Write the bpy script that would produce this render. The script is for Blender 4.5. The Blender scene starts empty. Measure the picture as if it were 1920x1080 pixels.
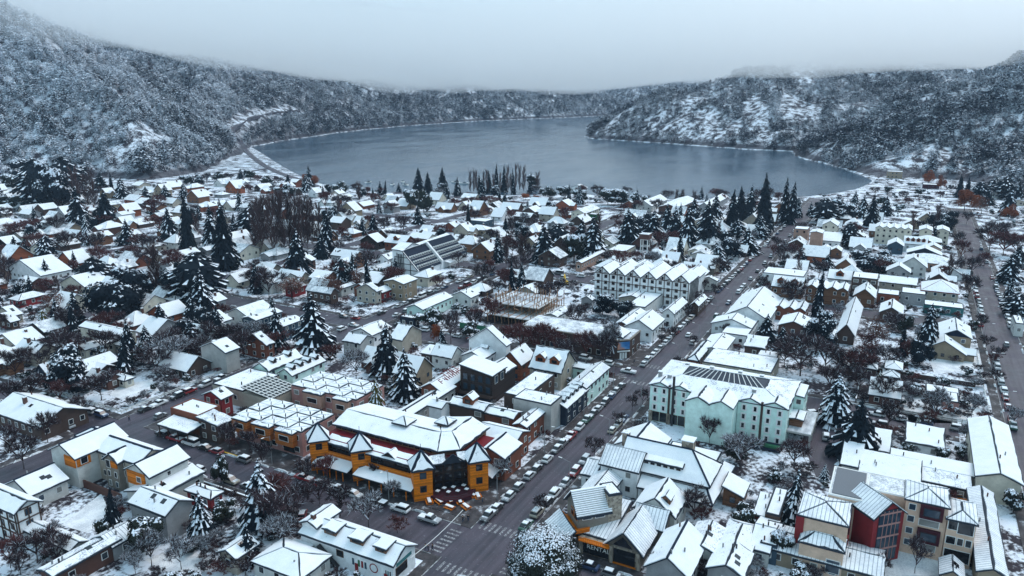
import bpy, bmesh, math, random
import numpy as np
from mathutils import Vector, Matrix
random.seed(7); rng = np.random.default_rng(7)
SC = bpy.context.scene
COL = SC.collection
# ---------------------------------------------------------------- camera
# world frame: X runs up the main street, Y up the cross streets, town ground at z = 0
CAM_H, FOC, YHOR, AZ = 90.0, 1400.0, 172.0, math.radians(27.948)
PITCH = math.atan((540 - YHOR) / FOC)
cam_data = bpy.data.cameras.new('camera')
cam = bpy.data.objects.new('camera', cam_data); COL.objects.link(cam)
cam_data.sensor_width = 36.0; cam_data.lens = 36.0 * FOC / 1920.0
cam_data.clip_start = 1.0; cam_data.clip_end = 20000.0
cam.location = (0, 0, CAM_H)
cam.rotation_euler = (math.pi / 2 - PITCH, 0, AZ - math.pi / 2)
SC.camera = cam
# ---------------------------------------------------------------- sky and sun (overcast)
SUN_EL, SUN_AZ = math.radians(54), math.radians(338)     # azimuth counted from +X towards +Y
world = bpy.data.worlds.new('World'); SC.world = world; world.use_nodes = True
nt = world.node_tree; nt.nodes.clear()
sky = nt.nodes.new('ShaderNodeTexSky'); sky.sky_type = 'NISHITA'; sky.sun_disc = False
sky.sun_elevation = SUN_EL; sky.sun_rotation = math.pi / 2 - SUN_AZ
sky.air_density = 1.4; sky.dust_density = 3.0; sky.ozone_density = 2.5
over = nt.nodes.new('ShaderNodeMix'); over.data_type = 'RGBA'; over.inputs[0].default_value = 0.74
over.inputs[7].default_value = (4.0, 6.05, 7.1, 1)        # even overcast veil
nt.links.new(sky.outputs[0], over.inputs[6])
wtc = nt.nodes.new('ShaderNodeTexCoord')
wn = nt.nodes.new('ShaderNodeTexNoise'); wn.inputs['Scale'].default_value = 2.2; wn.inputs['Detail'].default_value = 3
nt.links.new(wtc.outputs['Generated'], wn.inputs['Vector'])
wr = nt.nodes.new('ShaderNodeMapRange'); wr.inputs[1].default_value = 0.3; wr.inputs[2].default_value = 0.7
wr.inputs[3].default_value = 0.93; wr.inputs[4].default_value = 1.1
nt.links.new(wn.outputs[0], wr.inputs[0])
wm = nt.nodes.new('ShaderNodeVectorMath'); wm.operation = 'SCALE'
nt.links.new(over.outputs[2], wm.inputs[0]); nt.links.new(wr.outputs[0], wm.inputs['Scale'])
bg = nt.nodes.new('ShaderNodeBackground'); bg.inputs[1].default_value = 0.128
nt.links.new(wm.outputs[0], bg.inputs[0])
wo = nt.nodes.new('ShaderNodeOutputWorld'); nt.links.new(bg.outputs[0], wo.inputs[0])
sun_data = bpy.data.lights.new('sun', 'SUN'); sun_data.energy = 1.2; sun_data.angle = math.radians(35)
sun_data.color = (1.0, 0.90, 0.87)
sun = bpy.data.objects.new('sun', sun_data); COL.objects.link(sun)
sd = Vector((math.cos(SUN_EL) * math.cos(SUN_AZ), math.cos(SUN_EL) * math.sin(SUN_AZ), math.sin(SUN_EL)))
sun.rotation_euler = (-sd).to_track_quat('-Z', 'Y').to_euler(); sun.location = sd * 500
vs = SC.view_settings; vs.view_transform = 'Standard'; vs.look = 'None'; vs.exposure = 0.40; vs.gamma = 1.0
vs.use_curve_mapping = False
cy = SC.cycles; cy.use_denoising = True; cy.max_bounces = 12; cy.diffuse_bounces = 2; cy.glossy_bounces = 2
cy.transmission_bounces = 2; cy.volume_bounces = 10; cy.transparent_max_bounces = 6
cy.use_adaptive_sampling = True; cy.adaptive_threshold = 0.02
cy.caustics_reflective = False; cy.caustics_refractive = False
# ---------------------------------------------------------------- materials
MATS = {}
def nodes_of(name, rough=0.8, spec=0.2):
    m = bpy.data.materials.new(name); m.use_nodes = True
    n = m.node_tree; b = n.nodes['Principled BSDF']
    b.inputs['Roughness'].default_value = rough; b.inputs['Specular IOR Level'].default_value = spec
    MATS[name] = m
    return m, n, b
def noise(n, scale, detail=4, rough=0.55, coord='Object', vec=None):
    t = n.nodes.new('ShaderNodeTexNoise'); t.inputs['Scale'].default_value = scale
    t.inputs['Detail'].default_value = detail; t.inputs['Roughness'].default_value = rough
    if vec is None:
        c = n.nodes.new('ShaderNodeTexCoord'); vec = c.outputs[coord]
    n.links.new(vec, t.inputs['Vector'])
    return t.outputs[0]
def ramp(n, fac, stops):
    r = n.nodes.new('ShaderNodeValToRGB'); e = r.color_ramp.elements
    while len(e) < len(stops): e.new(0.5)
    for k, (p, c) in enumerate(stops):
        e[k].position = p; e[k].color = (*c, 1) if len(c) == 3 else c
    n.links.new(fac, r.inputs[0]); return r.outputs[0]
def mixc(n, fac, a, b, mode='MIX'):
    x = n.nodes.new('ShaderNodeMix'); x.data_type = 'RGBA'; x.blend_type = mode
    for s, v in ((0, fac), (6, a), (7, b)):
        if isinstance(v, (int, float)): x.inputs[s].default_value = v
        elif isinstance(v, tuple): x.inputs[s].default_value = (*v, 1) if len(v) == 3 else v
        else: n.links.new(v, x.inputs[s])
    return x.outputs[2]
def math_(n, op, a, b=None, clamp=False):
    x = n.nodes.new('ShaderNodeMath'); x.operation = op; x.use_clamp = clamp
    for s, v in ((0, a), (1, b)):
        if v is None: continue
        if isinstance(v, (int, float)): x.inputs[s].default_value = v
        else: n.links.new(v, x.inputs[s])
    return x.outputs[0]
def maprange(n, v, a, b, c=0.0, d=1.0):
    x = n.nodes.new('ShaderNodeMapRange'); n.links.new(v, x.inputs[0])
    for s, k in ((1, a), (2, b), (3, c), (4, d)): x.inputs[s].default_value = k
    return x.outputs[0]
def bump(n, b, h, strength=0.4, dist=0.1):
    k = n.nodes.new('ShaderNodeBump'); k.inputs['Strength'].default_value = strength; k.inputs['Distance'].default_value = dist
    n.links.new(h, k.inputs['Height']); n.links.new(k.outputs[0], b.inputs['Normal'])
def attr(n, name):
    a = n.nodes.new('ShaderNodeAttribute'); a.attribute_name = name
    return a
def objrand(n):
    return n.nodes.new('ShaderNodeObjectInfo').outputs['Random']
SNOW = (0.77, 0.82, 0.90)
# ---------------------------------------------------------------- mesh helpers
class MB:
    """collects faces (with material slots) and links them as ONE mesh object"""
    def __init__(s): s.v = []; s.f = []; s.m = []
    def face(s, pts, m=0):
        i = len(s.v); s.v += [tuple(p) for p in pts]; s.f.append(tuple(range(i, i + len(pts)))); s.m.append(m); return s
    def mesh(s, pts, faces, m=0):
        i = len(s.v); s.v += [tuple(p) for p in pts]
        for f in faces: s.f.append(tuple(i + k for k in f)); s.m.append(m)
        return s
    def box(s, x0, y0, z0, x1, y1, z1, m=0):
        p = [(x0,y0,z0),(x1,y0,z0),(x1,y1,z0),(x0,y1,z0),(x0,y0,z1),(x1,y0,z1),(x1,y1,z1),(x0,y1,z1)]
        return s.mesh(p, [(0,3,2,1),(4,5,6,7),(0,1,5,4),(1,2,6,5),(2,3,7,6),(3,0,4,7)], m)
    def prism(s, poly, z0, z1, m=0):
        k = len(poly); p = [(x, y, z0) for x, y in poly] + [(x, y, z1) for x, y in poly]
        return s.mesh(p, [tuple(range(k - 1, -1, -1)), tuple(range(k, 2 * k))] + [(i, (i + 1) % k, k + (i + 1) % k, k + i) for i in range(k)], m)
    def hull(s, low, high, m=0):
        k = len(low); p = list(low) + list(high)
        return s.mesh(p, [tuple(range(k - 1, -1, -1)), tuple(range(k, 2 * k))] + [(i, (i + 1) % k, k + (i + 1) % k, k + i) for i in range(k)], m)
    def bar(s, p, q, w, h=None, m=0, up=(0, 0, 1)):
        p, q = Vector(p), Vector(q); h = w if h is None else h; d = (q - p).normalized(); u = Vector(up)
        if abs(d.dot(u)) > 0.98: u = Vector((1, 0, 0))
        r = d.cross(u).normalized() * (w / 2); t = r.cross(d).normalized() * (h / 2)
        return s.hull([p - r - t, p + r - t, p + r + t, p - r + t], [q - r - t, q + r - t, q + r + t, q - r + t], m)
    def tube(s, p, q, r0, r1=None, n=6, m=0):
        p, q = Vector(p), Vector(q); r1 = r0 if r1 is None else r1; d = (q - p).normalized()
        u = Vector((0, 0, 1)) if abs(d.z) < 0.9 else Vector((1, 0, 0)); a = d.cross(u).normalized(); b = d.cross(a)
        lo = [p + (a * math.cos(t) + b * math.sin(t)) * r0 for t in [2 * math.pi * k / n for k in range(n)]]
        hi = [q + (a * math.cos(t) + b * math.sin(t)) * r1 for t in [2 * math.pi * k / n for k in range(n)]]
        return s.hull(lo, hi, m)
    def data(s, name, mats, smooth=False):
        me = bpy.data.meshes.new(name); me.from_pydata(s.v, [], s.f)
        for m in (mats if isinstance(mats, (list, tuple)) else [mats]): me.materials.append(MATS[m] if isinstance(m, str) else m)
        if any(s.m): me.polygons.foreach_set('material_index', s.m)
        if smooth: me.polygons.foreach_set('use_smooth', [True] * len(s.f))
        return me
    def build(s, name, mats, parent=None, smooth=False):
        return link(name, s.data(name, mats, smooth), parent)
def link(name, data, parent=None, loc=None, rz=None, scale=None):
    o = bpy.data.objects.new(name, data); COL.objects.link(o)
    if parent is not None: o.parent = parent
    if loc is not None: o.location = loc
    if rz is not None: o.rotation_euler = (0, 0, rz)
    if scale is not None: o.scale = scale
    return o
def empty(name, loc=(0, 0, 0), rz=0.0, parent=None):
    o = link(name, None, parent, loc, rz); o.empty_display_size = 1.0; return o
def tag(o, label=None, cat=None, group=None, kind=None):
    if label: o['label'] = label
    if cat: o['category'] = cat
    if group: o['group'] = group
    if kind: o['kind'] = kind
    return o
def at(px, py, z=0.0):
    """the place on the level z that the photograph's pixel shows"""
    u, v = px - 960, py - 540; c, s = math.cos(PITCH), math.sin(PITCH)
    dx, dy, dz = u, FOC * c - v * s, -(v * c + FOC * s); t = (z - CAM_H) / dz
    x, y = dx * t, dy * t                                   # right, forward
    return (y * math.cos(AZ) + x * math.sin(AZ), y * math.sin(AZ) - x * math.cos(AZ))
def px_of(x, y, z=0.0):
    r = x * math.sin(AZ) - y * math.cos(AZ); f = x * math.cos(AZ) + y * math.sin(AZ)
    c, s = math.cos(PITCH), math.sin(PITCH); z = z - CAM_H; d = f * c - z * s
    if d < 1: return (-9999, -9999)
    return (960 + FOC * r / d, 540 - FOC * (f * s + z * c) / d)
def vnoise(x, y, seed=0):
    """smooth value noise on arrays"""
    xi, yi = np.floor(x).astype(np.int64), np.floor(y).astype(np.int64); xf, yf = x - xi, y - yi
    def h(i, j):
        k = (i * 374761393 + j * 668265263 + seed * 974711) & 0x7fffffff
        k = ((k ^ (k >> 13)) * 1274126177) & 0x7fffffff
        return ((k ^ (k >> 16)) & 0xffff) / 65535.0
    u, v = xf * xf * (3 - 2 * xf), yf * yf * (3 - 2 * yf)
    return (h(xi, yi) * (1 - u) + h(xi + 1, yi) * u) * (1 - v) + (h(xi, yi + 1) * (1 - u) + h(xi + 1, yi + 1) * u) * v
def fbm(x, y, seed=0, o=4):
    t, a, f, w = 0.0, 1.0, 1.0, 0.0
    for k in range(o): t = t + a * vnoise(x * f, y * f, seed + k); w += a; a *= 0.5; f *= 2.03
    return t / w
def inside(poly, x, y):
    r = np.zeros(np.shape(x), bool); n = len(poly)
    for i in range(n):
        (x0, y0), (x1, y1) = poly[i], poly[(i + 1) % n]
        c = ((y0 > y) != (y1 > y)) & (x < (x1 - x0) * (y - y0) / ((y1 - y0) if y1 != y0 else 1e-9) + x0)
        r ^= c
    return r
def seg_dist(line, x, y, closed=False):
    d = np.full(np.shape(x), 1e9); n = len(line)
    for i in range(n if closed else n - 1):
        (x0, y0), (x1, y1) = line[i], line[(i + 1) % n]; dx, dy = x1 - x0, y1 - y0
        t = np.clip(((x - x0) * dx + (y - y0) * dy) / (dx * dx + dy * dy + 1e-9), 0, 1)
        d = np.minimum(d, np.hypot(x - x0 - t * dx, y - y0 - t * dy))
    return d
# ---------------------------------------------------------------- the land
def smoothline(pts, n=3):
    for _ in range(n):
        q = [pts[0]]
        for a, b in zip(pts[:-1], pts[1:]):
            q += [(a[0]*.75+b[0]*.25, a[1]*.75+b[1]*.25), (a[0]*.25+b[0]*.75, a[1]*.25+b[1]*.75)]
        pts = q + [pts[-1]]
    return pts
NEAR = [at(*p, -1) for p in [(480,276),(500,287),(530,306),(560,322),(600,341),(680,357),(790,362),(880,364),(1000,364),(1100,361),(1200,371),(1300,372),(1380,367),(1480,368),(1540,363),(1600,352),(1622,338)]]
LFOOT = [at(*p, -1) for p in [(-900,470),(-400,380),(-150,352),(0,338),(150,334),(280,337),(380,322),(440,291),(470,275),(520,266),(640,248),(760,236),(900,227),(1050,221),(1180,215)]]
PFOOT = [at(*p, -1) for p in [(1098,247),(1105,260),(1200,266),(1300,273),(1400,280),(1487,284)]]
QFOOT = [at(*p, -1) for p in [(1487,284),(1500,296),(1560,311),(1632,331),(1720,334),(1800,338),(1850,345),(1920,372),(2100,430)]]
LAKE = smoothline(NEAR) + [at(*p, -1) for p in [(1600,327)]] + QFOOT[2::-1] + PFOOT[::-1] + [(2250, 620), (2900, 760)] + LFOOT[:7:-1]
L1 = LFOOT[:9] + [(1120, 1250), (1700, 1900), (2000, 2700), (-2600, 2700), (-2600, 1000)]
L2 = LFOOT[6:] + [(3060, 820), (2900, 300), (3500, -300), (4600, -300), (4600, 3200), (900, 3200), (900, 1300)]
P1 = [(2350, 640)] + PFOOT + [(1400, 60), (1500, -400), (1800, -1400), (4600, -1600), (4600, 300), (3300, 560)]
Q1 = QFOOT + [(300, -420), (100, -1500), (2300, -1700), (2000, -500), (1500, 40)]
L1, L2, P1, Q1 = [[(float(a), float(b)) for a, b in q] for q in (L1, L2, P1, Q1)]
def sdist(poly, x, y):
    d = seg_dist(poly, x, y, True); return np.where(inside(poly, x, y), d, -d)
def height(x, y):
    x, y = np.asarray(x, float), np.asarray(y, float)
    big = fbm(x / 260, y / 260, 3, 4) - 0.5; mid = fbm(x / 70, y / 70, 11, 3) - 0.5
    def hill(poly, s, cliff, w=18.0):
        d = np.maximum(sdist(poly, x, y) + 22 * mid, 0)
        return cliff * (1 - np.exp(-d / w)) + s * d * (1 - 0.16 * np.clip(d / 900, 0, 1)) + np.clip(d / 120, 0, 1) * (95 * big + 30 * mid)
    z1 = hill(L1, 0.60, 7); z2 = hill(L2, 0.50, 12); z3 = hill(P1, 0.32, 8); z4 = hill(Q1, 0.47, 6)
    zl = np.maximum(np.maximum(z1, z2), np.maximum(z3, z4))
    dl = sdist(LAKE, x, y)
    z = np.where(dl > 0, -2 - np.minimum(dl * 0.15, 12), np.where(dl > -14, -2.0 * (1 + dl / 14), 0.0))
    z = np.where(zl > 0.01, np.maximum(zl, z), z)
    return np.clip(z, -14, 620)
# even rows near the shore, wide ones far out
def axis(lo, hi, a, b, fine, coarse):
    v = []; t = lo
    while t < hi: v.append(t); t += fine if a <= t <= b else coarse
    return np.array(v + [hi])
GX = axis(-900, 4300, 380, 2000, 11, 34); GY = axis(-1500, 2700, -450, 1400, 11, 34)
gx, gy = np.meshgrid(GX, GY, indexing='ij'); gz = height(gx, gy)
nx, ny = gx.shape
V = np.stack([gx, gy, gz], -1).reshape(-1, 3)
ii = (np.arange(nx - 1)[:, None] * ny + np.arange(ny - 1)[None, :]).reshape(-1)
Fq = np.stack([ii, ii + ny, ii + ny + 1, ii + 1], -1)
me = bpy.data.meshes.new('ground')
me.vertices.add(len(V)); me.vertices.foreach_set('co', V.ravel())
me.loops.add(Fq.size); me.loops.foreach_set('vertex_index', Fq.ravel().astype(np.int32))
me.polygons.add(len(Fq)); me.polygons.foreach_set('loop_start', np.arange(0, Fq.size, 4, dtype=np.int32))
me.polygons.foreach_set('use_smooth', np.ones(len(Fq), bool)); me.update(calc_edges=True); me.validate()
# ground: trampled snow with brown earth showing through; rock on steep faces
m, n, b = nodes_of('ground_snow', 0.75, 0.15)
geo = n.nodes.new('ShaderNodeNewGeometry'); sep = n.nodes.new('ShaderNodeSeparateXYZ'); n.links.new(geo.outputs['Normal'], sep.inputs[0])
f1 = noise(n, 0.09, 6, 0.62); f2 = noise(n, 0.9, 5, 0.6)
earth = ramp(n, f2, [(0.3, (0.016, 0.014, 0.022)), (0.7, (0.058, 0.048, 0.058))])
cover = math_(n, 'ADD', math_(n, 'MULTIPLY', f1, 0.62), math_(n, 'MULTIPLY', f2, 0.38))
hz = n.nodes.new('ShaderNodeSeparateXYZ'); n.links.new(geo.outputs['Position'], hz.inputs[0])
lift = math_(n, 'MULTIPLY', maprange(n, hz.outputs[2], 1.0, 10.0, 0.0, 0.012), maprange(n, hz.outputs[2], 60.0, 200.0, 1.0, 0.0))
fac = maprange(n, math_(n, 'SUBTRACT', cover, lift), 0.455, 0.53)
bank = math_(n, 'MAXIMUM', maprange(n, hz.outputs[2], 0.05, 0.4, 1.0, 0.12), maprange(n, hz.outputs[2], 5.0, 9.0, 0.12, 1.0))   # bare wet rock just above the water line
fac = math_(n, 'MULTIPLY', fac, bank)
steep = maprange(n, sep.outputs[2], 0.62, 0.82)
fac = math_(n, 'MULTIPLY', fac, math_(n, 'ADD', math_(n, 'MULTIPLY', steep, 0.8), 0.2))
n.links.new(mixc(n, fac, earth, SNOW), b.inputs['Base Color'])
bump(n, b, f2, 0.5, 0.3)
me.materials.append(m)
ground = link('ground', me); tag(ground, kind='structure')
# ---------------------------------------------------------------- lake
m, n, b = nodes_of('lake_water', 0.12, 0.5)
b.inputs['IOR'].default_value = 1.33
b.inputs['Base Color'].default_value = (0.042, 0.085, 0.130, 1)
tc = n.nodes.new('ShaderNodeTexCoord'); mp = n.nodes.new('ShaderNodeMapping'); mp.inputs['Rotation'].default_value = (0, 0, 0.6)
mp.inputs['Scale'].default_value = (1, 2.4, 1); n.links.new(tc.outputs['Object'], mp.inputs[0])
w1 = noise(n, 0.22, 5, 0.65, vec=mp.outputs[0]); w2 = noise(n, 0.006, 4, 0.55, vec=mp.outputs[0])
n.links.new(maprange(n, w2, 0.35, 0.65, 0.10, 0.26), b.inputs['Roughness'])
bump(n, b, w1, 0.40, 0.30)
mb = MB(); mb.face([(500, -100, -1), (4300, -100, -1), (4300, 1900, -1), (500, 1900, -1)])
lake = mb.build('lake', 'lake_water'); tag(lake, kind='structure')
# ---------------------------------------------------------------- low cloud on the hills, and the haze
def fog_base(r, f):
    """underside of the cloud; r to the right of the view, f forward"""
    return 106 + np.clip(-r - 200, 0, 250) * 0.11 + np.clip(-r - 450, 0, 900) * 0.19 + np.clip(r - 150, 0, 800) * 0.055 + 78 * (fbm(r / 230, f / 230, 41, 5) - 0.5) - np.clip(f - 1700, 0, 2000) * 0.006
FR = np.linspace(-2600, 2600, 120); FF = np.linspace(950, 4600, 90)
fr, ff = np.meshgrid(FR, FF, indexing='ij'); fb = fog_base(fr, ff)
def rf(r, f): return (f * math.cos(AZ) + r * math.sin(AZ), f * math.sin(AZ) - r * math.cos(AZ))
wx, wy = rf(fr, ff); k0, k1 = fr.shape
lowv = np.stack([wx, wy, fb], -1).reshape(-1, 3).tolist(); topv = np.stack([wx, wy, fb + 150.0], -1).reshape(-1, 3).tolist()
mb = MB(); mb.v = [tuple(p) for p in lowv + topv]; N0 = k0 * k1
for i in range(k0 - 1):
    for j in range(k1 - 1):
        q = (i * k1 + j, i * k1 + j + 1, (i + 1) * k1 + j + 1, (i + 1) * k1 + j)
        mb.f.append(q); mb.f.append(tuple(N0 + t for t in q[::-1]))
rim = [i * k1 for i in range(k0)] + [(k0 - 1) * k1 + j for j in range(1, k1)] + [i * k1 + k1 - 1 for i in range(k0 - 2, -1, -1)] + [j for j in range(k1 - 2, 0, -1)]
for a, c in zip(rim, rim[1:] + rim[:1]): mb.f.append((a, c, N0 + c, N0 + a))
mb.m = [0] * len(mb.f)
def volume_mat(name, color, density, aniso=0.0):
    m = bpy.data.materials.new(name); m.use_nodes = True; n = m.node_tree; n.nodes.clear()
    v = n.nodes.new('ShaderNodeVolumePrincipled'); v.inputs['Color'].default_value = (*color, 1)
    v.inputs['Density'].default_value = density; v.inputs['Anisotropy'].default_value = aniso
    o = n.nodes.new('ShaderNodeOutputMaterial'); n.links.new(v.outputs[0], o.inputs['Volume'])
    m.cycles.homogeneous_volume = True if hasattr(m, 'cycles') and hasattr(m.cycles, 'homogeneous_volume') else None
    MATS[name] = m; return m
volume_mat('fog_air', (0.999, 0.999, 0.999), 0.0050, 0.62)
fog = mb.build('low_cloud', 'fog_air'); tag(fog, 'low cloud lying on the forested hills around the lake', 'cloud', kind='stuff')
volume_mat('haze_air', (0.58, 0.78, 1.0), 0.000055)
mb = MB(); mb.box(-1000, -1600, -16, 4400, 2800, 640)
haze = mb.build('haze', 'haze_air'); tag(haze, 'thin cold haze over the valley', 'haze', kind='stuff')
m, n, b = nodes_of('asphalt', 0.55, 0.35)
f = noise(n, 0.12, 5, 0.6); g = noise(n, 1.6, 5, 0.65)
tc = n.nodes.new('ShaderNodeTexCoord'); mp = n.nodes.new('ShaderNodeMapping'); mp.inputs['Scale'].default_value = (0.03, 0.9, 1); n.links.new(tc.outputs['Object'], mp.inputs[0])
tr = noise(n, 1.0, 4, 0.6, vec=mp.outputs[0])
c = ramp(n, math_(n, 'ADD', math_(n, 'MULTIPLY', f, .5), math_(n, 'MULTIPLY', tr, .5)), [(0.40, (.031, .026, .038)), (0.60, (.082, .070, .092))])
c = mixc(n, math_(n, 'MULTIPLY', maprange(n, g, .60, .74), .35), c, (.42, .43, .47))
n.links.new(c, b.inputs['Base Color']); n.links.new(maprange(n, f, .35, .65, .35, .75), b.inputs['Roughness'])
# ---------------------------------------------------------------- coast road climbing the near slope
def hit(px, py):
    """where the line of sight through a pixel meets the land"""
    u, v = px - 960, py - 540; c, s = math.cos(PITCH), math.sin(PITCH); r, f, dz = u, FOC * c - v * s, -(v * c + FOC * s)
    k = np.linspace(250, 3200, 1500) / math.hypot(r, f); x = (f * math.cos(AZ) + r * math.sin(AZ)) * k; y = (f * math.sin(AZ) - r * math.cos(AZ)) * k; z = CAM_H + dz * k
    i = int(np.argmax(np.maximum(height(x, y), -1) >= z)); return (float(x[i]), float(y[i]))
ROADLINE = smoothline([at(600, 352), at(560, 337), at(527, 326), at(500, 314), at(480, 300), hit(462, 284), hit(452, 270), hit(438, 256), hit(432, 246), hit(446, 236), hit(478, 225), hit(520, 214), hit(560, 208)], 2)
SPUR = smoothline([at(500, 316), at(470, 322), at(430, 328), at(380, 330), at(330, 338)], 2)
HILLROADS = [(ROADLINE, 15), (SPUR, 9)]
for line, w in ((ROADLINE, 7.5), (SPUR, 6.5)):
    mb = MB(); L = [Vector((*p, max(0.05, float(height(*p))) + .35)) for p in line]
    zs = [v.z for v in L]
    for i in range(len(L)): L[i].z = sum(zs[max(0, i - 3):i + 4]) / len(zs[max(0, i - 3):i + 4]) + (.1 if zs[i] < 1 else 2.2)
    for a, b_ in zip(L[:-1], L[1:]):
        d = (b_ - a); d.z = 0
        if d.length < .01: continue
        n_ = Vector((-d.y, d.x, 0)).normalized() * (w / 2); mb.hull([a - n_ - Vector((0, 0, 5.5)), b_ - n_ - Vector((0, 0, 5.5)), b_ + n_ - Vector((0, 0, 5.5)), a + n_ - Vector((0, 0, 5.5))], [a - n_, b_ - n_, b_ + n_, a + n_])
    tag(mb.build('coast_road', 'asphalt'), kind='structure')
# ---------------------------------------------------------------- foliage
def leaf_material(name, lo, hi, snow_amount=1.0, hill=False):
    m, n, b = nodes_of(name, 0.85, 0.1)
    a = attr(n, 'snow'); s = a.outputs['Fac']
    v = noise(n, 0.8, 3); r = objrand(n)
    col = mixc(n, math_(n, 'ADD', math_(n, 'MULTIPLY', v, 0.6), math_(n, 'MULTIPLY', r, 0.4)), lo, hi)
    thr = maprange(n, objrand(n), 0, 1, 0.42 / max(snow_amount, .01), 0.60 / max(snow_amount, .01))
    if hill:                                             # more snow the higher a tree stands
        lz = n.nodes.new('ShaderNodeSeparateXYZ'); n.links.new(n.nodes.new('ShaderNodeObjectInfo').outputs['Location'], lz.inputs[0])
        thr = math_(n, 'ADD', thr, maprange(n, lz.outputs[2], 8, 140, 0.05, -0.13))
        thr = math_(n, 'ADD', thr, maprange(n, noise(n, 0.011, 4, .6, vec=n.nodes.new('ShaderNodeObjectInfo').outputs['Location']), .35, .65, -0.13, 0.15))
    f = math_(n, 'GREATER_THAN', s, thr)
    n.links.new(mixc(n, f, col, SNOW), b.inputs['Base Color'])
    return m
leaf_material('conifer_leaf', (0.005, 0.009, 0.016), (0.012, 0.020, 0.028))
leaf_material('hill_leaf', (0.006, 0.009, 0.019), (0.021, 0.025, 0.038), 1.0, hill=True)
leaf_material('golden_leaf', (0.06, 0.055, 0.015), (0.13, 0.11, 0.03))
leaf_material('rust_leaf', (0.14, 0.035, 0.015), (0.28, 0.075, 0.025), 0.55)
leaf_material('dry_leaf', (0.09, 0.042, 0.035), (0.18, 0.085, 0.065), 0.7)
leaf_material('round_leaf', (0.012, 0.016, 0.017), (0.036, 0.042, 0.032))
def tri_cloud(name, tris, snow, mat):
    me = bpy.data.meshes.new(name); T = np.asarray(tris, np.float32).reshape(-1, 3); k = len(T) // 3
    me.vertices.add(len(T)); me.vertices.foreach_set('co', T.ravel())
    me.loops.add(len(T)); me.loops.foreach_set('vertex_index', np.arange(len(T), dtype=np.int32))
    me.polygons.add(k); me.polygons.foreach_set('loop_start', np.arange(0, len(T), 3, dtype=np.int32)); me.update(calc_edges=True)
    a = me.attributes.new('snow', 'FLOAT', 'FACE'); a.data.foreach_set('value', np.asarray(snow, np.float32))
    me.materials.append(MATS[mat]); return me
def hill_tree(seed, conical, h=1.0, n=135):
    r = np.random.default_rng(seed); T, S = [], []
    for k in range(n):
        t = r.random() ** 0.8; z = 0.10 + 0.9 * t
        rad = (0.30 * (1 - t) + 0.03 if conical else 0.33 * math.sqrt(max(0.02, 1 - (2 * t - 0.9) ** 2 * 0.8)))
        a = r.random() * 6.283; q = rad * (0.55 + 0.45 * r.random())
        c = np.array([q * math.cos(a), q * math.sin(a), z]); o = np.array([math.cos(a), math.sin(a), 0])
        s = (0.088 if conical else 0.10) * (0.7 + 0.6 * r.random()); droop = -0.35 if conical else r.normal(0, 0.4)
        d = o + np.array([0, 0, droop]); d /= np.linalg.norm(d); w = np.array([-math.sin(a), math.cos(a), r.normal(0, .25)])
        T += [c - d * s * .6, c + d * s + w * s * .55, c + d * s - w * s * .55]
        nz = abs(np.cross(d, w)[2]) / (np.linalg.norm(np.cross(d, w)) + 1e-6)
        S.append(0.25 + 0.5 * nz * r.random() + 0.22 * t * r.random() + (0.12 if q > .18 else -.05))
    return tri_cloud('hill_tree', T, S, 'hill_leaf')
HILL = bpy.data.collections.new('forest_kinds')       # not linked: only a source for the forest's points
for k in range(5): HILL.objects.link(bpy.data.objects.new('forest_kind', hill_tree(100 + k, k < 2)))
leaf_material('hill_leaf_dark', (0.007, 0.010, 0.021), (0.024, 0.027, 0.042), 0.80, hill=True)  # for the darker woods: these crowns carry less snow
HILL2 = bpy.data.collections.new('dark_forest_kinds')
for k in range(5):
    me = hill_tree(120 + k, k < 2); me.materials[0] = MATS['hill_leaf_dark']; HILL2.objects.link(bpy.data.objects.new('forest_kind', me))
def scatter_nodes(HILL):
    g = bpy.data.node_groups.new('scatter', 'GeometryNodeTree')
    g.interface.new_socket('Geometry', in_out='INPUT', socket_type='NodeSocketGeometry')
    g.interface.new_socket('Geometry', in_out='OUTPUT', socket_type='NodeSocketGeometry')
    i = g.nodes.new('NodeGroupInput'); o = g.nodes.new('NodeGroupOutput')
    p = g.nodes.new('GeometryNodeInstanceOnPoints'); c = g.nodes.new('GeometryNodeCollectionInfo')
    c.inputs['Collection'].default_value = HILL; c.inputs['Separate Children'].default_value = True; c.inputs['Reset Children'].default_value = True
    p.inputs['Pick Instance'].default_value = True
    s = g.nodes.new('GeometryNodeInputNamedAttribute'); s.data_type = 'FLOAT_VECTOR'; s.inputs['Name'].default_value = 'size'
    r = g.nodes.new('FunctionNodeRandomValue'); r.data_type = 'FLOAT_VECTOR'; r.inputs[1].default_value = (0.1, 0.1, 6.28)
    g.links.new(i.outputs[0], p.inputs['Points']); g.links.new(c.outputs[0], p.inputs['Instance'])
    g.links.new(s.outputs[0], p.inputs['Scale']); g.links.new(r.outputs[0], p.inputs['Rotation']); g.links.new(p.outputs[0], o.inputs[0])
    return g
SCATTER = scatter_nodes(HILL); SCATTER2 = scatter_nodes(HILL2)
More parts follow.
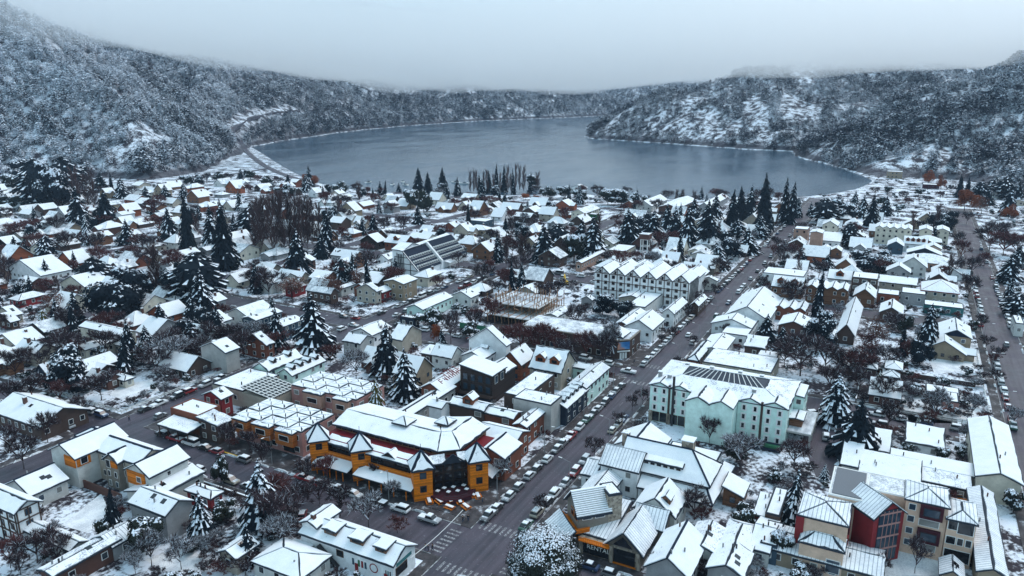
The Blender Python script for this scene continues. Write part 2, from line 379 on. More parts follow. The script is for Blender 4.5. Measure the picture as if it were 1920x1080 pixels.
def forest(name, poly, spacing, hmin, hmax, label, clear=0.0, seed=0, bare=(), nodes=None):
    r = np.random.default_rng(seed); xs = [p[0] for p in poly]; ys = [p[1] for p in poly]
    x0, x1, y0, y1 = max(min(xs), 250), min(max(xs), 3600), max(min(ys), -1300), min(max(ys), 2400)
    k = int((x1 - x0) * (y1 - y0) / spacing ** 2); x = r.uniform(x0, x1, k); y = r.uniform(y0, y1, k)
    keep = inside(poly, x, y); x, y = x[keep], y[keep]
    z = height(x, y); rr = x * math.sin(AZ) - y * math.cos(AZ); f = x * math.cos(AZ) + y * math.sin(AZ)
    px = 960 + FOC * rr / (f * math.cos(PITCH) - (z - CAM_H) * math.sin(PITCH)); py = 540 - FOC * (f * math.sin(PITCH) + (z - CAM_H) * math.cos(PITCH)) / (f * math.cos(PITCH) - (z - CAM_H) * math.sin(PITCH))
    keep = (f > 100) & (px > -160) & (px < 2080) & (z > 0.4) & (z < 420) & (sdist(LAKE, x, y) < -0.5)
    far = np.hypot(x, y); keep &= r.random(len(x)) < np.clip(1500 / far, 0.4, 1)
    cl = fbm(x / 55, y / 55, 21 + seed, 3)
    keep &= cl > clear
    for (bx, by, br) in bare: keep &= np.hypot(px - bx, (py - by)) > br * (0.75 + 0.5 * vnoise(x / 14, y / 14, 5))
    for ln, wd in HILLROADS: keep &= seg_dist(ln, x, y) > wd
    x, y, z, far = x[keep], y[keep], z[keep], far[keep]
    h = r.uniform(hmin, hmax, len(x)) * np.where(far > 1600, 1.25, 1.0) * (0.75 + 0.5 * vnoise(x / 40, y / 40, 9))
    me = bpy.data.meshes.new(name); me.vertices.add(len(x)); me.vertices.foreach_set('co', np.stack([x, y, z - 0.4], -1).ravel())
    a = me.attributes.new('size', 'FLOAT_VECTOR', 'POINT'); w = h * r.uniform(0.8, 1.25, len(x))
    a.data.foreach_set('vector', np.stack([w, w, h], -1).ravel())
    o = link(name, me); md = o.modifiers.new('scatter', 'NODES'); md.node_group = nodes or SCATTER
    tag(o, label, 'forest', kind='stuff'); print(name, len(x)); return o
forest('forest', L1, 6.0, 7, 15, 'snow-dusted forest on the steep near slope beside the town', 0.26, 1)
forest('forest', L2, 7.4, 8, 15, 'dark wooded slope along the far shore of the lake', 0.27, 2, (), SCATTER2)
forest('forest', P1, 7.0, 7, 12, 'snow-dusted woods on the headland jutting into the lake', 0.34, 3, [(1490,205,30),(1510,135,26),(1415,205,24),(1430,228,18),(1330,230,28),(1350,262,14),(1432,262,16),(1525,215,20),(1290,250,20),(1250,215,12),(1375,240,14)], SCATTER2)
forest('forest', Q1, 6.0, 7, 14, 'dark mixed forest on the slope above the town beach', 0.28, 4, [(1740,285,14),(1770,297,16),(1800,305,10)], SCATTER2)
# ---------------------------------------------------------------- tree kinds (unit height, crown about one unit wide)
wall_mat_bark = None
def bark_material(name, col, snow=0.5):
    m, n, b = nodes_of(name, 0.9, 0.1)
    g = noise(n, 6.0, 4); r = objrand(n)
    c = mixc(n, math_(n, 'ADD', math_(n, 'MULTIPLY', g, .5), math_(n, 'MULTIPLY', r, .5)), tuple(x * .6 for x in col), tuple(x * 1.5 for x in col))
    a = attr(n, 'snow').outputs['Fac']; f = math_(n, 'GREATER_THAN', a, 1 - snow)
    n.links.new(mixc(n, f, c, SNOW), b.inputs['Base Color'])
bark_material('bark', (.045, .034, .032), 0.0); bark_material('twig_purple', (.055, .036, .042), .05); bark_material('twig_red', (.11, .042, .042), .03)
bark_material('twig_snowy', (.06, .045, .05), .26); bark_material('twig_poplar', (.085, .050, .050), .02)
def limb(T, S, p, q, r0, r1, snow):
    p, q = np.array(p, float), np.array(q, float); d = q - p; L = np.linalg.norm(d) + 1e-9; d /= L
    u = np.array([0, 0, 1.0]) if abs(d[2]) < .9 else np.array([1.0, 0, 0]); a = np.cross(d, u); a /= np.linalg.norm(a); b = np.cross(d, a)
    ring = [(math.cos(t), math.sin(t)) for t in (1.57, 3.66, 5.76)]
    lo = [p + (a * c + b * s) * r0 for c, s in ring]; hi = [q + (a * c + b * s) * r1 for c, s in ring]
    for i in range(3):
        j = (i + 1) % 3; T += [lo[i], lo[j], hi[j], lo[i], hi[j], hi[i]]; S += [snow, snow]
def trunk_mesh(seed, h, r):
    T, S = [], []; rr = np.random.default_rng(seed); p = np.array([0, 0, -.02]); n = 5
    for k in range(n):
        q = np.array([rr.normal(0, .006), rr.normal(0, .006), h * (k + 1) / n]); limb(T, S, p, q, r * (1 - .8 * k / n), r * (1 - .8 * (k + 1) / n), 0); p = q
    return tri_cloud('trunk', T, S, 'bark')
def conifer_mesh(seed, levels=24, arms=12, base=.06, power=.85, droop=.35, mat='conifer_leaf', snow=.385, cone=True):
    r = np.random.default_rng(seed); T, S = [], []
    for l in range(levels):
        t = l / (levels - 1); z = base + (1 - base) * t; R = .5 * ((1 - t) ** power) + .015
        if not cone: R = .5 * max(.05, math.sin(math.pi * (0.12 + .86 * t)) ** .6)
        k = max(4, int(arms * (0.45 + .55 * (1 - t)) + .5)); off = r.random() * 6.28
        for i in range(k):
            a = off + 6.283 * i / k + r.normal(0, .16); L = R * (.55 + .58 * r.random()); o = np.array([math.cos(a), math.sin(a), 0]); w = np.array([-o[1], o[0], 0])
            z0 = z + r.normal(0, .018); st = 3 if L > .12 else 2
            for j in range(st):
                f0, f1 = j / st, (j + 1) / st; ww = .062 * (1.15 - .55 * f0) * (0.6 + L)
                def pt(f): return o * L * f + np.array([0, 0, z0 - droop * L * f * f + .02 * f])
                p, q = pt(max(0, f0 - .1)), pt(f1); sgn = r.choice([-1, 1])
                # flat spray with hanging needles beneath
                T += [p, q + w * ww * .75 + [0, 0, -.012], q - w * ww * .75 + [0, 0, -.012]]; S.append(snow * (.35 + 1.1 * r.random()) + (.12 if j == st - 1 else 0))
                T += [p + [0, 0, -.004], q + w * ww + [0, 0, -.045 - .03 * r.random()], q + [0, 0, -.02]]; S.append(.1)
                T += [p + [0, 0, -.004], q - w * ww + [0, 0, -.045 - .03 * r.random()], q + [0, 0, -.02]]; S.append(.1)
    for i in range(14):                                 # dark core so that the crown is not see-through
        a0, a1 = 6.283 * i / 14, 6.283 * (i + 1) / 14; Rb = .30
        if cone: T += [np.array([Rb * math.cos(a0), Rb * math.sin(a0), base + .04]), np.array([Rb * math.cos(a1), Rb * math.sin(a1), base + .04]), np.array([0, 0, .86])]; S.append(0)
        else:
            for z0, z1, k0, k1 in ((.1, .4, .2, .36), (.4, .75, .36, .3), (.75, .97, .3, .02)):
                A = [np.array([k * math.cos(a), k * math.sin(a), z]) for k, a, z in ((k0, a0, z0), (k0, a1, z0), (k1, a1, z1), (k1, a0, z1))]
                T += [A[0], A[1], A[2], A[0], A[2], A[3]]; S += [0, 0]
    return tri_cloud('crown', T, S, mat)
def leafy_mesh(seed, n=1500, mat='round_leaf', flat=.85, snow=.55, size=.05, low=.16, dome=False):
    r = np.random.default_rng(seed); T, S = [], []; C = [(r.normal(0, .2), r.normal(0, .2), r.uniform(low + .15, .8), r.uniform(.16, .27)) for _ in range(11)] + [(0, 0, .52, .32)]
    if dome: low = .03; C = [(0, 0, .46, .5)] * 5 + [(.36 * math.cos(a), .36 * math.sin(a), .3 + .3 * r.random(), .2) for a in np.arange(9) * .7]
    while len(S) < n:
        cx, cy, cz, cr = C[r.integers(len(C))]; v = r.normal(0, 1, 3); v /= np.linalg.norm(v); p = np.array([cx, cy, cz]) + v * cr * r.uniform(.7, 1.08) * np.array([1, 1, flat])
        if p[2] < low or p[2] > 1: continue
        u = np.cross(v, r.normal(0, 1, 3)); u /= np.linalg.norm(u); w = np.cross(v, u); s = size * (.6 + .8 * r.random())
        T += [p + u * s, p - u * s * .6 + w * s * .8, p - u * s * .6 - w * s * .8 + v * s * .4]; S.append(snow * (.25 + .75 * max(0, v[2]) + .45 * r.random()))
    for cx, cy, cz, cr in ([] if mat in ('dry_leaf', 'rust_leaf') else C):
        for i in range(8):
            for j in range(4):
                def P(a, b): return np.array([cx + cr * .66 * math.cos(a) * math.cos(b), cy + cr * .66 * math.sin(a) * math.cos(b), cz + cr * .6 * math.sin(b)])
                a0, a1, b0, b1 = i * .785, (i + 1) * .785, -1.57 + j * .785, -1.57 + (j + 1) * .785
                T += [P(a0, b0), P(a1, b0), P(a1, b1), P(a0, b0), P(a1, b1), P(a0, b1)]; S += [0, 0]
    return tri_cloud('crown', T, S, mat)
def bare_mesh(seed, mat='twig_purple', spread=.6, depth=4, twigs=18, tall=False):
    r = np.random.default_rng(seed); T, S = [], []
    def grow(p, d, L, rad, lev):
        q = p + d * L; limb(T, S, p, q, rad, rad * .65, r.random() * .9 if abs(d[2]) < .8 else 0)
        if lev == 0:
            for _ in range(twigs):
                e = d + r.normal(0, .45, 3); e /= np.linalg.norm(e); w = np.cross(e, r.normal(0, 1, 3)); w = w / np.linalg.norm(w) * .0046; l2 = L * r.uniform(.7, 1.5); b = p + d * L * r.uniform(.2, 1)
                T.extend([b - w, b + w, b + e * l2]); S.append(r.random())
            return
        for _ in range(3 if lev > 1 else 4):
            e = d + r.normal(0, spread, 3) * np.array([1, 1, .55]) + np.array([0, 0, .16]); e /= np.linalg.norm(e)
            grow(p + d * L * r.uniform(.55, 1), e, L * r.uniform(.62, .82), rad * .6, lev - 1)
    if tall:
        for k in range(46):
            z = .06 + .8 * (k / 46) + r.normal(0, .01); a = r.random() * 6.28; d = np.array([math.cos(a) * .34, math.sin(a) * .34, 1.0]); d /= np.linalg.norm(d); L = .20 * (1.1 - .5 * k / 46)
            p = np.array([0, 0, z]); q = p + d * L; limb(T, S, p, q, .0018, .0008, r.random() * .5)
            for _ in range(34):
                e = d + r.normal(0, .18, 3); e /= np.linalg.norm(e); w = np.cross(e, r.normal(0, 1, 3)); w = w / np.linalg.norm(w) * .0024; b = p + d * L * r.uniform(.1, 1); T.extend([b - w, b + w, b + e * r.uniform(.06, .15)]); S.append(r.random())
    else:
        for k in range(4):
            a = 6.28 * k / 4 + r.random(); d = np.array([math.cos(a) * .62, math.sin(a) * .62, .8]); d /= np.linalg.norm(d); grow(np.array([0, 0, .20 + .03 * k]), d, .25, .016, depth - 1)
        grow(np.array([0, 0, .24]), np.array([.05, 0, 1.0]), .24, .016, depth - 1)
    A = np.array(T); m = np.percentile(np.abs(A[:, :2]).max(1), 93 if tall else 98); A[:, :2] *= .5 / m; A[:, 2] *= 1 / A[:, 2].max()
    return tri_cloud('crown', A, S, mat)
KIND = {
 'conifer': [(conifer_mesh(s), trunk_mesh(s, .5, .018)) for s in range(3)],
 'spire': [(conifer_mesh(20 + s, 28, 11, .04, .8, .25, snow=.28), trunk_mesh(s, .5, .02)) for s in range(2)],
 'cedar': [(conifer_mesh(30 + s, 22, 17, .12, .5, .22, snow=.44, cone=False), trunk_mesh(s, .5, .02)) for s in range(1)] + [(leafy_mesh(36 + s, 3200, 'conifer_leaf', snow=.50, size=.03, low=.05), trunk_mesh(s, .5, .02)) for s in range(2)],
 'laden': [(conifer_mesh(40 + s, 20, 12, .06, .8, .5, mat='conifer_leaf', snow=.75), trunk_mesh(s, .5, .018)) for s in range(2)],
 'golden': [(conifer_mesh(50, 20, 13, .08, .7, .5, mat='golden_leaf', snow=.62), trunk_mesh(3, .5, .018))],
 'round': [(leafy_mesh(60 + s), trunk_mesh(s, .4, .03)) for s in range(3)],
 'frosted': [(leafy_mesh(64, 15000, snow=.57, size=.0135, dome=True), trunk_mesh(4, .4, .03))],
 'rust': [(leafy_mesh(70 + s, 2200, 'rust_leaf', size=.03), trunk_mesh(s, .4, .025)) for s in range(2)],
 'dry': [(leafy_mesh(76 + s, 1700, 'dry_leaf', size=.022), trunk_mesh(s, .4, .025)) for s in range(2)],
 'bare': [(bare_mesh(80 + s), trunk_mesh(s, .32, .020)) for s in range(4)],
 'snowy': [(bare_mesh(90 + s, 'twig_snowy'), trunk_mesh(s, .32, .020)) for s in range(2)],
 'red': [(bare_mesh(94 + s, 'twig_red'), trunk_mesh(s, .32, .018)) for s in range(3)],
 'poplar': [(bare_mesh(98 + s, 'twig_poplar', tall=True), trunk_mesh(s, .85, .016)) for s in range(3)],
}
TDESC = dict(conifer='dark conifer with snow on its boughs', spire='tall narrow dark conifer', cedar='broad dark evergreen with snowy boughs', laden='snow-laden conifer', golden='golden-green conifer dusted with snow',
             round='rounded evergreen dusted with snow', frosted='large round tree thickly frosted with snow', rust='rust-orange leafy tree', dry='brown tree with withered leaves', bare='bare grey-purple tree',
             snowy='bare tree with snow along its twigs', red='bare reddish-brown tree', poplar='slim bare poplar')
TNAME = dict(conifer='conifer_tree', spire='narrow_conifer', cedar='broad_evergreen', laden='snowy_conifer', golden='golden_conifer', round='evergreen_bush', frosted='round_tree', rust='leafy_tree', dry='withered_tree', bare='bare_tree', snowy='frosted_bare_tree', red='reddish_bare_tree', poplar='poplar_tree')
TREES = []
def tree(kind, px, py, hp, wp, z=None):
    """foot of the trunk and size as the photograph shows them"""
    x, y = at(px, py, 0.0); k = px_of(x, y, 0)[1] - px_of(x, y, 1)[1]; d = math.hypot(px_of(x + math.sin(AZ), y - math.cos(AZ), 0)[0] - px, 0)
    plant(kind, x, y, hp / k, wp / d * (1.3 if kind in ('conifer', 'laden', 'cedar') else 1.12 if kind == 'spire' else 1.0))
def plant(kind, x, y, h, w):
    z = 0.0
    if x * math.cos(AZ) + y * math.sin(AZ) > 600: z = max(0.0, float(height(x, y)))
    c, t = random.choice(KIND[kind]); r = empty(TNAME[kind], (x, y, z), random.random() * 6.28); r.rotation_euler.x, r.rotation_euler.y = random.gauss(0, .025), random.gauss(0, .025); r.scale = (w, w, h)
    link('trunk', t, r); link('crown', c, r); TREES.append((r, kind, h)); return r
# ---------------------------------------------------------------- building materials
def wall_mat(name, col, var=0.18, rough=0.85, scale=0.5):
    m, n, b = nodes_of(name, rough, 0.2)
    f = noise(n, scale, 5, 0.65); g = noise(n, 9.0, 3, 0.6)
    k = math_(n, 'ADD', math_(n, 'MULTIPLY', f, 0.7), math_(n, 'MULTIPLY', g, 0.3))
    lo = tuple(c * (1 - var * 1.6) for c in col); hi = tuple(min(1, c * (1 + var)) for c in col)
    n.links.new(ramp(n, k, [(0.3, lo), (0.7, hi)]), b.inputs['Base Color']); bump(n, b, g, 0.25, 0.03)
def plank_mat(name, col, period=0.35, axis=2, var=0.3):
    m, n, b = nodes_of(name, 0.7, 0.25)
    tc = n.nodes.new('ShaderNodeTexCoord'); s = n.nodes.new('ShaderNodeSeparateXYZ'); n.links.new(tc.outputs['Object'], s.inputs[0])
    z = math_(n, 'DIVIDE', s.outputs[axis], period); fr = math_(n, 'FRACT', z); fl = math_(n, 'FLOOR', z)
    wn = n.nodes.new('ShaderNodeTexWhiteNoise'); wn.noise_dimensions = '1D'; n.links.new(fl, wn.inputs['W'])
    g = noise(n, 2.0, 4, 0.6)
    k = math_(n, 'ADD', math_(n, 'MULTIPLY', wn.outputs[0], 0.5), math_(n, 'MULTIPLY', g, 0.5))
    lo = tuple(c * (1 - var) for c in col); hi = tuple(min(1, c * (1 + var)) for c in col)
    c = ramp(n, k, [(0.25, lo), (0.75, hi)]); gap = math_(n, 'GREATER_THAN', fr, 0.9)
    n.links.new(mixc(n, gap, c, tuple(x * 0.35 for x in col)), b.inputs['Base Color']); bump(n, b, fr, 0.3, 0.03)
for nm, c in dict(white=(.80,.81,.82), cream=(.62,.57,.48), beige=(.42,.37,.31), tan=(.30,.235,.17), grey=(.30,.30,.31), pale=(.60,.60,.58), mint=(.66,.88,.80),
                  pink=(.40,.21,.19), salmon=(.42,.26,.20), stone=(.24,.21,.18), brick=(.11,.055,.045), brown=(.085,.055,.047), rust=(.20,.068,.042), red=(.26,.03,.035),
                  blue=(.05,.085,.12), navy=(.02,.03,.05), olive=(.25,.23,.16), concrete=(.42,.41,.40), peach=(.68,.475,.36), teal=(.05,.17,.18), maroon=(.06,.014,.022)).items(): wall_mat(nm, c)
plank_mat('orange_wood', (.66, .175, .008)); plank_mat('amber_wood', (.40, .125, .03)); plank_mat('red_wood', (.26, .075, .035)); plank_mat('dark_wood', (.035, .024, .022)); plank_mat('brown_wood', (.17, .08, .045), 0.3)
plank_mat('pole_wood', (.36, .20, .12), 5.0)
m, n, b = nodes_of('rubble_stone', 0.9, 0.15)
tc = n.nodes.new('ShaderNodeTexCoord'); vo = n.nodes.new('ShaderNodeTexVoronoi'); vo.inputs['Scale'].default_value = 2.2; n.links.new(tc.outputs['Object'], vo.inputs['Vector'])
n.links.new(ramp(n, vo.outputs['Color'], [(0.1, (.16, .13, .11)), (0.5, (.30, .25, .20)), (0.9, (.42, .36, .30))]), b.inputs['Base Color']); bump(n, b, vo.outputs['Distance'], 0.6, 0.1)
def snow_mat(name, thin=0.0, rib=None):
    m, n, b = nodes_of(name, 0.6, 0.2)
    f = noise(n, 0.35, 5, 0.6); g = noise(n, 3.0, 3)
    c = ramp(n, f, [(0.3, (.76, .79, .84)), (0.7, (.86, .88, .90))])
    if not thin:                                          # some roofs have shed or melted more than others
        k = math_(n, 'ADD', math_(n, 'MULTIPLY', f, .5), math_(n, 'MULTIPLY', g, .5)); mr = maprange(n, objrand(n), .45, 1.0, .30, .445)
        x = math_(n, 'MULTIPLY', math_(n, 'LESS_THAN', k, mr), .75); c = mixc(n, x, c, (.30, .33, .38))
    if thin:
        k = math_(n, 'ADD', math_(n, 'MULTIPLY', f, .55), math_(n, 'MULTIPLY', g, .45))
        c = mixc(n, math_(n, 'MULTIPLY', maprange(n, k, 0.56, 0.40), thin), c, (.20, .23, .27))
    if rib is not None:
        tc = n.nodes.new('ShaderNodeTexCoord'); s = n.nodes.new('ShaderNodeSeparateXYZ'); n.links.new(tc.outputs['Object'], s.inputs[0])
        fr = math_(n, 'FRACT', math_(n, 'DIVIDE', s.outputs[rib], 0.75))
        c = mixc(n, math_(n, 'MULTIPLY', math_(n, 'GREATER_THAN', fr, 0.8), 0.65), c, (.16, .19, .24))
    n.links.new(c, b.inputs['Base Color']); bump(n, b, f, 0.35, 0.5)
snow_mat('roof_snow'); snow_mat('thin_snow', 0.8); snow_mat('rib_snow_x', 0.25, 0); snow_mat('rib_snow_y', 0.25, 1)
for nm, (c, r, _) in dict(roof_dark=((.030, .038, .052), .5, 0), roof_red=((.17, .02, .026), .5, 0), roof_grey=((.16, .17, .19), .5, 0), metal_blue=((.016, .026, .046), .65, 0), frame_white=((.75, .75, .74), .6, 0),
                     frame_brown=((.10, .05, .03), .6, 0), frame_dark=((.03, .03, .035), .5, 0), pole_grey=((.22, .23, .24), .45, 0), yellow=((.75, .45, .03), .6, 0), rubber=((.015, .015, .016), .8, 0),
                     orange_paint=((.65, .18, .02), .5, 0), soil=((.05, .04, .038), .95, 0), white_paint=((.78, .78, .76), .7, 0), green_net=((.03, .16, .09), .7, 0), green_paint=((.02, .13, .06), .5, 0)).items():
    m, n, b = nodes_of(nm, r, 0.06 if 'blue' in nm or 'roof' in nm else 0.3); b.inputs['Base Color'].default_value = (*c, 1)
def glass_mat(name, c):
    m, n, b = nodes_of(name, 0.08, 0.6); b.inputs['Base Color'].default_value = (*c, 1)
glass_mat('glass', (.012, .015, .02)); m, n, b = nodes_of('skylight_glass', .55, .12); b.inputs['Base Color'].default_value = (.045, .055, .075, 1); glass_mat('glass_blue', (.03, .05, .075)); glass_mat('curtain', (.22, .22, .21))
# ---------------------------------------------------------------- roof geometry
def inset(poly, d):
    P = [Vector(p) for p in poly]; n = len(P); nrm = Vector((0, 0, 0))
    for i in range(n): nrm += P[i].cross(P[(i + 1) % n])
    nrm.normalize(); out = []
    for i in range(n):
        p = P[i]; e0 = (p - P[i - 1]).normalized(); e1 = (P[(i + 1) % n] - p).normalized()
        n0 = nrm.cross(e0); n1 = nrm.cross(e1); k = 1 + n0.dot(n1)
        out.append(p + (n0 + n1) * (d / max(k, 0.35)))
    return out, nrm
def ragged(poly, amp, step=1.6):
    out = []; n = len(poly); c = sum((Vector(p) for p in poly), Vector()) / n
    for i in range(n):
        p, q = Vector(poly[i]), Vector(poly[(i + 1) % n]); k = max(1, min(14, int((q - p).length / step)))
        e = (q - p).normalized(); inn = (c - (p + q) / 2); inn = inn - e * inn.dot(e); inn = inn.normalized() if inn.length > 1e-4 else inn
        for j in range(k): out.append(p.lerp(q, j / k) + (inn * random.random() * amp if j else Vector()))
    return out
def roof_planes(kind, x0, x1, y0, y1, z, o, p):
    xm, ym = (x0 + x1) / 2, (y0 + y1) / 2; X0, X1, Y0, Y1 = x0 - o, x1 + o, y0 - o, y1 + o; ze = z - p * o
    if kind == 'gx':
        r = z + p * (y1 - y0) / 2; return [[(X0, Y0, ze), (X1, Y0, ze), (X1, ym, r), (X0, ym, r)], [(X1, Y1, ze), (X0, Y1, ze), (X0, ym, r), (X1, ym, r)]], [((X0, ym, r), (X1, ym, r))]
    if kind == 'gy':
        r = z + p * (x1 - x0) / 2; return [[(X0, Y1, ze), (X0, Y0, ze), (xm, Y0, r), (xm, Y1, r)], [(X1, Y0, ze), (X1, Y1, ze), (xm, Y1, r), (xm, Y0, r)]], [((xm, Y0, r), (xm, Y1, r))]
    if kind in ('hip', 'pyr'):
        dx, dy = X1 - X0, Y1 - Y0; h = min(dx, dy) / 2; r = ze + p * h
        A, B = ((X0 + h, ym, r), (X1 - h, ym, r)) if dx >= dy else ((xm, Y0 + h, r), (xm, Y1 - h, r))
        c = [(X0, Y0, ze), (X1, Y0, ze), (X1, Y1, ze), (X0, Y1, ze)]
        if abs(dx - dy) < 0.3:
            t = (xm, ym, r); return [[c[i], c[(i + 1) % 4], t] for i in range(4)], [(c[i], t) for i in range(4)]
        if dx >= dy: return [[c[0], c[1], B, A], [c[1], c[2], B], [c[2], c[3], A, B], [c[3], c[0], A]], [(A, B), (c[0], A), (c[3], A), (c[1], B), (c[2], B)]
        return [[c[0], c[1], A], [c[1], c[2], B, A], [c[2], c[3], B], [c[3], c[0], A, B]], [(A, B), (c[0], A), (c[1], A), (c[2], B), (c[3], B)]
    if kind == 'sx':                                  # falls towards -x
        r = z + p * (x1 - x0 + o); return [[(X0, Y1, ze), (X0, Y0, ze), (X1, Y0, r), (X1, Y1, r)]], []
    if kind == 'sy':
        r = z + p * (y1 - y0 + o); return [[(X0, Y0, ze), (X1, Y0, ze), (X1, Y1, r), (X0, Y1, r)]], []
    return [[(X0, Y0, z + .1), (X1, Y0, z + .1), (X1, Y1, z + .1), (X0, Y1, z + .1)]], []
UNIT = {}
def unit(mat):
    if mat not in UNIT: UNIT[mat] = MB().box(-.5, -.5, -.5, .5, .5, .5).data('pane_block', mat)
    return UNIT[mat]
class Building:
    def __init__(s, name, x, y, rz=0.0, fine=True):
        s.o = Vector((x, y, 0)); s.root = empty(name, (x, y, 0), rz); s.rot = rz != 0; s.fine = fine; s.parts = 0
    def L(s, x, y): return (x, y) if s.rot else (x - s.o.x, y - s.o.y)
    def box(s, name, x0, x1, y0, y1, z0, z1, mat, parent=None):
        (x0, y0), (x1, y1) = s.L(x0, y0), s.L(x1, y1)
        return link(name, unit(mat), parent or s.root, ((x0 + x1) / 2, (y0 + y1) / 2, (z0 + z1) / 2), scale=(x1 - x0, y1 - y0, z1 - z0))
    def window(s, face, c, z, w, h, plane, frame='frame_white', glass=None, fw=.26):
        """c along the face, z the centre height; plane = the wall's coordinate"""
        glass = glass or random.choice(['glass', 'glass', 'glass_blue', 'curtain'])
        ax = 0 if face[1] == 'x' else 1; sg = -1 if face[0] == '-' else 1
        def put(name, mat, ww, hh, t, off, parent=None):
            if ax == 0: p = s.L(plane + sg * off, c)
            else: p = s.L(c, plane + sg * off)
            return link(name, unit(mat), parent or s.root, (p[0], p[1], z), scale=((t, ww, hh) if ax == 0 else (ww, t, hh)))
        if frame and s.fine:
            f = put('window', frame, w + fw, h + fw, .10, .03)
            g = link('pane', unit(glass), f)                       # sub-part, in the frame's own scale
            g.location = (sg * .35, 0, 0) if ax == 0 else (0, sg * .35, 0)
            a, bb = w / (w + fw), h / (h + fw); g.scale = (.8, a, bb) if ax == 0 else (a, .8, bb); return f
        return put('window', glass, w, h, .1, .03)
    def grid(s, face, lo, hi, plane, z0, floors, fh, step=3.0, w=1.1, h=1.25, frame='frame_white', glass=None, skip=0.12, sill=1.55):
        n = max(1, int((hi - lo - .6) / step))
        for f in range(floors):
            for k in range(n):
                if random.random() < skip: continue
                s.window(face, lo + (hi - lo) * (k + .5) / n, z0 + f * fh + sill, w, h, plane, frame, glass)
    def roof(s, kind, x0, x1, y0, y1, z, o=.5, p=.5, mat='roof_dark', snow='roof_snow', t=.22, cap=False, gap=.14, thick=.16, parent=None):
        (x0, y0), (x1, y1) = s.L(x0, y0), s.L(x1, y1)
        pl, ridges = roof_planes(kind, x0, x1, y0, y1, z, o, p)
        return s.planes(pl, ridges, mat, snow, t, cap, gap, thick, parent, kind == 'flat')
    def planes(s, pl, ridges, mat='roof_dark', snow='roof_snow', t=.22, cap=False, gap=.14, thick=.16, parent=None, flat=False):
        mb = MB()
        for q in pl: mb.hull([(a, b, c - t) for a, b, c in q], q)
        r = mb.build('roof', mat, parent or s.root)
        if snow:
            mb = MB()
            for q in pl:
                e, nrm = inset(q, gap * random.uniform(.6, 1.4) if s.fine else .06)
                if s.fine: e = ragged(e, random.choice((.05, .1, .18, .35)), 1.1)
                mb.hull([v + nrm * .01 for v in e], [v + nrm * thick for v in e])
            mb.build('roof_snow', snow, r)
        if cap:
            for a, b in ridges: MB().bar(Vector(a) + Vector((0, 0, .12)), Vector(b) + Vector((0, 0, .12)), .42, .3).build('ridge_cap', 'metal_blue', r)
        return r
    def vol(s, x0, x1, y0, y1, h, wall='white', roof='gx', p=.5, o=.5, z0=-.3, floors=None, faces=None, step=3.0, frame='frame_white', snow='roof_snow', rmat='roof_dark', cap=False, win=True, w=1.1, wh=1.25, glass=None, parapet=.35, fh=None):
        (a0, b0), (a1, b1) = s.L(x0, y0), s.L(x1, y1); mb = MB(); mb.box(a0, b0, z0, a1, b1, h)
        xm, ym = (a0 + a1) / 2, (b0 + b1) / 2; e = .02
        if roof == 'gx':
            r = h + p * (b1 - b0) / 2 - .1; mb.hull([(a0, b0 + e, h), (a0, b1 - e, h), (a0, ym, r)], [(a1, b0 + e, h), (a1, b1 - e, h), (a1, ym, r)])
        elif roof == 'gy':
            r = h + p * (a1 - a0) / 2 - .1; mb.hull([(a0 + e, b0, h), (a1 - e, b0, h), (xm, b0, r)], [(a0 + e, b1, h), (a1 - e, b1, h), (xm, b1, r)])
        elif roof == 'sx': mb.hull([(a0, b0, h), (a1, b0, h), (a1, b0, h + p * (a1 - a0) - .1)], [(a0, b1, h), (a1, b1, h), (a1, b1, h + p * (a1 - a0) - .1)])
        elif roof == 'sy': mb.hull([(a0, b0, h), (a0, b1, h), (a0, b1, h + p * (b1 - b0) - .1)], [(a1, b0, h), (a1, b1, h), (a1, b1, h + p * (b1 - b0) - .1)])
        mb.build('wall', wall, s.root)
        if roof == 'flat':
            k = .3; pm = MB()
            for q in ((a0, b0, a1, b0 + k), (a0, b1 - k, a1, b1), (a0, b0 + k, a0 + k, b1 - k), (a1 - k, b0 + k, a1, b1 - k)): pm.box(q[0], q[1], h, q[2], q[3], h + parapet)
            pm.build('parapet', wall if parapet > .5 else rmat, s.root)
            sm = MB(); e, nr = inset([(a0 + k, b0 + k, h + .02), (a1 - k, b0 + k, h + .02), (a1 - k, b1 - k, h + .02), (a0 + k, b1 - k, h + .02)], .05)
            sm.hull(e, [v + Vector((0, 0, parapet * .75 + .03)) for v in e]); sm.build('roof_snow', snow, s.root)
        elif roof: s.roof(roof, x0, x1, y0, y1, h, o, p, rmat, snow, cap=cap)
        if win:
            fl = floors or max(1, int(h / 2.7)); fh = fh or h / fl
            faces = faces or (['-x', '-y'] if y0 > 2 else ['-x', '+y'] if y1 < -2 else ['-x'])
            for f in faces:
                lo, hi = (y0, y1) if f[1] == 'x' else (x0, x1); plane = {'-x': x0, '-y': y0, '+y': y1, '+x': x1}[f]
                s.grid(f, lo, hi, plane, 0, fl, fh, step, w, min(wh, fh * .55), frame, glass, sill=fh * .55)
        return s
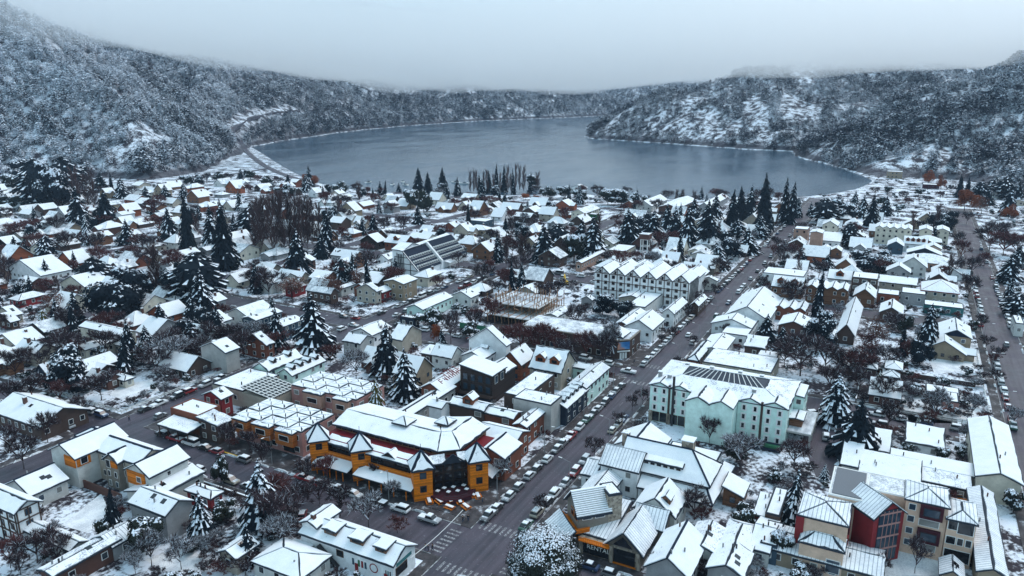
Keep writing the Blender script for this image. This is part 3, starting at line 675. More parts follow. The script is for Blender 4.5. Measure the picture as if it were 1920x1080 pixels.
    def dormer(s, x, y, z, w, h, depth, face, wall='white', p=.7, snow='roof_snow', glass='glass'):
        """small gabled dormer; (x, y, z) is the middle of its front sill"""
        if face == '-y': X0, X1, Y0, Y1, k = x - w / 2, x + w / 2, y, y + depth, 'gy'
        else: X0, X1, Y0, Y1, k = x, x + depth, y - w / 2, y + w / 2, 'gx'
        (a0, b0), (a1, b1) = s.L(X0, Y0), s.L(X1, Y1); mb = MB().box(a0, b0, z - .8, a1, b1, z + h); r = z + h + p * w / 2 - .06
        if k == 'gy': mb.hull([(a0, b0, z + h), (a1, b0, z + h), ((a0 + a1) / 2, b0, r)], [(a0, b1, z + h), (a1, b1, z + h), ((a0 + a1) / 2, b1, r)])
        else: mb.hull([(a0, b0, z + h), (a0, b1, z + h), (a0, (b0 + b1) / 2, r)], [(a1, b0, z + h), (a1, b1, z + h), (a1, (b0 + b1) / 2, r)])
        d = mb.build('dormer', wall, s.root)
        s.roof(k, X0, X1, Y0, Y1, z + h, .25, p, snow=snow, t=.12, gap=.06, parent=d)
        s.window(face, x if face == '-y' else y, z + h * .5, w * .55, h * .7, Y0 if face == '-y' else X0, None, glass)
    def chimney(s, x, y, z0, z1, w=.8, mat='brick'):
        c = s.box('chimney', x - w / 2, x + w / 2, y - w / 2, y + w / 2, z0, z1, mat)
        cp = link('chimney_cap', unit('roof_snow'), c); cp.location = (0, 0, .5 + .08 / (z1 - z0)); cp.scale = (1.15, 1.15, .16 / (z1 - z0))
    def seal(s, label, cat='house', group=None, desc=None, mark=None):
        tag(s.root, label, cat, group); FOOT.append(s); s.desc = desc; s.mark = mark; return s
FOOT = []
OCC = []                                            # occupied rectangles (x0, x1, y0, y1)
ZO = dict(Z1=(0,540),Z2=(480,540),Z3=(960,540),Z4=(1440,540),Z5=(0,810),Z6=(480,810),Z7=(960,810),Z8=(1440,810),U1=(0,300),U2=(480,300),U3=(960,300),U4=(1440,300))
def zp(zone, x, y):
    if zone is None: return x, y
    if isinstance(zone, tuple): return zone[0] + x / zone[2], zone[1] + y / zone[2]
    o = ZO[zone]; return o[0] + x / 4, o[1] + y / 4
def reach(n, H, d, xt):
    lo, hi = 0.0, 140.0
    f = lambda t: px_of(n[0] + d[0] * t, n[1] + d[1] * t, H)[0] - xt
    if f(lo) * f(hi) > 0: return None
    for _ in range(40):
        m = (lo + hi) / 2
        if f(lo) * f(m) <= 0: hi = m
        else: lo = m
    return lo
def rect(zone, nx, ny, xr, xl, H):
    """footprint from the nearest eave corner and how far its two eaves run; a tuple gives a length in metres"""
    n = at(*zp(zone, nx, ny), H)
    la = xr[0] if isinstance(xr, tuple) else reach(n, H, (1, 0), zp(zone, xr, 0)[0])
    lb = xl[0] if isinstance(xl, tuple) else reach(n, H, (0, 1), zp(zone, xl, 0)[0])
    la = 9.0 if la is None else max(3.0, la); lb = 9.0 if lb is None else max(3.0, lb)
    return n[0], n[0] + la, n[1], n[1] + lb
# ---------------------------------------------------------------- roads and pavements
m, n, b = nodes_of('pavement', 0.7, 0.3)
f = noise(n, 0.35, 5, 0.65); n.links.new(ramp(n, f, [(0.42, (.030, .027, .031)), (0.58, (.075, .067, .072)), (0.70, (.50, .53, .58))]), b.inputs['Base Color'])
m, n, b = nodes_of('kerb_stone', 0.8, 0.2); f = noise(n, 1.2, 4); n.links.new(ramp(n, f, [(.35, (.12, .12, .12)), (.65, (.45, .46, .48))]), b.inputs['Base Color'])
snow_mat('lawn_snow', 0.35)
m, n, b = nodes_of('worn_paint', 0.7, 0.2); f = noise(n, 2.5, 4, .7); n.links.new(ramp(n, f, [(.40, (.07, .065, .075)), (.66, (.42, .42, .44))]), b.inputs['Base Color'])
m, n, b = nodes_of('worn_yellow', 0.7, 0.2); b.inputs['Base Color'].default_value = (.55, .33, .04, 1)
ASTREETS = {67.9: (11.4, -70, 700), 184.7: (10.6, -20, 545), 296: (8.0, 60, 520), 406: (8.0, 60, 480), -37.6: (11.4, 60, 690)}
CSTREETS = {114.5: (11.4, -120, 330), 224.0: (11.0, -20, 330), 334: (10.5, -20, 430), 446: (9.5, -20, 520), 556: (8.0, 0, 420)}
xs = sorted(CSTREETS); SWK = 2.6
mb = MB()
for y, (w, lo, hi) in ASTREETS.items(): mb.face([(lo, y - w / 2, .03), (hi, y - w / 2, .03), (hi, y + w / 2, .03), (lo, y + w / 2, .03)])
roads = mb.build('road', 'asphalt'); tag(roads, kind='structure')
mb = MB()
for x, (w, lo, hi) in CSTREETS.items():
    ys = sorted([lo, hi] + [q for y, (wy, l2, h2) in ASTREETS.items() if lo < y < hi and l2 < x < h2 for q in (y - wy / 2, y + wy / 2)])
    for a, c in zip(ys[0::2], ys[1::2]): mb.face([(x - w / 2, a, .03), (x + w / 2, a, .03), (x + w / 2, c, .03), (x - w / 2, c, .03)])
tag(mb.build('cross_road', 'asphalt'), kind='structure')
def walk(x0, x1, y0, y1):
    w = MB(); w.box(x0, y0, -.2, x1, y1, .13); o = w.build('pavement', 'pavement'); tag(o, kind='structure')
def kerb(x0, x1, y0, y1):
    w = MB(); w.box(x0, y0, -.2, x1, y1, .15); o = w.build('kerb', 'kerb_stone'); tag(o, kind='structure')
for y, (w, lo, hi) in ASTREETS.items():
    if y > 250: continue
    cuts = [lo] + [q for x in xs if lo < x < hi and CSTREETS[x][1] < y < CSTREETS[x][2] for q in (x - CSTREETS[x][0] / 2, x + CSTREETS[x][0] / 2)] + [hi]
    for a, c in zip(cuts[0::2], cuts[1::2]):
        for sg in (-1, 1):
            e = y + sg * w / 2; k0, k1 = sorted((e, e + sg * .18)); p0, p1 = sorted((e + sg * .18, e + sg * SWK)); kerb(a, c, k0, k1); walk(a, c, p0, p1)
for x, (w, lo, hi) in CSTREETS.items():
    if x > 345: continue
    ys = sorted([lo, hi] + [q for y, (wy, l2, h2) in ASTREETS.items() if lo < y < hi and l2 < x < h2 for q in (y - wy / 2 - (SWK if y < 250 else 0), y + wy / 2 + (SWK if y < 250 else 0))])
    for a, c in zip(ys[0::2], ys[1::2]):
        for sg in (-1, 1):
            e = x + sg * w / 2; k0, k1 = sorted((e, e + sg * .18)); p0, p1 = sorted((e + sg * .18, e + sg * SWK)); kerb(k0, k1, a + .01, c - .01); walk(p0, p1, a + .01, c - .01)
for q in ((122.85, 126.5, 91.2, 127.6), (122.85, 127.6, 127.7, 179), (123, 137, 76.2, 91.1), (137.1, 147, 76.2, 81.4), (122.8, 124, 37, 62), (226, 233.2, 76.3, 122), (233.3, 249, 73.8, 79)):
    w = MB(); w.box(q[0], q[2], -.2, q[1], q[3], .125); tag(w.build('pavement', 'pavement'), kind='structure')
# ridges of shovelled snow along the kerbs
rb = random.Random(4); mb = MB()
for y, (w, lo, hi) in ASTREETS.items():
    for sg in (-1, 1):
        x = max(lo, 60)
        while x < min(hi, 560):
            L = rb.uniform(1.0, 5.0)
            if rb.random() < .42 and not any(abs(x + L / 2 - c) < 12 for c in CSTREETS):
                e = y + sg * (w / 2 + rb.uniform(-.5, .7)); t = rb.uniform(.3, .9); h = rb.uniform(.15, .4)
                mb.hull([(x, e - t / 2, .02), (x + L, e - t / 2, .02), (x + L * .9, e + t / 2, .02), (x + L * .1, e + t / 2, .02)], [(x + L * .2, e - t * .2, h + .1), (x + L * .7, e - t * .25, h + .13), (x + L * .75, e + t * .2, h + .1), (x + L * .3, e + t * .25, h + .12)])
            x += L
for x, (w, lo, hi) in CSTREETS.items():
    for sg in (-1, 1):
        y = max(lo, -60)
        while y < min(hi, 330):
            L = rb.uniform(1.0, 5.0)
            if rb.random() < .42 and not any(abs(y + L / 2 - c) < 12 for c in ASTREETS):
                e = x + sg * (w / 2 + rb.uniform(-.5, .7)); t = rb.uniform(.3, .9); h = rb.uniform(.15, .4)
                mb.hull([(e - t / 2, y, .02), (e + t / 2, y + L * .1, .02), (e + t / 2, y + L * .9, .02), (e - t / 2, y + L, .02)], [(e - t * .2, y + L * .2, h + .1), (e + t * .2, y + L * .3, h + .12), (e + t * .2, y + L * .75, h + .1), (e - t * .25, y + L * .7, h + .13)])
            y += L
tag(mb.build('snow_banks', 'thin_snow'), 'low ridges of shovelled snow along the kerbs', 'snow', kind='stuff')
# crosswalk bars and lane marks, each one a piece of the road
def mark(x0, x1, y0, y1, mat='worn_paint', z=.036):
    MB().face([(x0, y0, z), (x1, y0, z), (x1, y1, z), (x0, y1, z)]).build('marking', mat, roads)
for cx in (114.5, 224.0):
    for k in range(8):
        y = 63.2 + k * 1.25
        mark(cx - 9.6, cx - 6.6, y, y + .55); mark(cx + 6.6, cx + 9.6, y, y + .55)
    for k in range(7):
        x = cx - 4.6 + k * 1.3
        mark(x, x + .55, 74.6, 77.4); mark(x, x + .55, 58.4, 61.2)
for k in range(3): mark(196 + 40 * k, 199 + 40 * k, 67.85, 68.0)
MB().box(120.0, 143, .15, 120.3, 148, .28).build('yellow_kerb', 'yellow', roads)
# snowed-over lawns and yards
for pts in ([(205, 740), (225, 722), (285, 712), (300, 735), (235, 752)], [(1690, 655), (1835, 655), (1842, 690), (1752, 702), (1742, 672)], [(1672, 730), (1700, 715), (1835, 745), (1842, 795), (1682, 792)], [(115, 985), (190, 925), (205, 960), (165, 1000)], [(440, 985), (475, 960), (500, 975), (460, 1000)], [(270, 1050), (340, 1025), (420, 1060), (330, 1080)], [(1570, 1062), (1690, 1030), (1780, 1055), (1760, 1080), (1600, 1080)], [(1790, 930), (1900, 960), (1860, 975), (1800, 960)]):
    tag(MB().face([(*at(*p), .03) for p in pts[::-1]]).build('lawn', 'lawn_snow'), kind='structure')
tag(MB().face([(*at(*p), .034) for p in [(1512, 772), (1560, 756), (1600, 770), (1650, 820), (1640, 868), (1580, 905), (1530, 895), (1505, 830)][::-1]]).build('yard', 'asphalt'), kind='structure')
# ---------------------------------------------------------------- houses read off block by block
# zone, near eave corner x, y, reach right, reach left, eave height, roof, wall, options, description
T3a, T3b, T3c, T45 = (640, 560, 3), (1280, 500, 3), (0, 420, 3), (280, 690, 4.571)
HOUSES = [
 ('Z5', 230, 470, 500, 40, 4, 'gx', 'pale', dict(cap=1), 'low pale house with a wavy snowy roof and pergola terrace'),
 ('Z5', 525, 878, 645, 175, 3.4, 'gy', 'pale', {}, 'long low pale house with one plain snowy slope'),
 ('Z5', 845, 852, 1020, 705, 3.5, 'gx', 'grey', dict(snow='rib_snow_x'), 'small grey house with stepped snowy roof and brick chimney'),
 ('Z5', 400, 1075, 890, 300, 4, 'gx', 'brick', dict(p=.22, step=6), 'long narrow brick shed with snowy roof'),
 ('Z5', 1240, 620, 1435, 975, 6.5, 'gy', 'grey', dict(p=.55, win=0), 'blank grey-walled house with folded snowy roof'),
 ('Z5', 1130, 505, 1520, 950, 4.2, 'gx', 'pale', dict(p=.3), 'long pale house with skylight beside the cross street'),
 ('Z5', 1580, 492, 1655, 1400, 3.6, 'hip', 'red', dict(p=.35), 'low hipped house with red wall by the pavement'),
 ('Z5', 1770, 940, 1925, 1645, 4, 'gx', 'beige', {}, 'beige gabled house beside the snow-laden conifer'),
 ('Z1', 805, 697, 905, 650, 3.2, 'gy', 'brick', dict(p=.75, frame='frame_white', chim=1), 'brick bungalow with steep snowy roof beside a white lawn'),
 ('Z1', 935, 690, 985, 830, 2.8, 'hip', 'cream', dict(p=.45), 'low cream annex behind the brick bungalow'),
 ('Z1', 265, 490, 425, 110, 5, 'gy', 'cream', dict(p=.7, win=0, chim=1), 'cream gabled house with blank end wall'),
 ('Z1', 915, 355, 1015, 600, 6, 'gy', 'cream', dict(p=.4), 'large cream house with a broad snowy roof and chimney'),
 ('Z1', 640, 462, 930, 550, 4.5, 'gx', 'cream', dict(p=.35), 'long cream wing with twin gabled ends'),
 ('Z1', 1055, 462, 1125, 850, 3.5, 'hip', 'beige', dict(p=.5, chim=1), 'hipped beige house with a tall brick chimney'),
 ('Z1', 690, 262, 757, 612, 3, 'gx', 'red', dict(p=.4), 'small bright red hut'),
 ('Z1', 1690, 482, 1790, 1505, 7.5, 'gx', 'concrete', dict(p=.45, win=0, chim=1), 'tall grey-walled house with orange timber bay'),
 ('Z1', 1400, 622, 1580, 1150, 3, 'gy', 'brown', dict(p=.75), 'dark brown house with deep gable and sagging eaves'),
 ('Z1', 350, 640, 395, 270, 3, 'gx', 'navy', dict(p=.9), 'tiny dark gabled porch house'),
 (None, 455, 735, 524, 398, 5, 'flat', 'beige', dict(step=5), 'broad flat-roofed beige market hall'),
 (T45, 615, 262, 705, 465, 6.0, 'gx', 'red', dict(p=.45), 'red gabled hut rising behind the corner shop'),
 (T45, 418, 432, 610, 182, 5.2, 'flat', 'rust', dict(step=4, parapet=.9), 'flat corner shop with red parapet'),
 (T45, 590, 495, 720, 420, 5.4, 'sy', 'brown', dict(p=.12, snow='thin_snow'), 'brown shop with thinly covered metal roof'),
 ('Z2', 270, 652, 512, 172, 5.5, 'gx', 'mint', dict(p=.6, dorm=4), 'mint-gabled terrace with four dormers'),
 ('Z2', 95, 618, 345, -20, 5.5, 'gx', 'mint', dict(p=.6, dorm=2), 'mint-gabled terrace with stepped snowy roof'),
 (T3c, 1440, 540, 1582, 1365, 7, 'gx', 'blue', dict(p=.25, w=1.8), 'two-storey dark blue lodge with snowy roof'),
 (T3c, 1595, 575, 1700, 1513, 6, 'gx', 'blue', dict(p=.3), 'dark blue shed with ribbed snowy roof'),
 ('Z2', 780, 415, 882, 655, 5.5, 'gy', 'concrete', dict(p=.5), 'grey-cream gabled house beside tall conifers'),
 ('Z2', 870, 352, 1010, 715, 5, 'gx', 'white', dict(p=.4), 'long white house with dark skylights in its roof'),
 ('Z2', 1095, 388, 1240, 1005, 5.5, 'gy', 'beige', dict(p=.6, win=0), 'house with blank beige gable behind the conifers'),
 ('Z2', 1465, 520, 1545, 1320, 5, 'gy', 'pale', dict(p=.8), 'steep snowy house with pale gable and flue'),
 ('Z2', 1335, 502, 1400, 1240, 4, 'sx', 'brown', dict(p=.2), 'brown flat-topped extension below the steep house'),
 ('Z2', 1875, 428, 1900, 1597, 8, 'gx', 'white', dict(p=.7, win=0), 'tall blank white house with pointed gable'),
 ('Z2', 1700, 532, 1835, 1545, 5, 'gx', 'white', dict(p=.5, dorm=1), 'white house with a broad snowy roof and box dormer'),
 (T3a, 1010, 368, 1085, 895, 6, 'gx', 'red_wood', dict(p=.95, frame='frame_dark'), 'orange timber chalet with pointed gable'),
 (T3a, 1235, 412, 1315, 1060, 6.3, 'gy', 'beige', dict(p=.95, dormx=2), 'steep chalet with two orange dormer gables'),
 (T3a, 1385, 395, 1412, 1290, 5, 'gy', 'mint', dict(p=.5), 'small pale green house with clean snowy roof'),
 (T3a, 1375, 500, 1505, 1280, 6.2, 'gx', 'mint', dict(p=.45, snow='rib_snow_x'), 'mint-gabled row with striped snowy roof on the main street'),
 (T3a, 1265, 612, 1385, 1160, 5.6, 'gx', 'navy', dict(p=.45, dorm=5), 'dark shop row with five small dormers on the main street'),
 (T3a, 1180, 605, 1242, 968, 8, 'flat', 'concrete', dict(win=0), 'blank grey concrete block with flat snowy roof'),
 (T3a, 1035, 560, 1200, 915, 7, 'flat', 'brown', dict(step=5), 'flat brown block with roof hatch'),
 (T3a, 560, 520, 720, 450, 5.5, 'gx', 'rust', dict(p=.55, red=1), 'long hall with red lettering on its snowy roof'),
 (T3a, 330, 690, 640, 258, 5, 'gx', 'concrete', dict(p=.35, cap=1), 'long arcade roof with dark ridge line'),
 (T3a, 1040, 720, 1172, 972, 6, 'gx', 'rust', dict(p=.4, frame='frame_white'), 'rust-red corner shop facing the main street'),
 (T3a, 965, 672, 1010, 800, 6, 'gy', 'rust', dict(p=.35, w=1.8), 'orange-windowed upper floor of the rust shop row'),
 (T3a, 800, 628, 850, 610, 6.6, 'gy', 'brown', dict(p=.4, w=1.8, dormx=1), 'brown shop row with small pediment'),
 (T3a, 562, 612, 606, 493, 6.8, 'gy', 'white', dict(p=.4, win=0), 'white box house with bright rust end wall'),
 (T3b, 480, 300, 560, 240, 5, 'gx', 'white', dict(p=.55), 'broad white gabled shop with flat skylight'),
 (T3b, 385, 345, 410, 165, 4.5, 'gx', 'white', dict(p=.35), 'low white gabled shop with arched window'),
 (T3b, 365, 395, 440, 215, 4, 'flat', 'white', {}, 'flat white shop with stepped snowy roofs'),
 (T3b, 85, 524, 165, 40, 4.4, 'pyr', 'red_wood', dict(p=.75, cap=1, w=1.8), 'rust brick pavilion with pyramid roof'),
 (T3b, 230, 480, 290, 100, 4, 'gx', 'white', dict(p=.3), 'narrow white shop with two snowy gables'),
 (T3b, 500, 602, 545, 110, 4.5, 'flat', 'beige', dict(step=5), 'flat snowy roofs behind the green hotel'),
 (T3b, 460, 458, 478, 350, 4.5, 'sx', 'brown', dict(p=.3), 'house with a single striped snow slope'),
 (T3b, 530, 520, 548, 415, 3.5, 'flat', 'beige', {}, 'small flat annex with pink flue'),
 (T3b, 690, 252, 712, 512, 5, 'gx', 'rust', dict(p=.5, zig=3), 'rust chalet row with three zigzag gables'),
 (T3b, 705, 348, 730, 540, 4, 'gx', 'brick', dict(p=.4), 'plain brick house with two snowy slopes'),
 (T3b, 965, 385, 1010, 868, 4, 'gx', 'brown', dict(p=1.3), 'house with one huge steep grey-white roof'),
 (T3b, 850, 388, (12,), 735, 4, 'hip', 'cream', dict(p=.55), 'cream house with low hipped roof'),
 (T3b, 1235, 268, (14,), 1110, 4.2, 'gx', 'brown', dict(p=.6, chim=1), 'brown gabled house with dark chimney stack'),
 (T3b, 1625, 405, (16,), 1450, 6, 'gx', 'tan', dict(p=.55, dark=1), 'tan house with big slate-blue gable by the avenue'),
 (T3b, 1090, 575, (13,), 870, 3.8, 'hip', 'brown', dict(p=.55), 'broad hipped house under bare trees'),
 (T3b, 1230, 578, (7,), 1143, 4.5, 'hip', 'brick', dict(p=.5), 'small brick house with pyramid snow roof'),
 (T3b, 1215, 622, (6,), 1130, 3, 'hip', 'brick', dict(p=.5), 'low brick shed with hipped snow roof'),
 (T3b, 1222, 740, (11,), 1052, 3.5, 'gy', 'brick', dict(p=.6), 'orange brick cottage beside the golden conifer'),
 (T3b, 1555, 770, (8,), 1465, 3, 'flat', 'pink', {}, 'small flat-roofed pink house in the snowy garden'),
 ('Z4', 1440, 820, (7,), 1450, 2.6, 'flat', 'brick', {}, 'low brick outbuilding in the avenue garden'),
 ('U4', 270, 880, (14,), -40, 5.5, 'flat', 'white', dict(step=4), 'long flat white shop row with dark red end'),
 ('U4', 255, 965, (12,), 30, 5, 'gy', 'brown_wood', dict(p=.6, dormx=2), 'brown timber lodge with twin dormers'),
 ('U4', 600, 985, (12,), 288, 7, 'gx', 'brown_wood', dict(p=.4, zig=4), 'brown three-storey lodge with four low gables'),
 ('U4', 620, 900, (12,), 450, 6, 'gy', 'white', dict(p=.5, dormx=1), 'white house with a blue dormer window'),
 ('U4', 825, 900, (12,), 630, 9, 'flat', 'brown', dict(w=1.8), 'dark brown block with square tower'),
 ('U4', 1115, 940, (14,), 835, 5.5, 'gy', 'beige', dict(p=.25), 'long beige two-storey house with fretted roof edge'),
 ('U4', 1430, 1000, (16,), 1155, 6, 'hip', 'beige', dict(p=.5, rmat='roof_red'), 'beige villa with red ridges on its hipped roof'),
 ('U4', 800, 1030, (14,), 645, 5, 'gx', 'brown_wood', dict(p=.8), 'brown gabled chalet with steep snowy roof'),
 ('U4', 985, 1020, (9,), 820, 4.5, 'flat', 'rust', {}, 'low rust-coloured house with flat white roof'),
 ('U4', 1185, 1015, (10,), 1000, 5, 'flat', 'grey', {}, 'grey two-storey house with flat roof'),
 ('Z4', 1470, 160, (8,), 1170, 3.5, 'flat', 'teal', {}, 'low shop with teal fascia by the avenue'),
 ('U4', 1080, 525, (16,), 808, 10, 'gx', 'cream', dict(p=.3, zig=5, floors=3), 'four-storey cream hotel with zigzag snowy eaves'),
 ('U4', 1360, 535, (14,), 1258, 8.5, 'gx', 'cream', dict(p=.4), 'tall cream house with gable and small windows'),
 ('U4', 1232, 530, (14,), 1140, 8.5, 'gx', 'cream', dict(p=.4), 'tall cream gabled house with blank side wall'),
 ('U4', 1190, 635, (11,), 1022, 5, 'gy', 'white', dict(p=.6, dormx=4), 'white row with four red dormer gables'),
 ('U4', 1015, 645, (14,), 900, 5, 'gx', 'blue', dict(p=.6), 'blue-gabled house with cream side wing'),
 ('U4', 1300, 668, (10,), 1180, 4.5, 'gx', 'peach', dict(p=.5), 'peach gabled cottage beside the dormer row'),
 ('U4', 1372, 785, (16,), 1030, 4.5, 'hip', 'salmon', dict(p=.4), 'broad hipped house with pink lower wall'),
 ('U4', 1300, 715, (10,), 1045, 4.5, 'gx', 'navy', dict(p=.4), 'dark blue gabled annex behind the broad hipped house'),
 ('U4', 405, 548, (10,), 320, 11, 'gx', 'salmon', dict(p=.25, win=0), 'tall salmon apartment house with sloped top'),
 ('U4', 300, 525, (10,), 195, 9, 'flat', 'salmon', {}, 'salmon apartment house with flat snowy roof'),
 ('U4', 520, 492, (14,), 410, 9, 'gx', 'cream', dict(p=.6), 'cream castle-like house with little turret roofs'),
 ('U4', 275, 635, (12,), 155, 5, 'gx', 'brown', dict(p=.6), 'brown chalet with two snowy gables by the main street'),
 ('U4', 540, 612, (12,), 400, 5, 'sx', 'white', dict(p=.25), 'white house with single sloping roof'),
 ('U4', 550, 685, (9,), 385, 4, 'gx', 'brown_wood', dict(p=.5, zig=2), 'timber chalet with twin snowy gables'),
 ('U4', 615, 440, (12,), 500, 4, 'hip', 'brown', dict(p=.5, snow='thin_snow'), 'grey-roofed house among the dark conifers'),
 ('U4', 1010, 92, (10,), 893, 7, 'flat', 'tan', {}, 'tan two-storey house on the lake shore'),
 ('U4', 1285, 190, (10,), 1160, 3.5, 'flat', 'maroon', {}, 'low dark red boathouse on the snowy shore'),
 ('U4', 1745, 255, (12,), 1680, 4, 'gx', 'pale', dict(p=.4), 'pale cottage under the wooded slope'),
 ('U4', 1920, 310, (14,), 1840, 4, 'gx', 'beige', dict(p=.3), 'beige house at the foot of the slope'),
 ('Z4', 1925, 275, (12,), 1870, 5, 'flat', 'pale', {}, 'pale roadside building with black panel'),
 ('U2', 905, 985, 932, 755, 6, 'gx', 'beige', dict(p=.5), 'cream corner house with arched porch'),
 ('U2', 945, 992, 1068, 865, 4.8, 'gx', 'red', dict(p=.5), 'shop row with bright red awnings'),
 ('U2', 1105, 928, 1205, 960, 8, 'gx', 'tan', dict(p=.25), 'tan three-storey shop building with zigzag roof'),
 ('U2', 505, 985, 612, 380, 4.5, 'gy', 'brown', dict(p=.9, snow='thin_snow'), 'steep-roofed brown house with thin snow'),
 ('U2', 275, 968, 370, 218, 4, 'gx', 'red', dict(p=.5, rmat='roof_red', bare=1), 'house with bright red half-bare roof'),
 ('U2', 640, 962, 740, 600, 4, 'gx', 'pale', dict(p=.5), 'pale cottage with snowy roof beside the red shop row'),
 ('U2', 815, 962, 830, 735, 4.5, 'gx', 'rust', dict(p=.6), 'small rust gabled house in the shop street'),
 ('U2', 690, 835, 745, 565, 4.5, 'gx', 'pale', dict(p=.4), 'pale house with satellite dish on its snowy roof'),
 ('U2', 825, 855, 1055, 742, 4, 'gx', 'white', dict(p=.2), 'long low white hall beside the slope-roofed hotel'),
 ('U2', 640, 718, 712, 565, 4.5, 'gy', 'grey', dict(p=.7), 'grey gabled house with snowy roof below the poplars'),
 ('U2', 1110, 628, 1200, 965, 5, 'gy', 'rust', dict(p=.6, dormx=1), 'rust brick villa with broad snowy roof'),
 ('U2', 1290, 592, 1350, 1150, 6, 'gy', 'cream', dict(p=.5, win=0), 'long cream house with blank gable end'),
 ('U2', 990, 745, 1060, 905, 4, 'gx', 'white', dict(p=.6), 'white house with two peaked snow roofs'),
 ('U2', 1720, 465, 1785, 1600, 4.5, 'flat', 'blue', {}, 'flat dark blue shed with white roof'),
 ('U3', 545, 400, 655, 445, 6, 'gx', 'cream', dict(p=.5), 'cream bus station hall with snowy roof'),
 ('U3', 635, 412, 655, 575, 4.5, 'flat', 'green_paint', dict(win=0), 'low green-walled bus station wing'),
 ('U3', 850, 690, 930, 715, 4, 'flat', 'beige', dict(step=4), 'low beige shed with veranda'),
 ('U3', 1045, 345, 1165, 930, 4.5, 'gx', 'pale', dict(p=.6), 'pale house with three snowy gables among conifers'),
 ('U3', 1250, 360, 1385, 1100, 6, 'gx', 'brick', dict(p=.3), 'long brick hall near the lake shore'),
 ('U3', 1480, 350, 1620, 1400, 5, 'gx', 'grey', dict(p=.7), 'grey sports hall with twin snowy vaults'),
 ('U3', 540, 212, 565, 440, 5, 'gx', 'white', dict(p=.4), 'white-roofed boathouse at the water edge'),
 ('U3', 1535, 905, 1545, 1415, 5, 'gx', 'pale', dict(p=.4), 'pale house with snowy roof at the street bend'),
 ('U3', 520, 770, 690, 498, 5, 'gx', 'salmon', dict(p=.4), 'house with pink end wall behind the half-timbered hotel'),
 ('Z3', 1050, 312, 1140, 850, 5, 'gx', 'white', dict(p=.6), 'white gabled house by the main street'),
 ('Z3', 870, 280, 1000, 775, 4.5, 'gx', 'brick', dict(p=.45), 'brick house with one long snowy slope'),
 ('Z3', 1213, 190, 1310, 1128, 6, 'gx', 'white', dict(p=.8), 'tall white house with steep snowy gable on the main street'),
 ('Z3', 1000, 150, 1130, 860, 5, 'flat', 'pale', dict(win=0), 'flat annex with mint parapet below the half-timbered hotel'),
 ('Z3', 340, 215, 430, 245, 4, 'gx', 'pale', dict(p=.35), 'low pale workshop beside the building site'),
 ('Z3', 600, 90, 610, 520, 4, 'gx', 'grey', dict(p=.6), 'grey shed with snowy gable beside the building site'),
 ('Z3', 1395, 130, 1460, 1375, 5, 'gx', 'brown', dict(p=.9), 'slim chalet with snowy ridge on the main street'),
 ('Z3', 990, 95, (10,), 800, 4, 'gx', 'beige', dict(p=.3), 'pinkish low house below the half-timbered hotel'),
 ('Z3', 1800, 60, (8,), 1735, 4, 'gx', 'rust', dict(p=.9), 'small orange chalet with pointed snow gable'),
 ('U2', 1610, 1030, 1670, 1470, 5, 'gx', 'pale', dict(p=.45), 'pale gabled shop with snowy roof across from the red awnings'),
 ('U2', 1250, 1120, 1470, 1130, 5, 'gx', 'mint', dict(p=.4), 'mint-ended row with long snowy roof'),
 ('Z2', 1190, 235, 1215, 1080, 4, 'flat', 'navy', {}, 'low corner kiosk building with snowy flat roof'),
 ('Z8', 1905, 390, (34,), 1570, 6, 'gx', 'cream', dict(p=.4, win=0), 'big cream warehouse with broad snowy roof'),
 ('Z8', 1135, 385, (9,), 690, 4, 'sx', 'pale', dict(p=.15), 'long low building with single white roof'),
 ('Z8', 1515, 432, (7,), 1135, 3.4, 'sx', 'brown', dict(p=.12), 'open brown carport with white roof'),
 ('Z8', 1560, 335, (5,), 925, 4.2, 'sx', 'cream', dict(p=.12, win=0), 'narrow cream wing with thin snowy roof'),
 ('Z8', 690, 264, (9,), 553, 4, 'sx', 'pale', dict(p=.2), 'small pale house at the lane end'),
 ('Z8', 905, 150, (9,), 720, 4, 'sx', 'beige', dict(p=.2), 'beige lodge with square snowy roof'),
 ('Z8', 1315, 118, (9,), 1040, 3.5, 'sx', 'white', dict(p=.15), 'white outbuilding with red doors'),
 ('Z8', 850, 1085, (9,), 10, 3.6, 'gy', 'tan', dict(p=.3, snow='rib_snow_y'), 'long striped metal roof below the apartment block'),
 ('Z8', 1790, 1085, (33,), 1580, 5, 'gx', 'tan', dict(p=.5, snow='rib_snow_x', win=0), 'long ribbed hall roof with a row of vents'),
 ('Z8', 70, 870, (9,), -60, 4, 'flat', 'blue', {}, 'flat blue-walled house beside the tall snowy conifer'),
 ('Z8', 90, 640, (12,), -20, 4.5, 'flat', 'brown', dict(win=0), 'long flat house with orange bucket on its roof'),
 ('Z8', 1460, 1095, (5,), 1305, 3, 'gx', 'tan', dict(p=.7, snow='rib_snow_x'), 'small striped gable roof in the courtyard'),
 ('Z7', 1320, 1085, (13,), 1010, 4.5, 'gx', 'grey', dict(p=.75, cap=1), 'grey house with steep snow roof and dark ridge'),
 ('Z7', 1760, 965, (13,), 1530, 4, 'hip', 'pale', dict(p=.5), 'pale house with folded hipped roof and cowl'),
 ('Z7', 1520, 905, (9,), 1315, 4, 'gx', 'pale', dict(p=.4), 'pale low house with wide snow slope'),
 ('Z7', 1735, 1085, (8,), 1470, 4, 'gx', 'grey', dict(p=.5), 'house with grey gable in the lower garden'),
 ('Z7', 1925, 900, (12,), 1790, 3.5, 'gy', 'pale', dict(p=.3), 'low pale house beside the folded hipped roof'),
 ('Z7', 1930, 640, (8,), 1830, 3.4, 'sx', 'red', dict(p=.1), 'red-walled lean-to with snowy roof'),
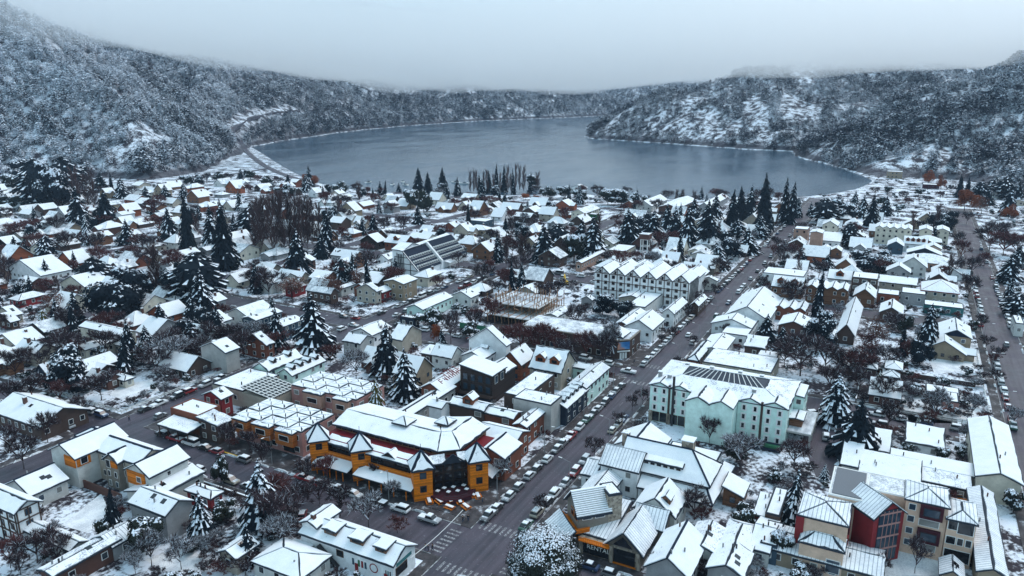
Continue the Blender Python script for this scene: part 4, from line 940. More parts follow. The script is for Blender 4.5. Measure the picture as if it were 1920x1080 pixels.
 ('Z6', 330, 1095, (8,), -20, 3.4, 'hip', 'pale', dict(p=.4), 'hipped pale roof beside the mural house'),
 ('Z1', 300, 1040, (13,), -60, 4.2, 'gy', 'brown', dict(p=.45, chim=1), 'brown hall with big snowy roof and terracotta flue'),
 (T3c, 105, 430, 262, 52, 3.5, 'hip', 'red', dict(p=.5), 'hipped house with dark red wall and roof window'),
 (T3c, 480, 355, 622, 338, 5, 'gx', 'cream', dict(p=.45), 'cream house with rounded gable'),
 (T3c, 230, 290, 400, 25, 4.6, 'gx', 'white', dict(p=.4), 'white-walled house with orange dormer'),
 (T3c, 35, 262, 130, -40, 4.6, 'gx', 'salmon', dict(p=.4), 'house with pink end wall and snowy roof'),
 (T3c, 985, 432, 1040, 928, 4, 'hip', 'grey', dict(p=.5), 'small white-roofed house in the street bend'),
 (T3c, 1250, 550, 1300, 1112, 4.5, 'gx', 'white', dict(p=.4), 'pale house with round window beside the blue lodge'),
 (T3c, 75, 515, 125, -30, 3.6, 'gx', 'beige', dict(p=.4), 'low beige house with ribbed snowy roof'),
 (T3c, 60, 550, 100, -30, 3.4, 'gx', 'brown', dict(p=.5), 'low brown cottage with snowy gable'),
 (T3c, 265, 150, 305, 170, 4.5, 'gx', 'cream', dict(p=.5), 'cream house with blue-edged gable'),
 (T3c, 1860, 390, 1900, 1725, 5, 'gy', 'brown', dict(p=.8, snow='thin_snow'), 'brown house with steep thinly covered roof'),
 (T3c, 1500, 680, 1540, 1355, 5.5, 'gx', 'rust', dict(p=.5), 'rust-red house with clean snowy roof'),
]
def generic(zone, nx, ny, xr, xl, H, roof, wall, op, desc):
    x0, x1, y0, y1 = rect(zone, nx, ny, xr, xl, H)
    op = dict(op); px, py = px_of((x0 + x1) / 2, (y0 + y1) / 2, H)
    B = Building('house', (x0 + x1) / 2, (y0 + y1) / 2, 0, fine=math.hypot(x0, y0) < 420)
    extra = {k: op.pop(k, 0) for k in ('chim', 'dorm', 'dormx', 'zig', 'red', 'dark', 'bare')}
    kind = roof; p = op.get('p', .5)
    if extra['bare']: op['snow'] = 'thin_snow'
    if not extra['zig']:
        B.vol(x0, x1, y0, y1, H, wall, roof, **op)
    else:
        B.vol(x0, x1, y0, y1, H, wall, None, **op); k = extra['zig']
        for i in range(k):
            c0, c1 = y0 + (y1 - y0) * i / k, y0 + (y1 - y0) * (i + 1) / k
            B.vol(x0 + .02, x1 - .02, c0 + .03, c1 - .03, H + .02, wall, 'gx', p=.62, o=.25, z0=H - .6, win=False)
    if extra['chim']:
        top = H + p * min(x1 - x0, y1 - y0) / 2
        B.chimney(x0 + (x1 - x0) * .35, y0 + (y1 - y0) * .62, H, top + 1.0, .9)
    for i in range(extra['dorm']):
        k = extra['dorm']; x = x0 + (x1 - x0) * (i + .6) / (k + .2); d = (y1 - y0) * .18
        B.dormer(x, y0 + d, H + p * d + .25, 1.5, 1.1, 2.4, '-y', wall if wall != 'mint' else 'brown', .8)
    for i in range(extra['dormx']):
        k = extra['dormx']; y = y0 + (y1 - y0) * (i + .6) / (k + .2); d = (x1 - x0) * .12
        B.dormer(x0 + d, y, H + p * d + .3, min(3.2, (y1 - y0) / k * .6), 1.5, 3.0, '-x', 'red_wood', .8)
    if extra['dark']:
        a, c = B.L(x0 - .12, y0), B.L(x0 - .12, y1); r = H + p * (y1 - y0) / 2
        MB().hull([(a[0], a[1] + .3, H + .1), (a[0], c[1] - .3, H + .1), (a[0], (a[1] + c[1]) / 2, r - .35)], [(a[0] + .1, a[1] + .3, H + .1), (a[0] + .1, c[1] - .3, H + .1), (a[0] + .1, (a[1] + c[1]) / 2, r - .35)]).build('gable_cladding', 'metal_blue', B.root)
    if extra['red']:
        rise = p; ym = (y0 + y1) / 2
        for row, (v, size) in enumerate(((.40, 1.5), (.64, 2.0))):
            for i in range(9 if row else 6):
                x = x0 + 3 + i * 2.1 + row * 3; yv = y0 + (ym - y0) * v; z = H + p * (yv - y0) + .22
                if x > x1 - 2: break
                mb = MB(); a = B.L(x, yv); w = 1.1
                for q in random.sample([((0, 0), (0, 1)), ((0, 1), (1, 1)), ((1, 0), (1, 1)), ((0, .5), (1, .5)), ((0, 0), (1, 0)), ((0, 1), (1, 0))], 3):
                    (u0, v0), (u1, v1) = q
                    mb.bar((a[0] + u0 * w, a[1] + v0 * size, z + p * v0 * size), (a[0] + u1 * w, a[1] + v1 * size, z + p * v1 * size), .28, .06)
                mb.build('roof_letter', 'roof_red', B.root)
    hr = random.Random(nx * 7 + ny)
    for _ in range(hr.randint(1, 3) if B.fine else 0):           # flues and vents
        fx, fy = hr.uniform(x0 + 1, x1 - 1), hr.uniform(y0 + 1, y1 - 1)
        zt = H + (p * (min(fy - y0, y1 - fy)) if kind == 'gx' else p * min(fx - x0, x1 - fx) if kind == 'gy' else p * (fx - x0) if kind == 'sx' else .3)
        B.box('flue', fx - .13, fx + .13, fy - .13, fy + .13, min(zt, H + 3) - .4, min(zt, H + 3) + 1.0, hr.choice(('frame_dark', 'pole_grey', 'brick')))
    if B.fine and hr.random() < .6 and kind in ('gx', 'gy') and not extra['zig'] and not extra['dorm'] and not extra['dormx']:
        for _ in range(hr.randint(1, 2)):                        # roof windows
            if kind == 'gx': u = hr.uniform(x0 + 1, max(x0 + 1.1, x1 - 2.2)); v = y0 + (y1 - y0) * hr.uniform(.12, .3); q = [(u, v), (u + 1.1, v), (u + 1.1, v + 1.0), (u, v + 1.0)]; zz = lambda a, c: H + p * (c - y0) + .24
            else: u = hr.uniform(y0 + 1, max(y0 + 1.1, y1 - 2.2)); v = x0 + (x1 - x0) * hr.uniform(.12, .3); q = [(v, u), (v + 1.0, u), (v + 1.0, u + 1.1), (v, u + 1.1)]; zz = lambda a, c: H + p * (a - x0) + .24
            q = [(*B.L(a, c), zz(a, c)) for a, c in q]; MB().hull([(a, c, z - .2) for a, c, z in q], q).build('roof_window', 'glass', B.root)
    B.seal(None, 'house', desc=desc); OCC.append((x0 - .5, x1 + .5, y0 - .5, y1 + .5)); return B
for row in HOUSES: generic(*row)
# ---------------------------------------------------------------- the buildings that stand out
def absorb(B, T):
    """hand the pieces of a turned part over to the building it belongs to"""
    M = Matrix.Translation(T.root.location - B.root.location) @ Matrix.Rotation(T.root.rotation_euler.z, 4, 'Z')
    for c in list(T.root.children):
        m = M @ c.matrix_basis; c.parent = B.root; c.matrix_basis = m
    bpy.data.objects.remove(T.root)
def bar(B, name, p, q, w, mat, h=None, parent=None):
    (a, b), (c, d) = B.L(p[0], p[1]), B.L(q[0], q[1])
    return MB().bar((a, b, p[2]), (c, d, q[2]), w, h).build(name, mat, parent or B.root)
def slab(B, name, pts, t, mat, parent=None):
    q = [(*B.L(x, y), z) for x, y, z in pts]
    return MB().hull([(x, y, z - t) for x, y, z in q], q).build(name, mat, parent or B.root)
def prism(B, name, poly, z0, z1, mat, parent=None):
    return MB().prism([B.L(x, y) for x, y in poly], z0, z1).build(name, mat, parent or B.root)
def panel(B, name, x, y, z, w, h, yaw, mat, t=.12, parent=None):
    """upright panel whose face looks along the yaw angle"""
    a = B.L(x, y); o = link(name, unit(mat), parent or B.root, (a[0], a[1], z), yaw, (t, w, h)); return o
def lettering(B, text, x, y, z, size, yaw, mat):
    cu = bpy.data.curves.new('lettering', 'FONT'); cu.body = text; cu.size = size; cu.extrude = .03; cu.align_x = 'CENTER'; cu.materials.append(MATS[mat])
    t = bpy.data.objects.new('lettering', cu); COL.objects.link(t); me = bpy.data.meshes.new_from_object(t.evaluated_get(bpy.context.evaluated_depsgraph_get())); bpy.data.objects.remove(t)
    a = B.L(x, y); o = link('lettering', me, B.root, (a[0], a[1], z)); o.rotation_euler = (math.pi / 2, 0, yaw + math.pi / 2); return o
def occ(*r): OCC.append(r)
def snowplanes(B, pl, cap=None, snow='roof_snow', **k):
    return B.planes([[(*B.L(x, y), z) for x, y, z in q] for q in pl], [((*B.L(*a[:2]), a[2]), (*B.L(*c[:2]), c[2])) for a, c in (cap or [])], snow=snow, cap=bool(cap), **k)
YF = math.radians(225)                               # faces that look at the crossing
# --- orange timber arcade on the corner
B = Building('shopping_arcade', 133, 100)
prism(B, 'ground_floor', [(126.6, 121.3), (126.6, 91), (136, 81.6), (147, 81.6), (147, 98), (140, 98), (140, 121.3)][::-1], -.3, 3.6, 'brown')
prism(B, 'upper_floor', [(127.4, 121), (127.4, 91.4), (136.2, 82.6), (147, 82.6), (147, 97.8), (139.8, 97.8), (139.8, 121)][::-1], 3.6, 6.9, 'dark_wood')
for y0, y1 in ((110.8, 118.8), (92.4, 106.4)):
    B.box('balustrade', 126.2, 126.5, y0, y1, 3.7, 4.9, 'orange_wood')
    n_ = int((y1 - y0) / 1.15)
    for k in range(n_): B.window('-x', y0 + (y1 - y0) * (k + .5) / n_, 5.8, .95, 1.5, 127.38, 'frame_dark', 'glass')
    snowplanes(B, [[(126.2, y1 + .6, 6.9), (126.2, y0 - .6, 6.9), (129.6, y0 - .6, 7.9), (129.6, y1 + .6, 7.9)]])
    snowplanes(B, [[(122.6, y1 + 1.4, 2.7), (122.6, y0 - 1.6, 2.7), (126.4, y0 - 1.6, 3.7), (126.4, y1 + 1.4, 3.7)]], t=.12)
    for k in range(5): bar(B, 'post', (122.9, y0 + (y1 - y0) * k / 4, 0), (122.9, y0 + (y1 - y0) * k / 4, 2.7), .2, 'orange_wood')
    for k in range(int((y1 - y0) / 2.4)): B.window('-x', y0 + 1.2 + k * 2.4, 1.6, 1.7, 2.0, 126.6, 'frame_dark', 'glass')
B.dormer(126.9, 100, 6.2, 3.4, 1.2, 2.5, '-x', 'dark_wood', .7)
snowplanes(B, [[(136.5, 77.6, 2.7), (146, 77.6, 2.7), (146, 81.5, 3.8), (136.5, 81.5, 3.8)]], t=.12)
B.box('balustrade', 137.5, 146.5, 81.3, 81.55, 3.8, 4.9, 'orange_wood')
slab(B, 'roof_terrace', [(127.4, 121, 7.5), (127.4, 91.4, 7.5), (136.2, 82.6, 7.5), (147, 82.6, 7.5), (147, 90, 7.5), (134, 92, 7.5), (134, 121, 7.5)][::-1], .5, 'roof_red')
hall = [(132.6, 120.8), (132.6, 90.0), (135.5, 86.3), (148.3, 86.0), (148.3, 98), (146, 98), (146, 120.8)]
prism(B, 'hall_wall', hall[::-1], 6.9, 9.0, 'brown_wood')
for k in range(17): B.window('-x', 92.5 + k * 1.7, 8.25, 1.3, .8, 132.58, None, 'glass')
for k in range(6): B.window('-y', 137 + k * 1.8, 8.25, 1.3, .8, 86.1, None, 'glass')
snowplanes(B, [[(131.8, 121.4, 8.9), (131.8, 89.5, 8.9), (137.8, 92.4, 10.7), (137.8, 121.4, 10.7)], [(131.8, 89.5, 8.9), (135.2, 85.5, 8.9), (139.4, 90.4, 10.7), (137.8, 92.4, 10.7)],
               [(135.2, 85.5, 8.9), (149, 85.2, 8.9), (149, 90.4, 10.7), (139.4, 90.4, 10.7)], [(137.8, 92.4, 10.7), (146.4, 99, 9.0), (146.4, 121.4, 9.0), (137.8, 121.4, 10.7)],
               [(139.4, 90.4, 10.7), (149, 90.4, 10.7), (149, 98.6, 9.0), (146.4, 99, 9.0), (137.8, 92.4, 10.7)]], gap=.1)
for x, y, w_ in ((138.2, 103.6, 3.4), (143.0, 94.5, 3.0)):
    B.vol(x - w_ / 2, x + w_ / 2, y - w_ / 2, y + w_ / 2, 11.4, 'brown_wood', 'pyr', p=.6, o=.6, z0=9.2, win=True, floors=1, fh=2.2, snow='roof_snow', step=1.2); 
B.vol(141, 149.5, 76.8, 85.4, 6.2, 'rust', 'gx', p=.42, o=.4, cap=True)
B.vol(149.6, 157, 78.5, 90, 6.0, 'rust', 'gy', p=.4, o=.4)
c0, c1 = (128.0, 90.4), (135.4, 83.0)
prism(B, 'entrance', [(127.2, 90.4), (135.2, 82.4), (136.6, 83.8), (128.6, 91.8)], -.3, 7.6, 'dark_wood')
for k in range(5):
    for f in range(3): panel(B, 'window', 127.9 + 1.62 * k, 89.55 - 1.62 * k, 1.5 + 2.3 * f, 1.7, 1.7, YF, 'glass')
snowplanes(B, [[(126.8, 89.6, 7.5), (130.4, 86.0, 7.5), (132.2, 87.8, 8.8), (128.6, 91.4, 8.8)], [(132.2, 84.2, 7.5), (135.6, 80.8, 7.5), (137.4, 82.6, 8.8), (134.0, 86.0, 8.8)]], snow='thin_snow')
slab(B, 'entrance_gable', [(129.6, 86.6, 7.4), (132.8, 83.4, 7.4), (131.3, 85.1, 9.5)], .01, 'roof_dark')
for sg in (0, 1):
    p0 = (129.3, 86.7, 7.6) if sg == 0 else (133.0, 83.2, 7.6); bar(B, 'gable_beam', p0, (131.2, 85.0, 9.6), .3, 'roof_dark')
prism(B, 'terrace', [(126.0, 88.4), (125.4, 84.2), (127.2, 81.4), (130.2, 79.6), (133.8, 80.4), (134.2, 82.0), (128.2, 88.8)][::-1], -.2, 1.1, 'maroon')
for a, c in zip([(125.4, 84.2), (127.2, 81.4)], [(127.2, 81.4), (130.2, 79.6)]):
    for z in (1.5, 2.0): bar(B, 'railing', (*a, z), (*c, z), .08, 'frame_dark')
for x, y in ((127.4, 86.8), (128.2, 84.4), (129.6, 82.8), (131.2, 81.4), (129.2, 86.2), (130.6, 84.6), (132.4, 82.9)):
    t_ = B.box('terrace_table', x - .45, x + .45, y - .45, y + .45, 1.75, 1.82, 'brown_wood'); B.box('table_snow', x - .42, x + .42, y - .42, y + .42, 1.82, 1.92, 'roof_snow'); B.box('table_leg', x - .06, x + .06, y - .06, y + .06, 1.1, 1.75, 'frame_dark')
for i, (x, y) in enumerate([(126.3, 121.0), (127.1, 108.6), (126.3, 90.4), (135.6, 81.2)]):
    T = Building('turret', x, y, math.radians(45)); s_ = 2.15
    T.vol(-s_, s_, -s_, s_, 8.6, 'orange_wood', 'pyr', p=1.35, o=.55, win=False, cap=True)
    for z in (6.3, 3.0): T.window('-x', 0, z, 1.25, 1.35, -s_, 'frame_dark', 'glass_blue' if (i, z) == (2, 6.3) else 'glass')
    for k in range(6): T.box('dentil', -s_ - .25, -s_, -1.9 + k * .68, -1.55 + k * .68, 8.15, 8.5, 'roof_dark')
    bar(T, 'spire', (0, 0, 11.9), (0, 0, 13.2), .1, 'metal_blue'); absorb(B, T)
B.seal('orange timber arcade with four snow-capped turrets on the street corner', 'arcade', mark='orange turreted arcade'); occ(121, 150, 75, 122)
# --- pale green hotel round a glass roof
B = Building('hotel', 200, 39); X0, X1, Y0, Y1 = 190.7, 212, 20.8, 57.2
B.vol(X0, X1, Y0, Y1, 11, 'mint', None, win=False)
o_ = [(X0 - .5, Y0 - .5), (X1 + .5, Y0 - .5), (X1 + .5, Y1 + .5), (X0 - .5, Y1 + .5)]; i_ = [(196.6, 27.6), (204.2, 27.6), (204.2, 50), (196.6, 50)]
snowplanes(B, [[(*o_[k], 10.9), (*o_[(k + 1) % 4], 10.9), (*i_[(k + 1) % 4], 13.0), (*i_[k], 13.0)] for k in range(4)], gap=.05)
sk = [[(196.7, 49.9, 12.9), (196.7, 27.7, 12.9), (200.4, 31.2, 14.3), (200.4, 46.4, 14.3)], [(196.7, 27.7, 12.9), (204.1, 27.7, 12.9), (200.4, 31.2, 14.3)],
      [(204.1, 27.7, 12.9), (204.1, 49.9, 12.9), (200.4, 46.4, 14.3), (200.4, 31.2, 14.3)], [(204.1, 49.9, 12.9), (196.7, 49.9, 12.9), (200.4, 46.4, 14.3)]]
for q in sk: slab(B, 'skylight', q, .1, 'skylight_glass')
for k in range(15):
    y = 31.2 + 15.2 * k / 14; bar(B, 'glazing_bar', (196.8, 27.9 + 21.8 * k / 14, 13.02), (200.4, y, 14.42), .16, 'frame_white')
for x, y in ((195.6, 56), (194.6, 30), (206, 30), (206.4, 36), (206.2, 44), (205.8, 51), (194.4, 53)): B.chimney(x, y, 11.5, 13.2, 1.0, 'grey')
for wy0, wy1, rows, z0 in ((46.2, 57.2, 3, 3.4), (20.8, 33.2, 4, .6)):
    for k in range(2):
        a, c = wy0 + (wy1 - wy0) * k / 2, wy0 + (wy1 - wy0) * (k + 1) / 2
        B.vol(X0 - .35, X0 + 4.5, a + .02, c - .02, 11.0, 'mint', 'gx', p=.42, o=.3, z0=(3.2 if rows == 3 else -.3), win=False)
        for r_ in range(rows):
            for t in (.27, .73): B.window('-x', a + (c - a) * t, z0 + 1.1 + r_ * 2.55, .7, 1.25, X0 - .36, 'frame_white', 'glass', .75)
    B.box('pilaster', X0 - .5, X0, (wy0 + wy1) / 2 - .3, (wy0 + wy1) / 2 + .3, 0, 11.6, 'brown')
for k in range(4): B.window('-x', 47.8 + k * 2.6, 1.6, 2.2, 2.6, X0, 'frame_brown', 'glass')
for y in (46.6, 51.7, 56.8): B.box('stone_pier', X0 - .5, X0, y - .5, y + .5, -.2, 3.3, 'rubble_stone')
B.box('flue', X0 - .9, X0 - .4, 50.2, 50.8, 0, 14.5, 'frame_dark')
for k in range(2):
    a = 33.3 + 6.05 * k; B.vol(184.2, 193, a + .02, a + 6.03, 11, 'mint', 'gx', p=.5, o=.3, win=False)
for k in range(3):
    for f in range(3): B.window('-y', 194 + k * 4.6, 3.2 + f * 2.6, .75, 1.35, Y0, 'frame_white', 'glass')
B.vol(203, 212.5, 18.2, 20.78, 10, 'mint', 'sy', p=.1, o=.2, floors=3)
B.box('terrace_deck', 193, 209, 14.6, 20.7, 3.5, 3.9, 'concrete'); B.box('terrace_snow', 193.2, 208.8, 14.8, 20.6, 3.9, 4.02, 'thin_snow')
for x in (193.3, 198.5, 204, 208.7): B.box('pier', x - .25, x + .25, 14.7, 15.2, -.2, 3.5, 'concrete'); B.box('railing_post', x - .04, x + .04, 14.6, 14.68, 3.9, 4.9, 'pole_grey')
B.box('railing', 193, 209, 14.58, 14.64, 4.8, 4.9, 'pole_grey')
B.vol(196.5, 202, 17.5, 20.7, 6.2, 'brown_wood', 'gx', p=.15, z0=3.9, win=False)
B.box('garden_terrace', 186.5, 190.3, 21, 33, .2, 1.0, 'navy'); B.box('hedge', 186.7, 187.6, 21.2, 32.8, 1.0, 1.7, 'green_paint')
B.seal('pale green four-storey hotel with a long glass roof light', 'hotel', mark='pale green hotel'); occ(184, 213, 14, 58)
# --- stone corner chalet with rental sign
B = Building('rental_chalet', 129, 47)
T = Building('turret', 128.9, 50.7, math.radians(-45))
T.vol(-3.2, 3.2, -3.2, 3.2, 8, 'stone', 'gx', p=1.05, o=.7, win=False, snow=None)
T.vol(3.22, 6.2, -3.2, 1.6, 10.6, 'rubble_stone', 'flat', win=False, parapet=.5)
for x in (-1.4, 1.4): T.window('-y', x, 6.9, 1.9, 1.0, -3.2, 'frame_white', 'glass_blue')
T.window('-y', 1.6, 2.9, 1.1, 2.6, -3.2, 'orange_wood', 'glass')
for y in (-1.6, .2): T.window('-x', y, 6.6, 1.2, 1.5, -3.2, 'orange_wood', 'glass')
for k in range(13):                                   # shingle courses showing through the snow
    y = -3.75 + k * .29; z = 8 + 1.05 * (y + 3.2) + .22
    T.box('shingle_row', -3.85, 3.85, y, y + .27, z - .1, z + .12, 'roof_snow')
    T.box('shingle_row', -3.85, 3.85, -y - .27, -y, z - .1, z + .12, 'roof_snow')
T.box('balcony', -4.3, -3.25, -3.2, 3.0, 4.1, 4.3, 'orange_wood'); T.box('balustrade', -4.35, -4.25, -3.2, 3.0, 4.3, 5.2, 'orange_wood'); T.box('balustrade', -4.3, -1.2, -4.2, -4.1, 4.3, 5.2, 'orange_wood'); T.box('balcony', -4.3, -1.2, -4.2, -3.22, 4.1, 4.3, 'orange_wood')
T.vol(-7.6, -5.0, -4.5, 4.2, 2.4, 'stone', None, win=False, z0=-.3); T.roof('sx', -7.6, -4.6, -4.5, 4.2, 2.6, .3, .75, snow='rib_snow_y')
absorb(B, T)
B.vol(123.4, 137, 37.6, 50, 3.6, 'rubble_stone', None, win=False)
B.vol(124.5, 137, 44.2, 49.5, 3.9, 'stone', 'sx', p=.16, o=.3, win=False, snow='rib_snow_y')
B.vol(123.6, 133.6, 37.4, 44.2, 4.2, 'stone', 'gx', p=.95, o=.9, win=False, snow='rib_snow_x')
MB().hull([(*B.L(122.6, 38.8), 4.5), (*B.L(122.6, 42.8), 4.5), (*B.L(122.6, 40.8), 6.6)], [(*B.L(122.7, 38.8), 4.5), (*B.L(122.7, 42.8), 4.5), (*B.L(122.7, 40.8), 6.6)]).build('gable_window', 'glass', B.root)
B.vol(132.5, 138.5, 35.6, 42, 4.4, 'stone', 'gy', p=.9, o=.5, win=False, snow='rib_snow_y')
B.vol(137, 146.2, 34.6, 43.4, 5, 'pale', 'gx', p=.75, o=.4); B.dormer(138.6, 37.2, 6.3, 2.0, 1.4, 2.4, '-x', 'brown_wood', .8)
B.box('shop_window', 123.2, 123.4, 43.6, 49.2, .4, 3.0, 'glass'); B.box('shop_window', 123.2, 123.4, 38.4, 42.9, .3, 3.3, 'glass')
for y in (37.6, 43.2, 49.6): B.box('stone_pier', 122.8, 123.5, y - .4, y + .4, -.2, 3.7, 'rubble_stone')
B.box('balcony', 122.0, 123.4, 43.4, 49.8, 3.45, 3.62, 'orange_wood'); B.box('balustrade', 121.95, 122.05, 43.4, 49.8, 4.35, 4.45, 'orange_wood')
for k in range(17): B.box('baluster', 121.97, 122.03, 43.5 + k * .39, 43.58 + k * .39, 3.62, 4.35, 'orange_wood')
B.box('sill_beam', 122.9, 123.2, 38, 43, .1, .35, 'orange_wood')
lettering(B, 'RENTAL', 123.05, 45.9, 1.7, 1.35, math.pi, 'white_paint')
B.seal('stone corner chalet with orange balconies and a RENTAL shop sign', 'chalet', mark='stone rental chalet'); occ(121, 147, 34, 59)
# --- big white lodge behind it
B = Building('lodge', 156, 42)
B.vol(151, 161.8, 31.4, 51.4, 6, 'white', None, win=False)
rp = [[(150.2, 52, 6), (150.2, 30.6, 6), (156.3, 36.4, 11), (156.3, 52, 11)], [(150.2, 30.6, 6), (162.4, 30.6, 6), (156.3, 36.4, 11)], [(162.4, 30.6, 6), (162.4, 52, 6), (156.3, 52, 11), (156.3, 36.4, 11)]]
snowplanes(B, rp, [((156.3, 52, 11), (156.3, 36.4, 11)), ((150.2, 30.6, 6), (156.3, 36.4, 11)), ((162.4, 30.6, 6), (156.3, 36.4, 11))])
B.vol(151.9, 155.5, 37.4, 46.4, 8.4, 'white', 'sx', p=.28, o=.3, z0=6.2, win=False)
for k in range(6): B.window('-x', 38.2 + k * 1.5, 7.7, 1.0, .8, 151.9, 'frame_white', 'glass')
snowplanes(B, [[(147.4, 46.4, 3.4), (147.4, 29.2, 3.4), (150.8, 31.4, 5.2), (150.8, 46.4, 5.2)], [(147.4, 29.2, 3.4), (168, 28.6, 3.4), (166, 31.2, 5.2), (150.8, 31.4, 5.2)]], [((147.4, 29.2, 3.4), (150.8, 31.4, 5.2))])
B.vol(148.2, 166, 30, 46.2, 3.6, 'white', None, faces=['-x', '-y'], floors=1, fh=3.4, frame='frame_brown')
B.vol(148.4, 157.2, 46.5, 55.4, 6.9, 'white', 'gy', p=.62, o=.5, floors=2, snow='rib_snow_y')
B.vol(138.4, 148, 50.4, 56.4, 4.2, 'white', 'gx', p=.55, o=.5, snow='rib_snow_x')
B.vol(147, 156, 56.2, 59.6, 3.8, 'white', 'gy', p=.4, o=.4, snow='rib_snow_y')
B.vol(163, 172, 46, 57, 5, 'white', 'gx', p=.55, o=.5, cap=True); B.vol(163.5, 171, 32.5, 45, 4.6, 'white', 'flat')
B.vol(155, 161.5, 24.4, 28.6, 3.2, 'brown_wood', 'sy', p=.35, o=.5, frame='frame_brown')
B.chimney(157.5, 52.6, 8, 11.4, 1.5, 'rubble_stone'); B.chimney(158.2, 37.8, 9, 12.6, 2.6, 'rubble_stone')
B.seal('big white lodge with dark ridge lines on its hipped snowy roof', 'lodge', mark='big white lodge'); occ(138, 172, 24, 60)
# --- red and beige apartments
B = Building('apartment_block', 150, -3)
B.vol(137.4, 142, 2.6, 10.4, 6.8, 'peach', 'hip', p=.55, o=.35, win=False, snow='rib_snow_y'); B.window('-x', 4.2, 3.0, 2.3, 2.6, 137.4, 'frame_white', 'glass_blue')
B.vol(140.2, 149.5, 2.5, 11.4, 10.6, 'peach', 'hip', p=.32, o=.25, win=False, snow='rib_snow_y')
B.box('red_corner', 139.9, 142.2, 10.2, 11.7, -.2, 10.3, 'red')
for f in range(3):
    for x in (144.2, 147.2): B.box('loggia', x - 1.2, x + 1.2, 2.2, 2.52, .6 + 3.3 * f, 3.3 + 3.3 * f, ('maroon', 'red', 'maroon')[(f + int(x)) % 3])
B.vol(149.6, 162.5, .2, 7, 11.2, 'peach', 'flat', win=False, rmat='white_paint', snow='thin_snow'); B.vol(155.5, 162.4, -14.2, .18, 11.2, 'peach', 'flat', win=False, rmat='white_paint', snow='thin_snow')
slab(B, 'roof_deck', [(150, 6.4, 11.7), (150, .6, 11.7), (161.8, .6, 11.7), (161.8, 6.4, 11.7)], .12, 'roof_grey')
T = Building('turret', 148.45, -4.3, math.radians(-45))
T.vol(-3.6, 3.6, 0, 7.5, 10.6, 'red', 'gy', p=.78, o=.5, win=False, snow='rib_snow_y')
T.box('glazing', -2.5, 2.5, -.25, 0, .6, 11.6, 'glass_blue')
for z in (3.2, 5.8, 8.4, 10.8): T.box('glazing_bar', -2.6, 2.6, -.34, -.26, z, z + .35, 'pink')
for x in (-1.5, -.5, .5, 1.5): T.box('glazing_bar', x - .06, x + .06, -.33, -.26, .6, 11.6, 'pink')
absorb(B, T)
B.vol(154, 162, -14.3, -7.0, 12, 'peach', 'hip', p=.35, o=.4, win=False, snow='rib_snow_y')
B.vol(153.6, 162, -19.2, -14.4, 10, 'peach', 'hip', p=.4, o=.4, win=False, snow='rib_snow_y')
for f in range(4): B.window('-x', -8.2, 2.6 + 2.6 * f, 1.1, 1.2, 154, 'frame_white', 'glass_blue')
for z in (10.2, 4.9):
    B.box('bay', 153.3, 154, -13.6, -9.6, z - 1.5, z + 1.5, 'maroon'); B.window('-x', -11.6, z, 2.6, 1.5, 153.3, 'frame_dark', 'glass_blue')
    B.window('-x', -11.4, z - 2.6, 3.4, 1.3, 154, 'frame_white', 'curtain')
for y, z, w_, h_ in ((-15.4, 8.6, 1.5, 1.7), (-15.4, 5.4, 1.5, 1.5), (-15.4, 2.6, 1.5, 1.6), (-17.6, 8.4, 2.6, 2.4), (-17.0, 5.4, .9, 1.4), (-18.4, 5.4, .9, 1.4), (-17.4, 2.2, 3.0, 2.4)): B.window('-x', y, z, w_, h_, 153.6, 'frame_white', 'glass')
B.seal('red and beige apartment block with a glazed prow and striped roofs', 'apartment block', mark='red and beige apartment block'); occ(137, 163, -20, 12)
# --- white half-timbered hotel
B = Building('hotel', 315, 99); M_ = 6; W_ = (120.6 - 77.6) / M_
for k in range(M_):
    a, c = 77.6 + W_ * k, 77.6 + W_ * (k + 1); m_ = (a + c) / 2; r_ = 11.2 + .9 * W_ / 2
    B.vol(307, 322, a + .02, c - .02, 11.2, 'white', 'gx', p=.9, o=.25, win=False)
    for f in range(4):
        for t in (.25, .75): B.window('-x', a + W_ * t, 1.7 + f * 2.75, 1.15, 1.3, 307, 'frame_brown', 'glass')
    B.window('-x', m_ + .9, 12.2, .7, .9, 307, 'frame_brown', 'glass')
    for q in (((a + .1, 0), (a + .1, 11.2)), ((m_, 0), (m_, r_ - .4)), ((m_, r_ - .4), (a + .2, 11.2)), ((m_, r_ - .4), (c - .2, 11.2)), ((a, 11.2), (c, 11.2)), ((a, 7.6), (c, 7.6)), ((a, 3.9), (c, 3.9)), ((a + 1, 12.1), (m_, 11.2)), ((c - 1, 12.1), (m_, 11.2))):
        bar(B, 'timber', (306.9, q[0][0], q[0][1]), (306.9, q[1][0], q[1][1]), .26, 'brown')
for k in range(7):
    bar(B, 'timber', (307.6 + 2.2 * k, 77.4, 0), (309.6 + 2.2 * k, 77.4, 11), .28, 'frame_dark')
for k in range(5): B.vol(324 + .4 * k, 338 + .4 * k, 78.4 + 8.2 * k, 86.0 + 8.2 * k, 9.6, 'white', 'gx', p=.6, o=.4, win=False)
for k in range(4): B.vol(341, 353, 80 + 9.4 * k, 88.6 + 9.4 * k, 6.6, ('brown', 'white', 'white', 'beige')[k], 'gx', p=.6, o=.5, floors=2)
B.seal('white half-timbered hotel with six steep gables in a row', 'hotel', mark='white half-timbered hotel'); occ(306, 354, 77, 121)
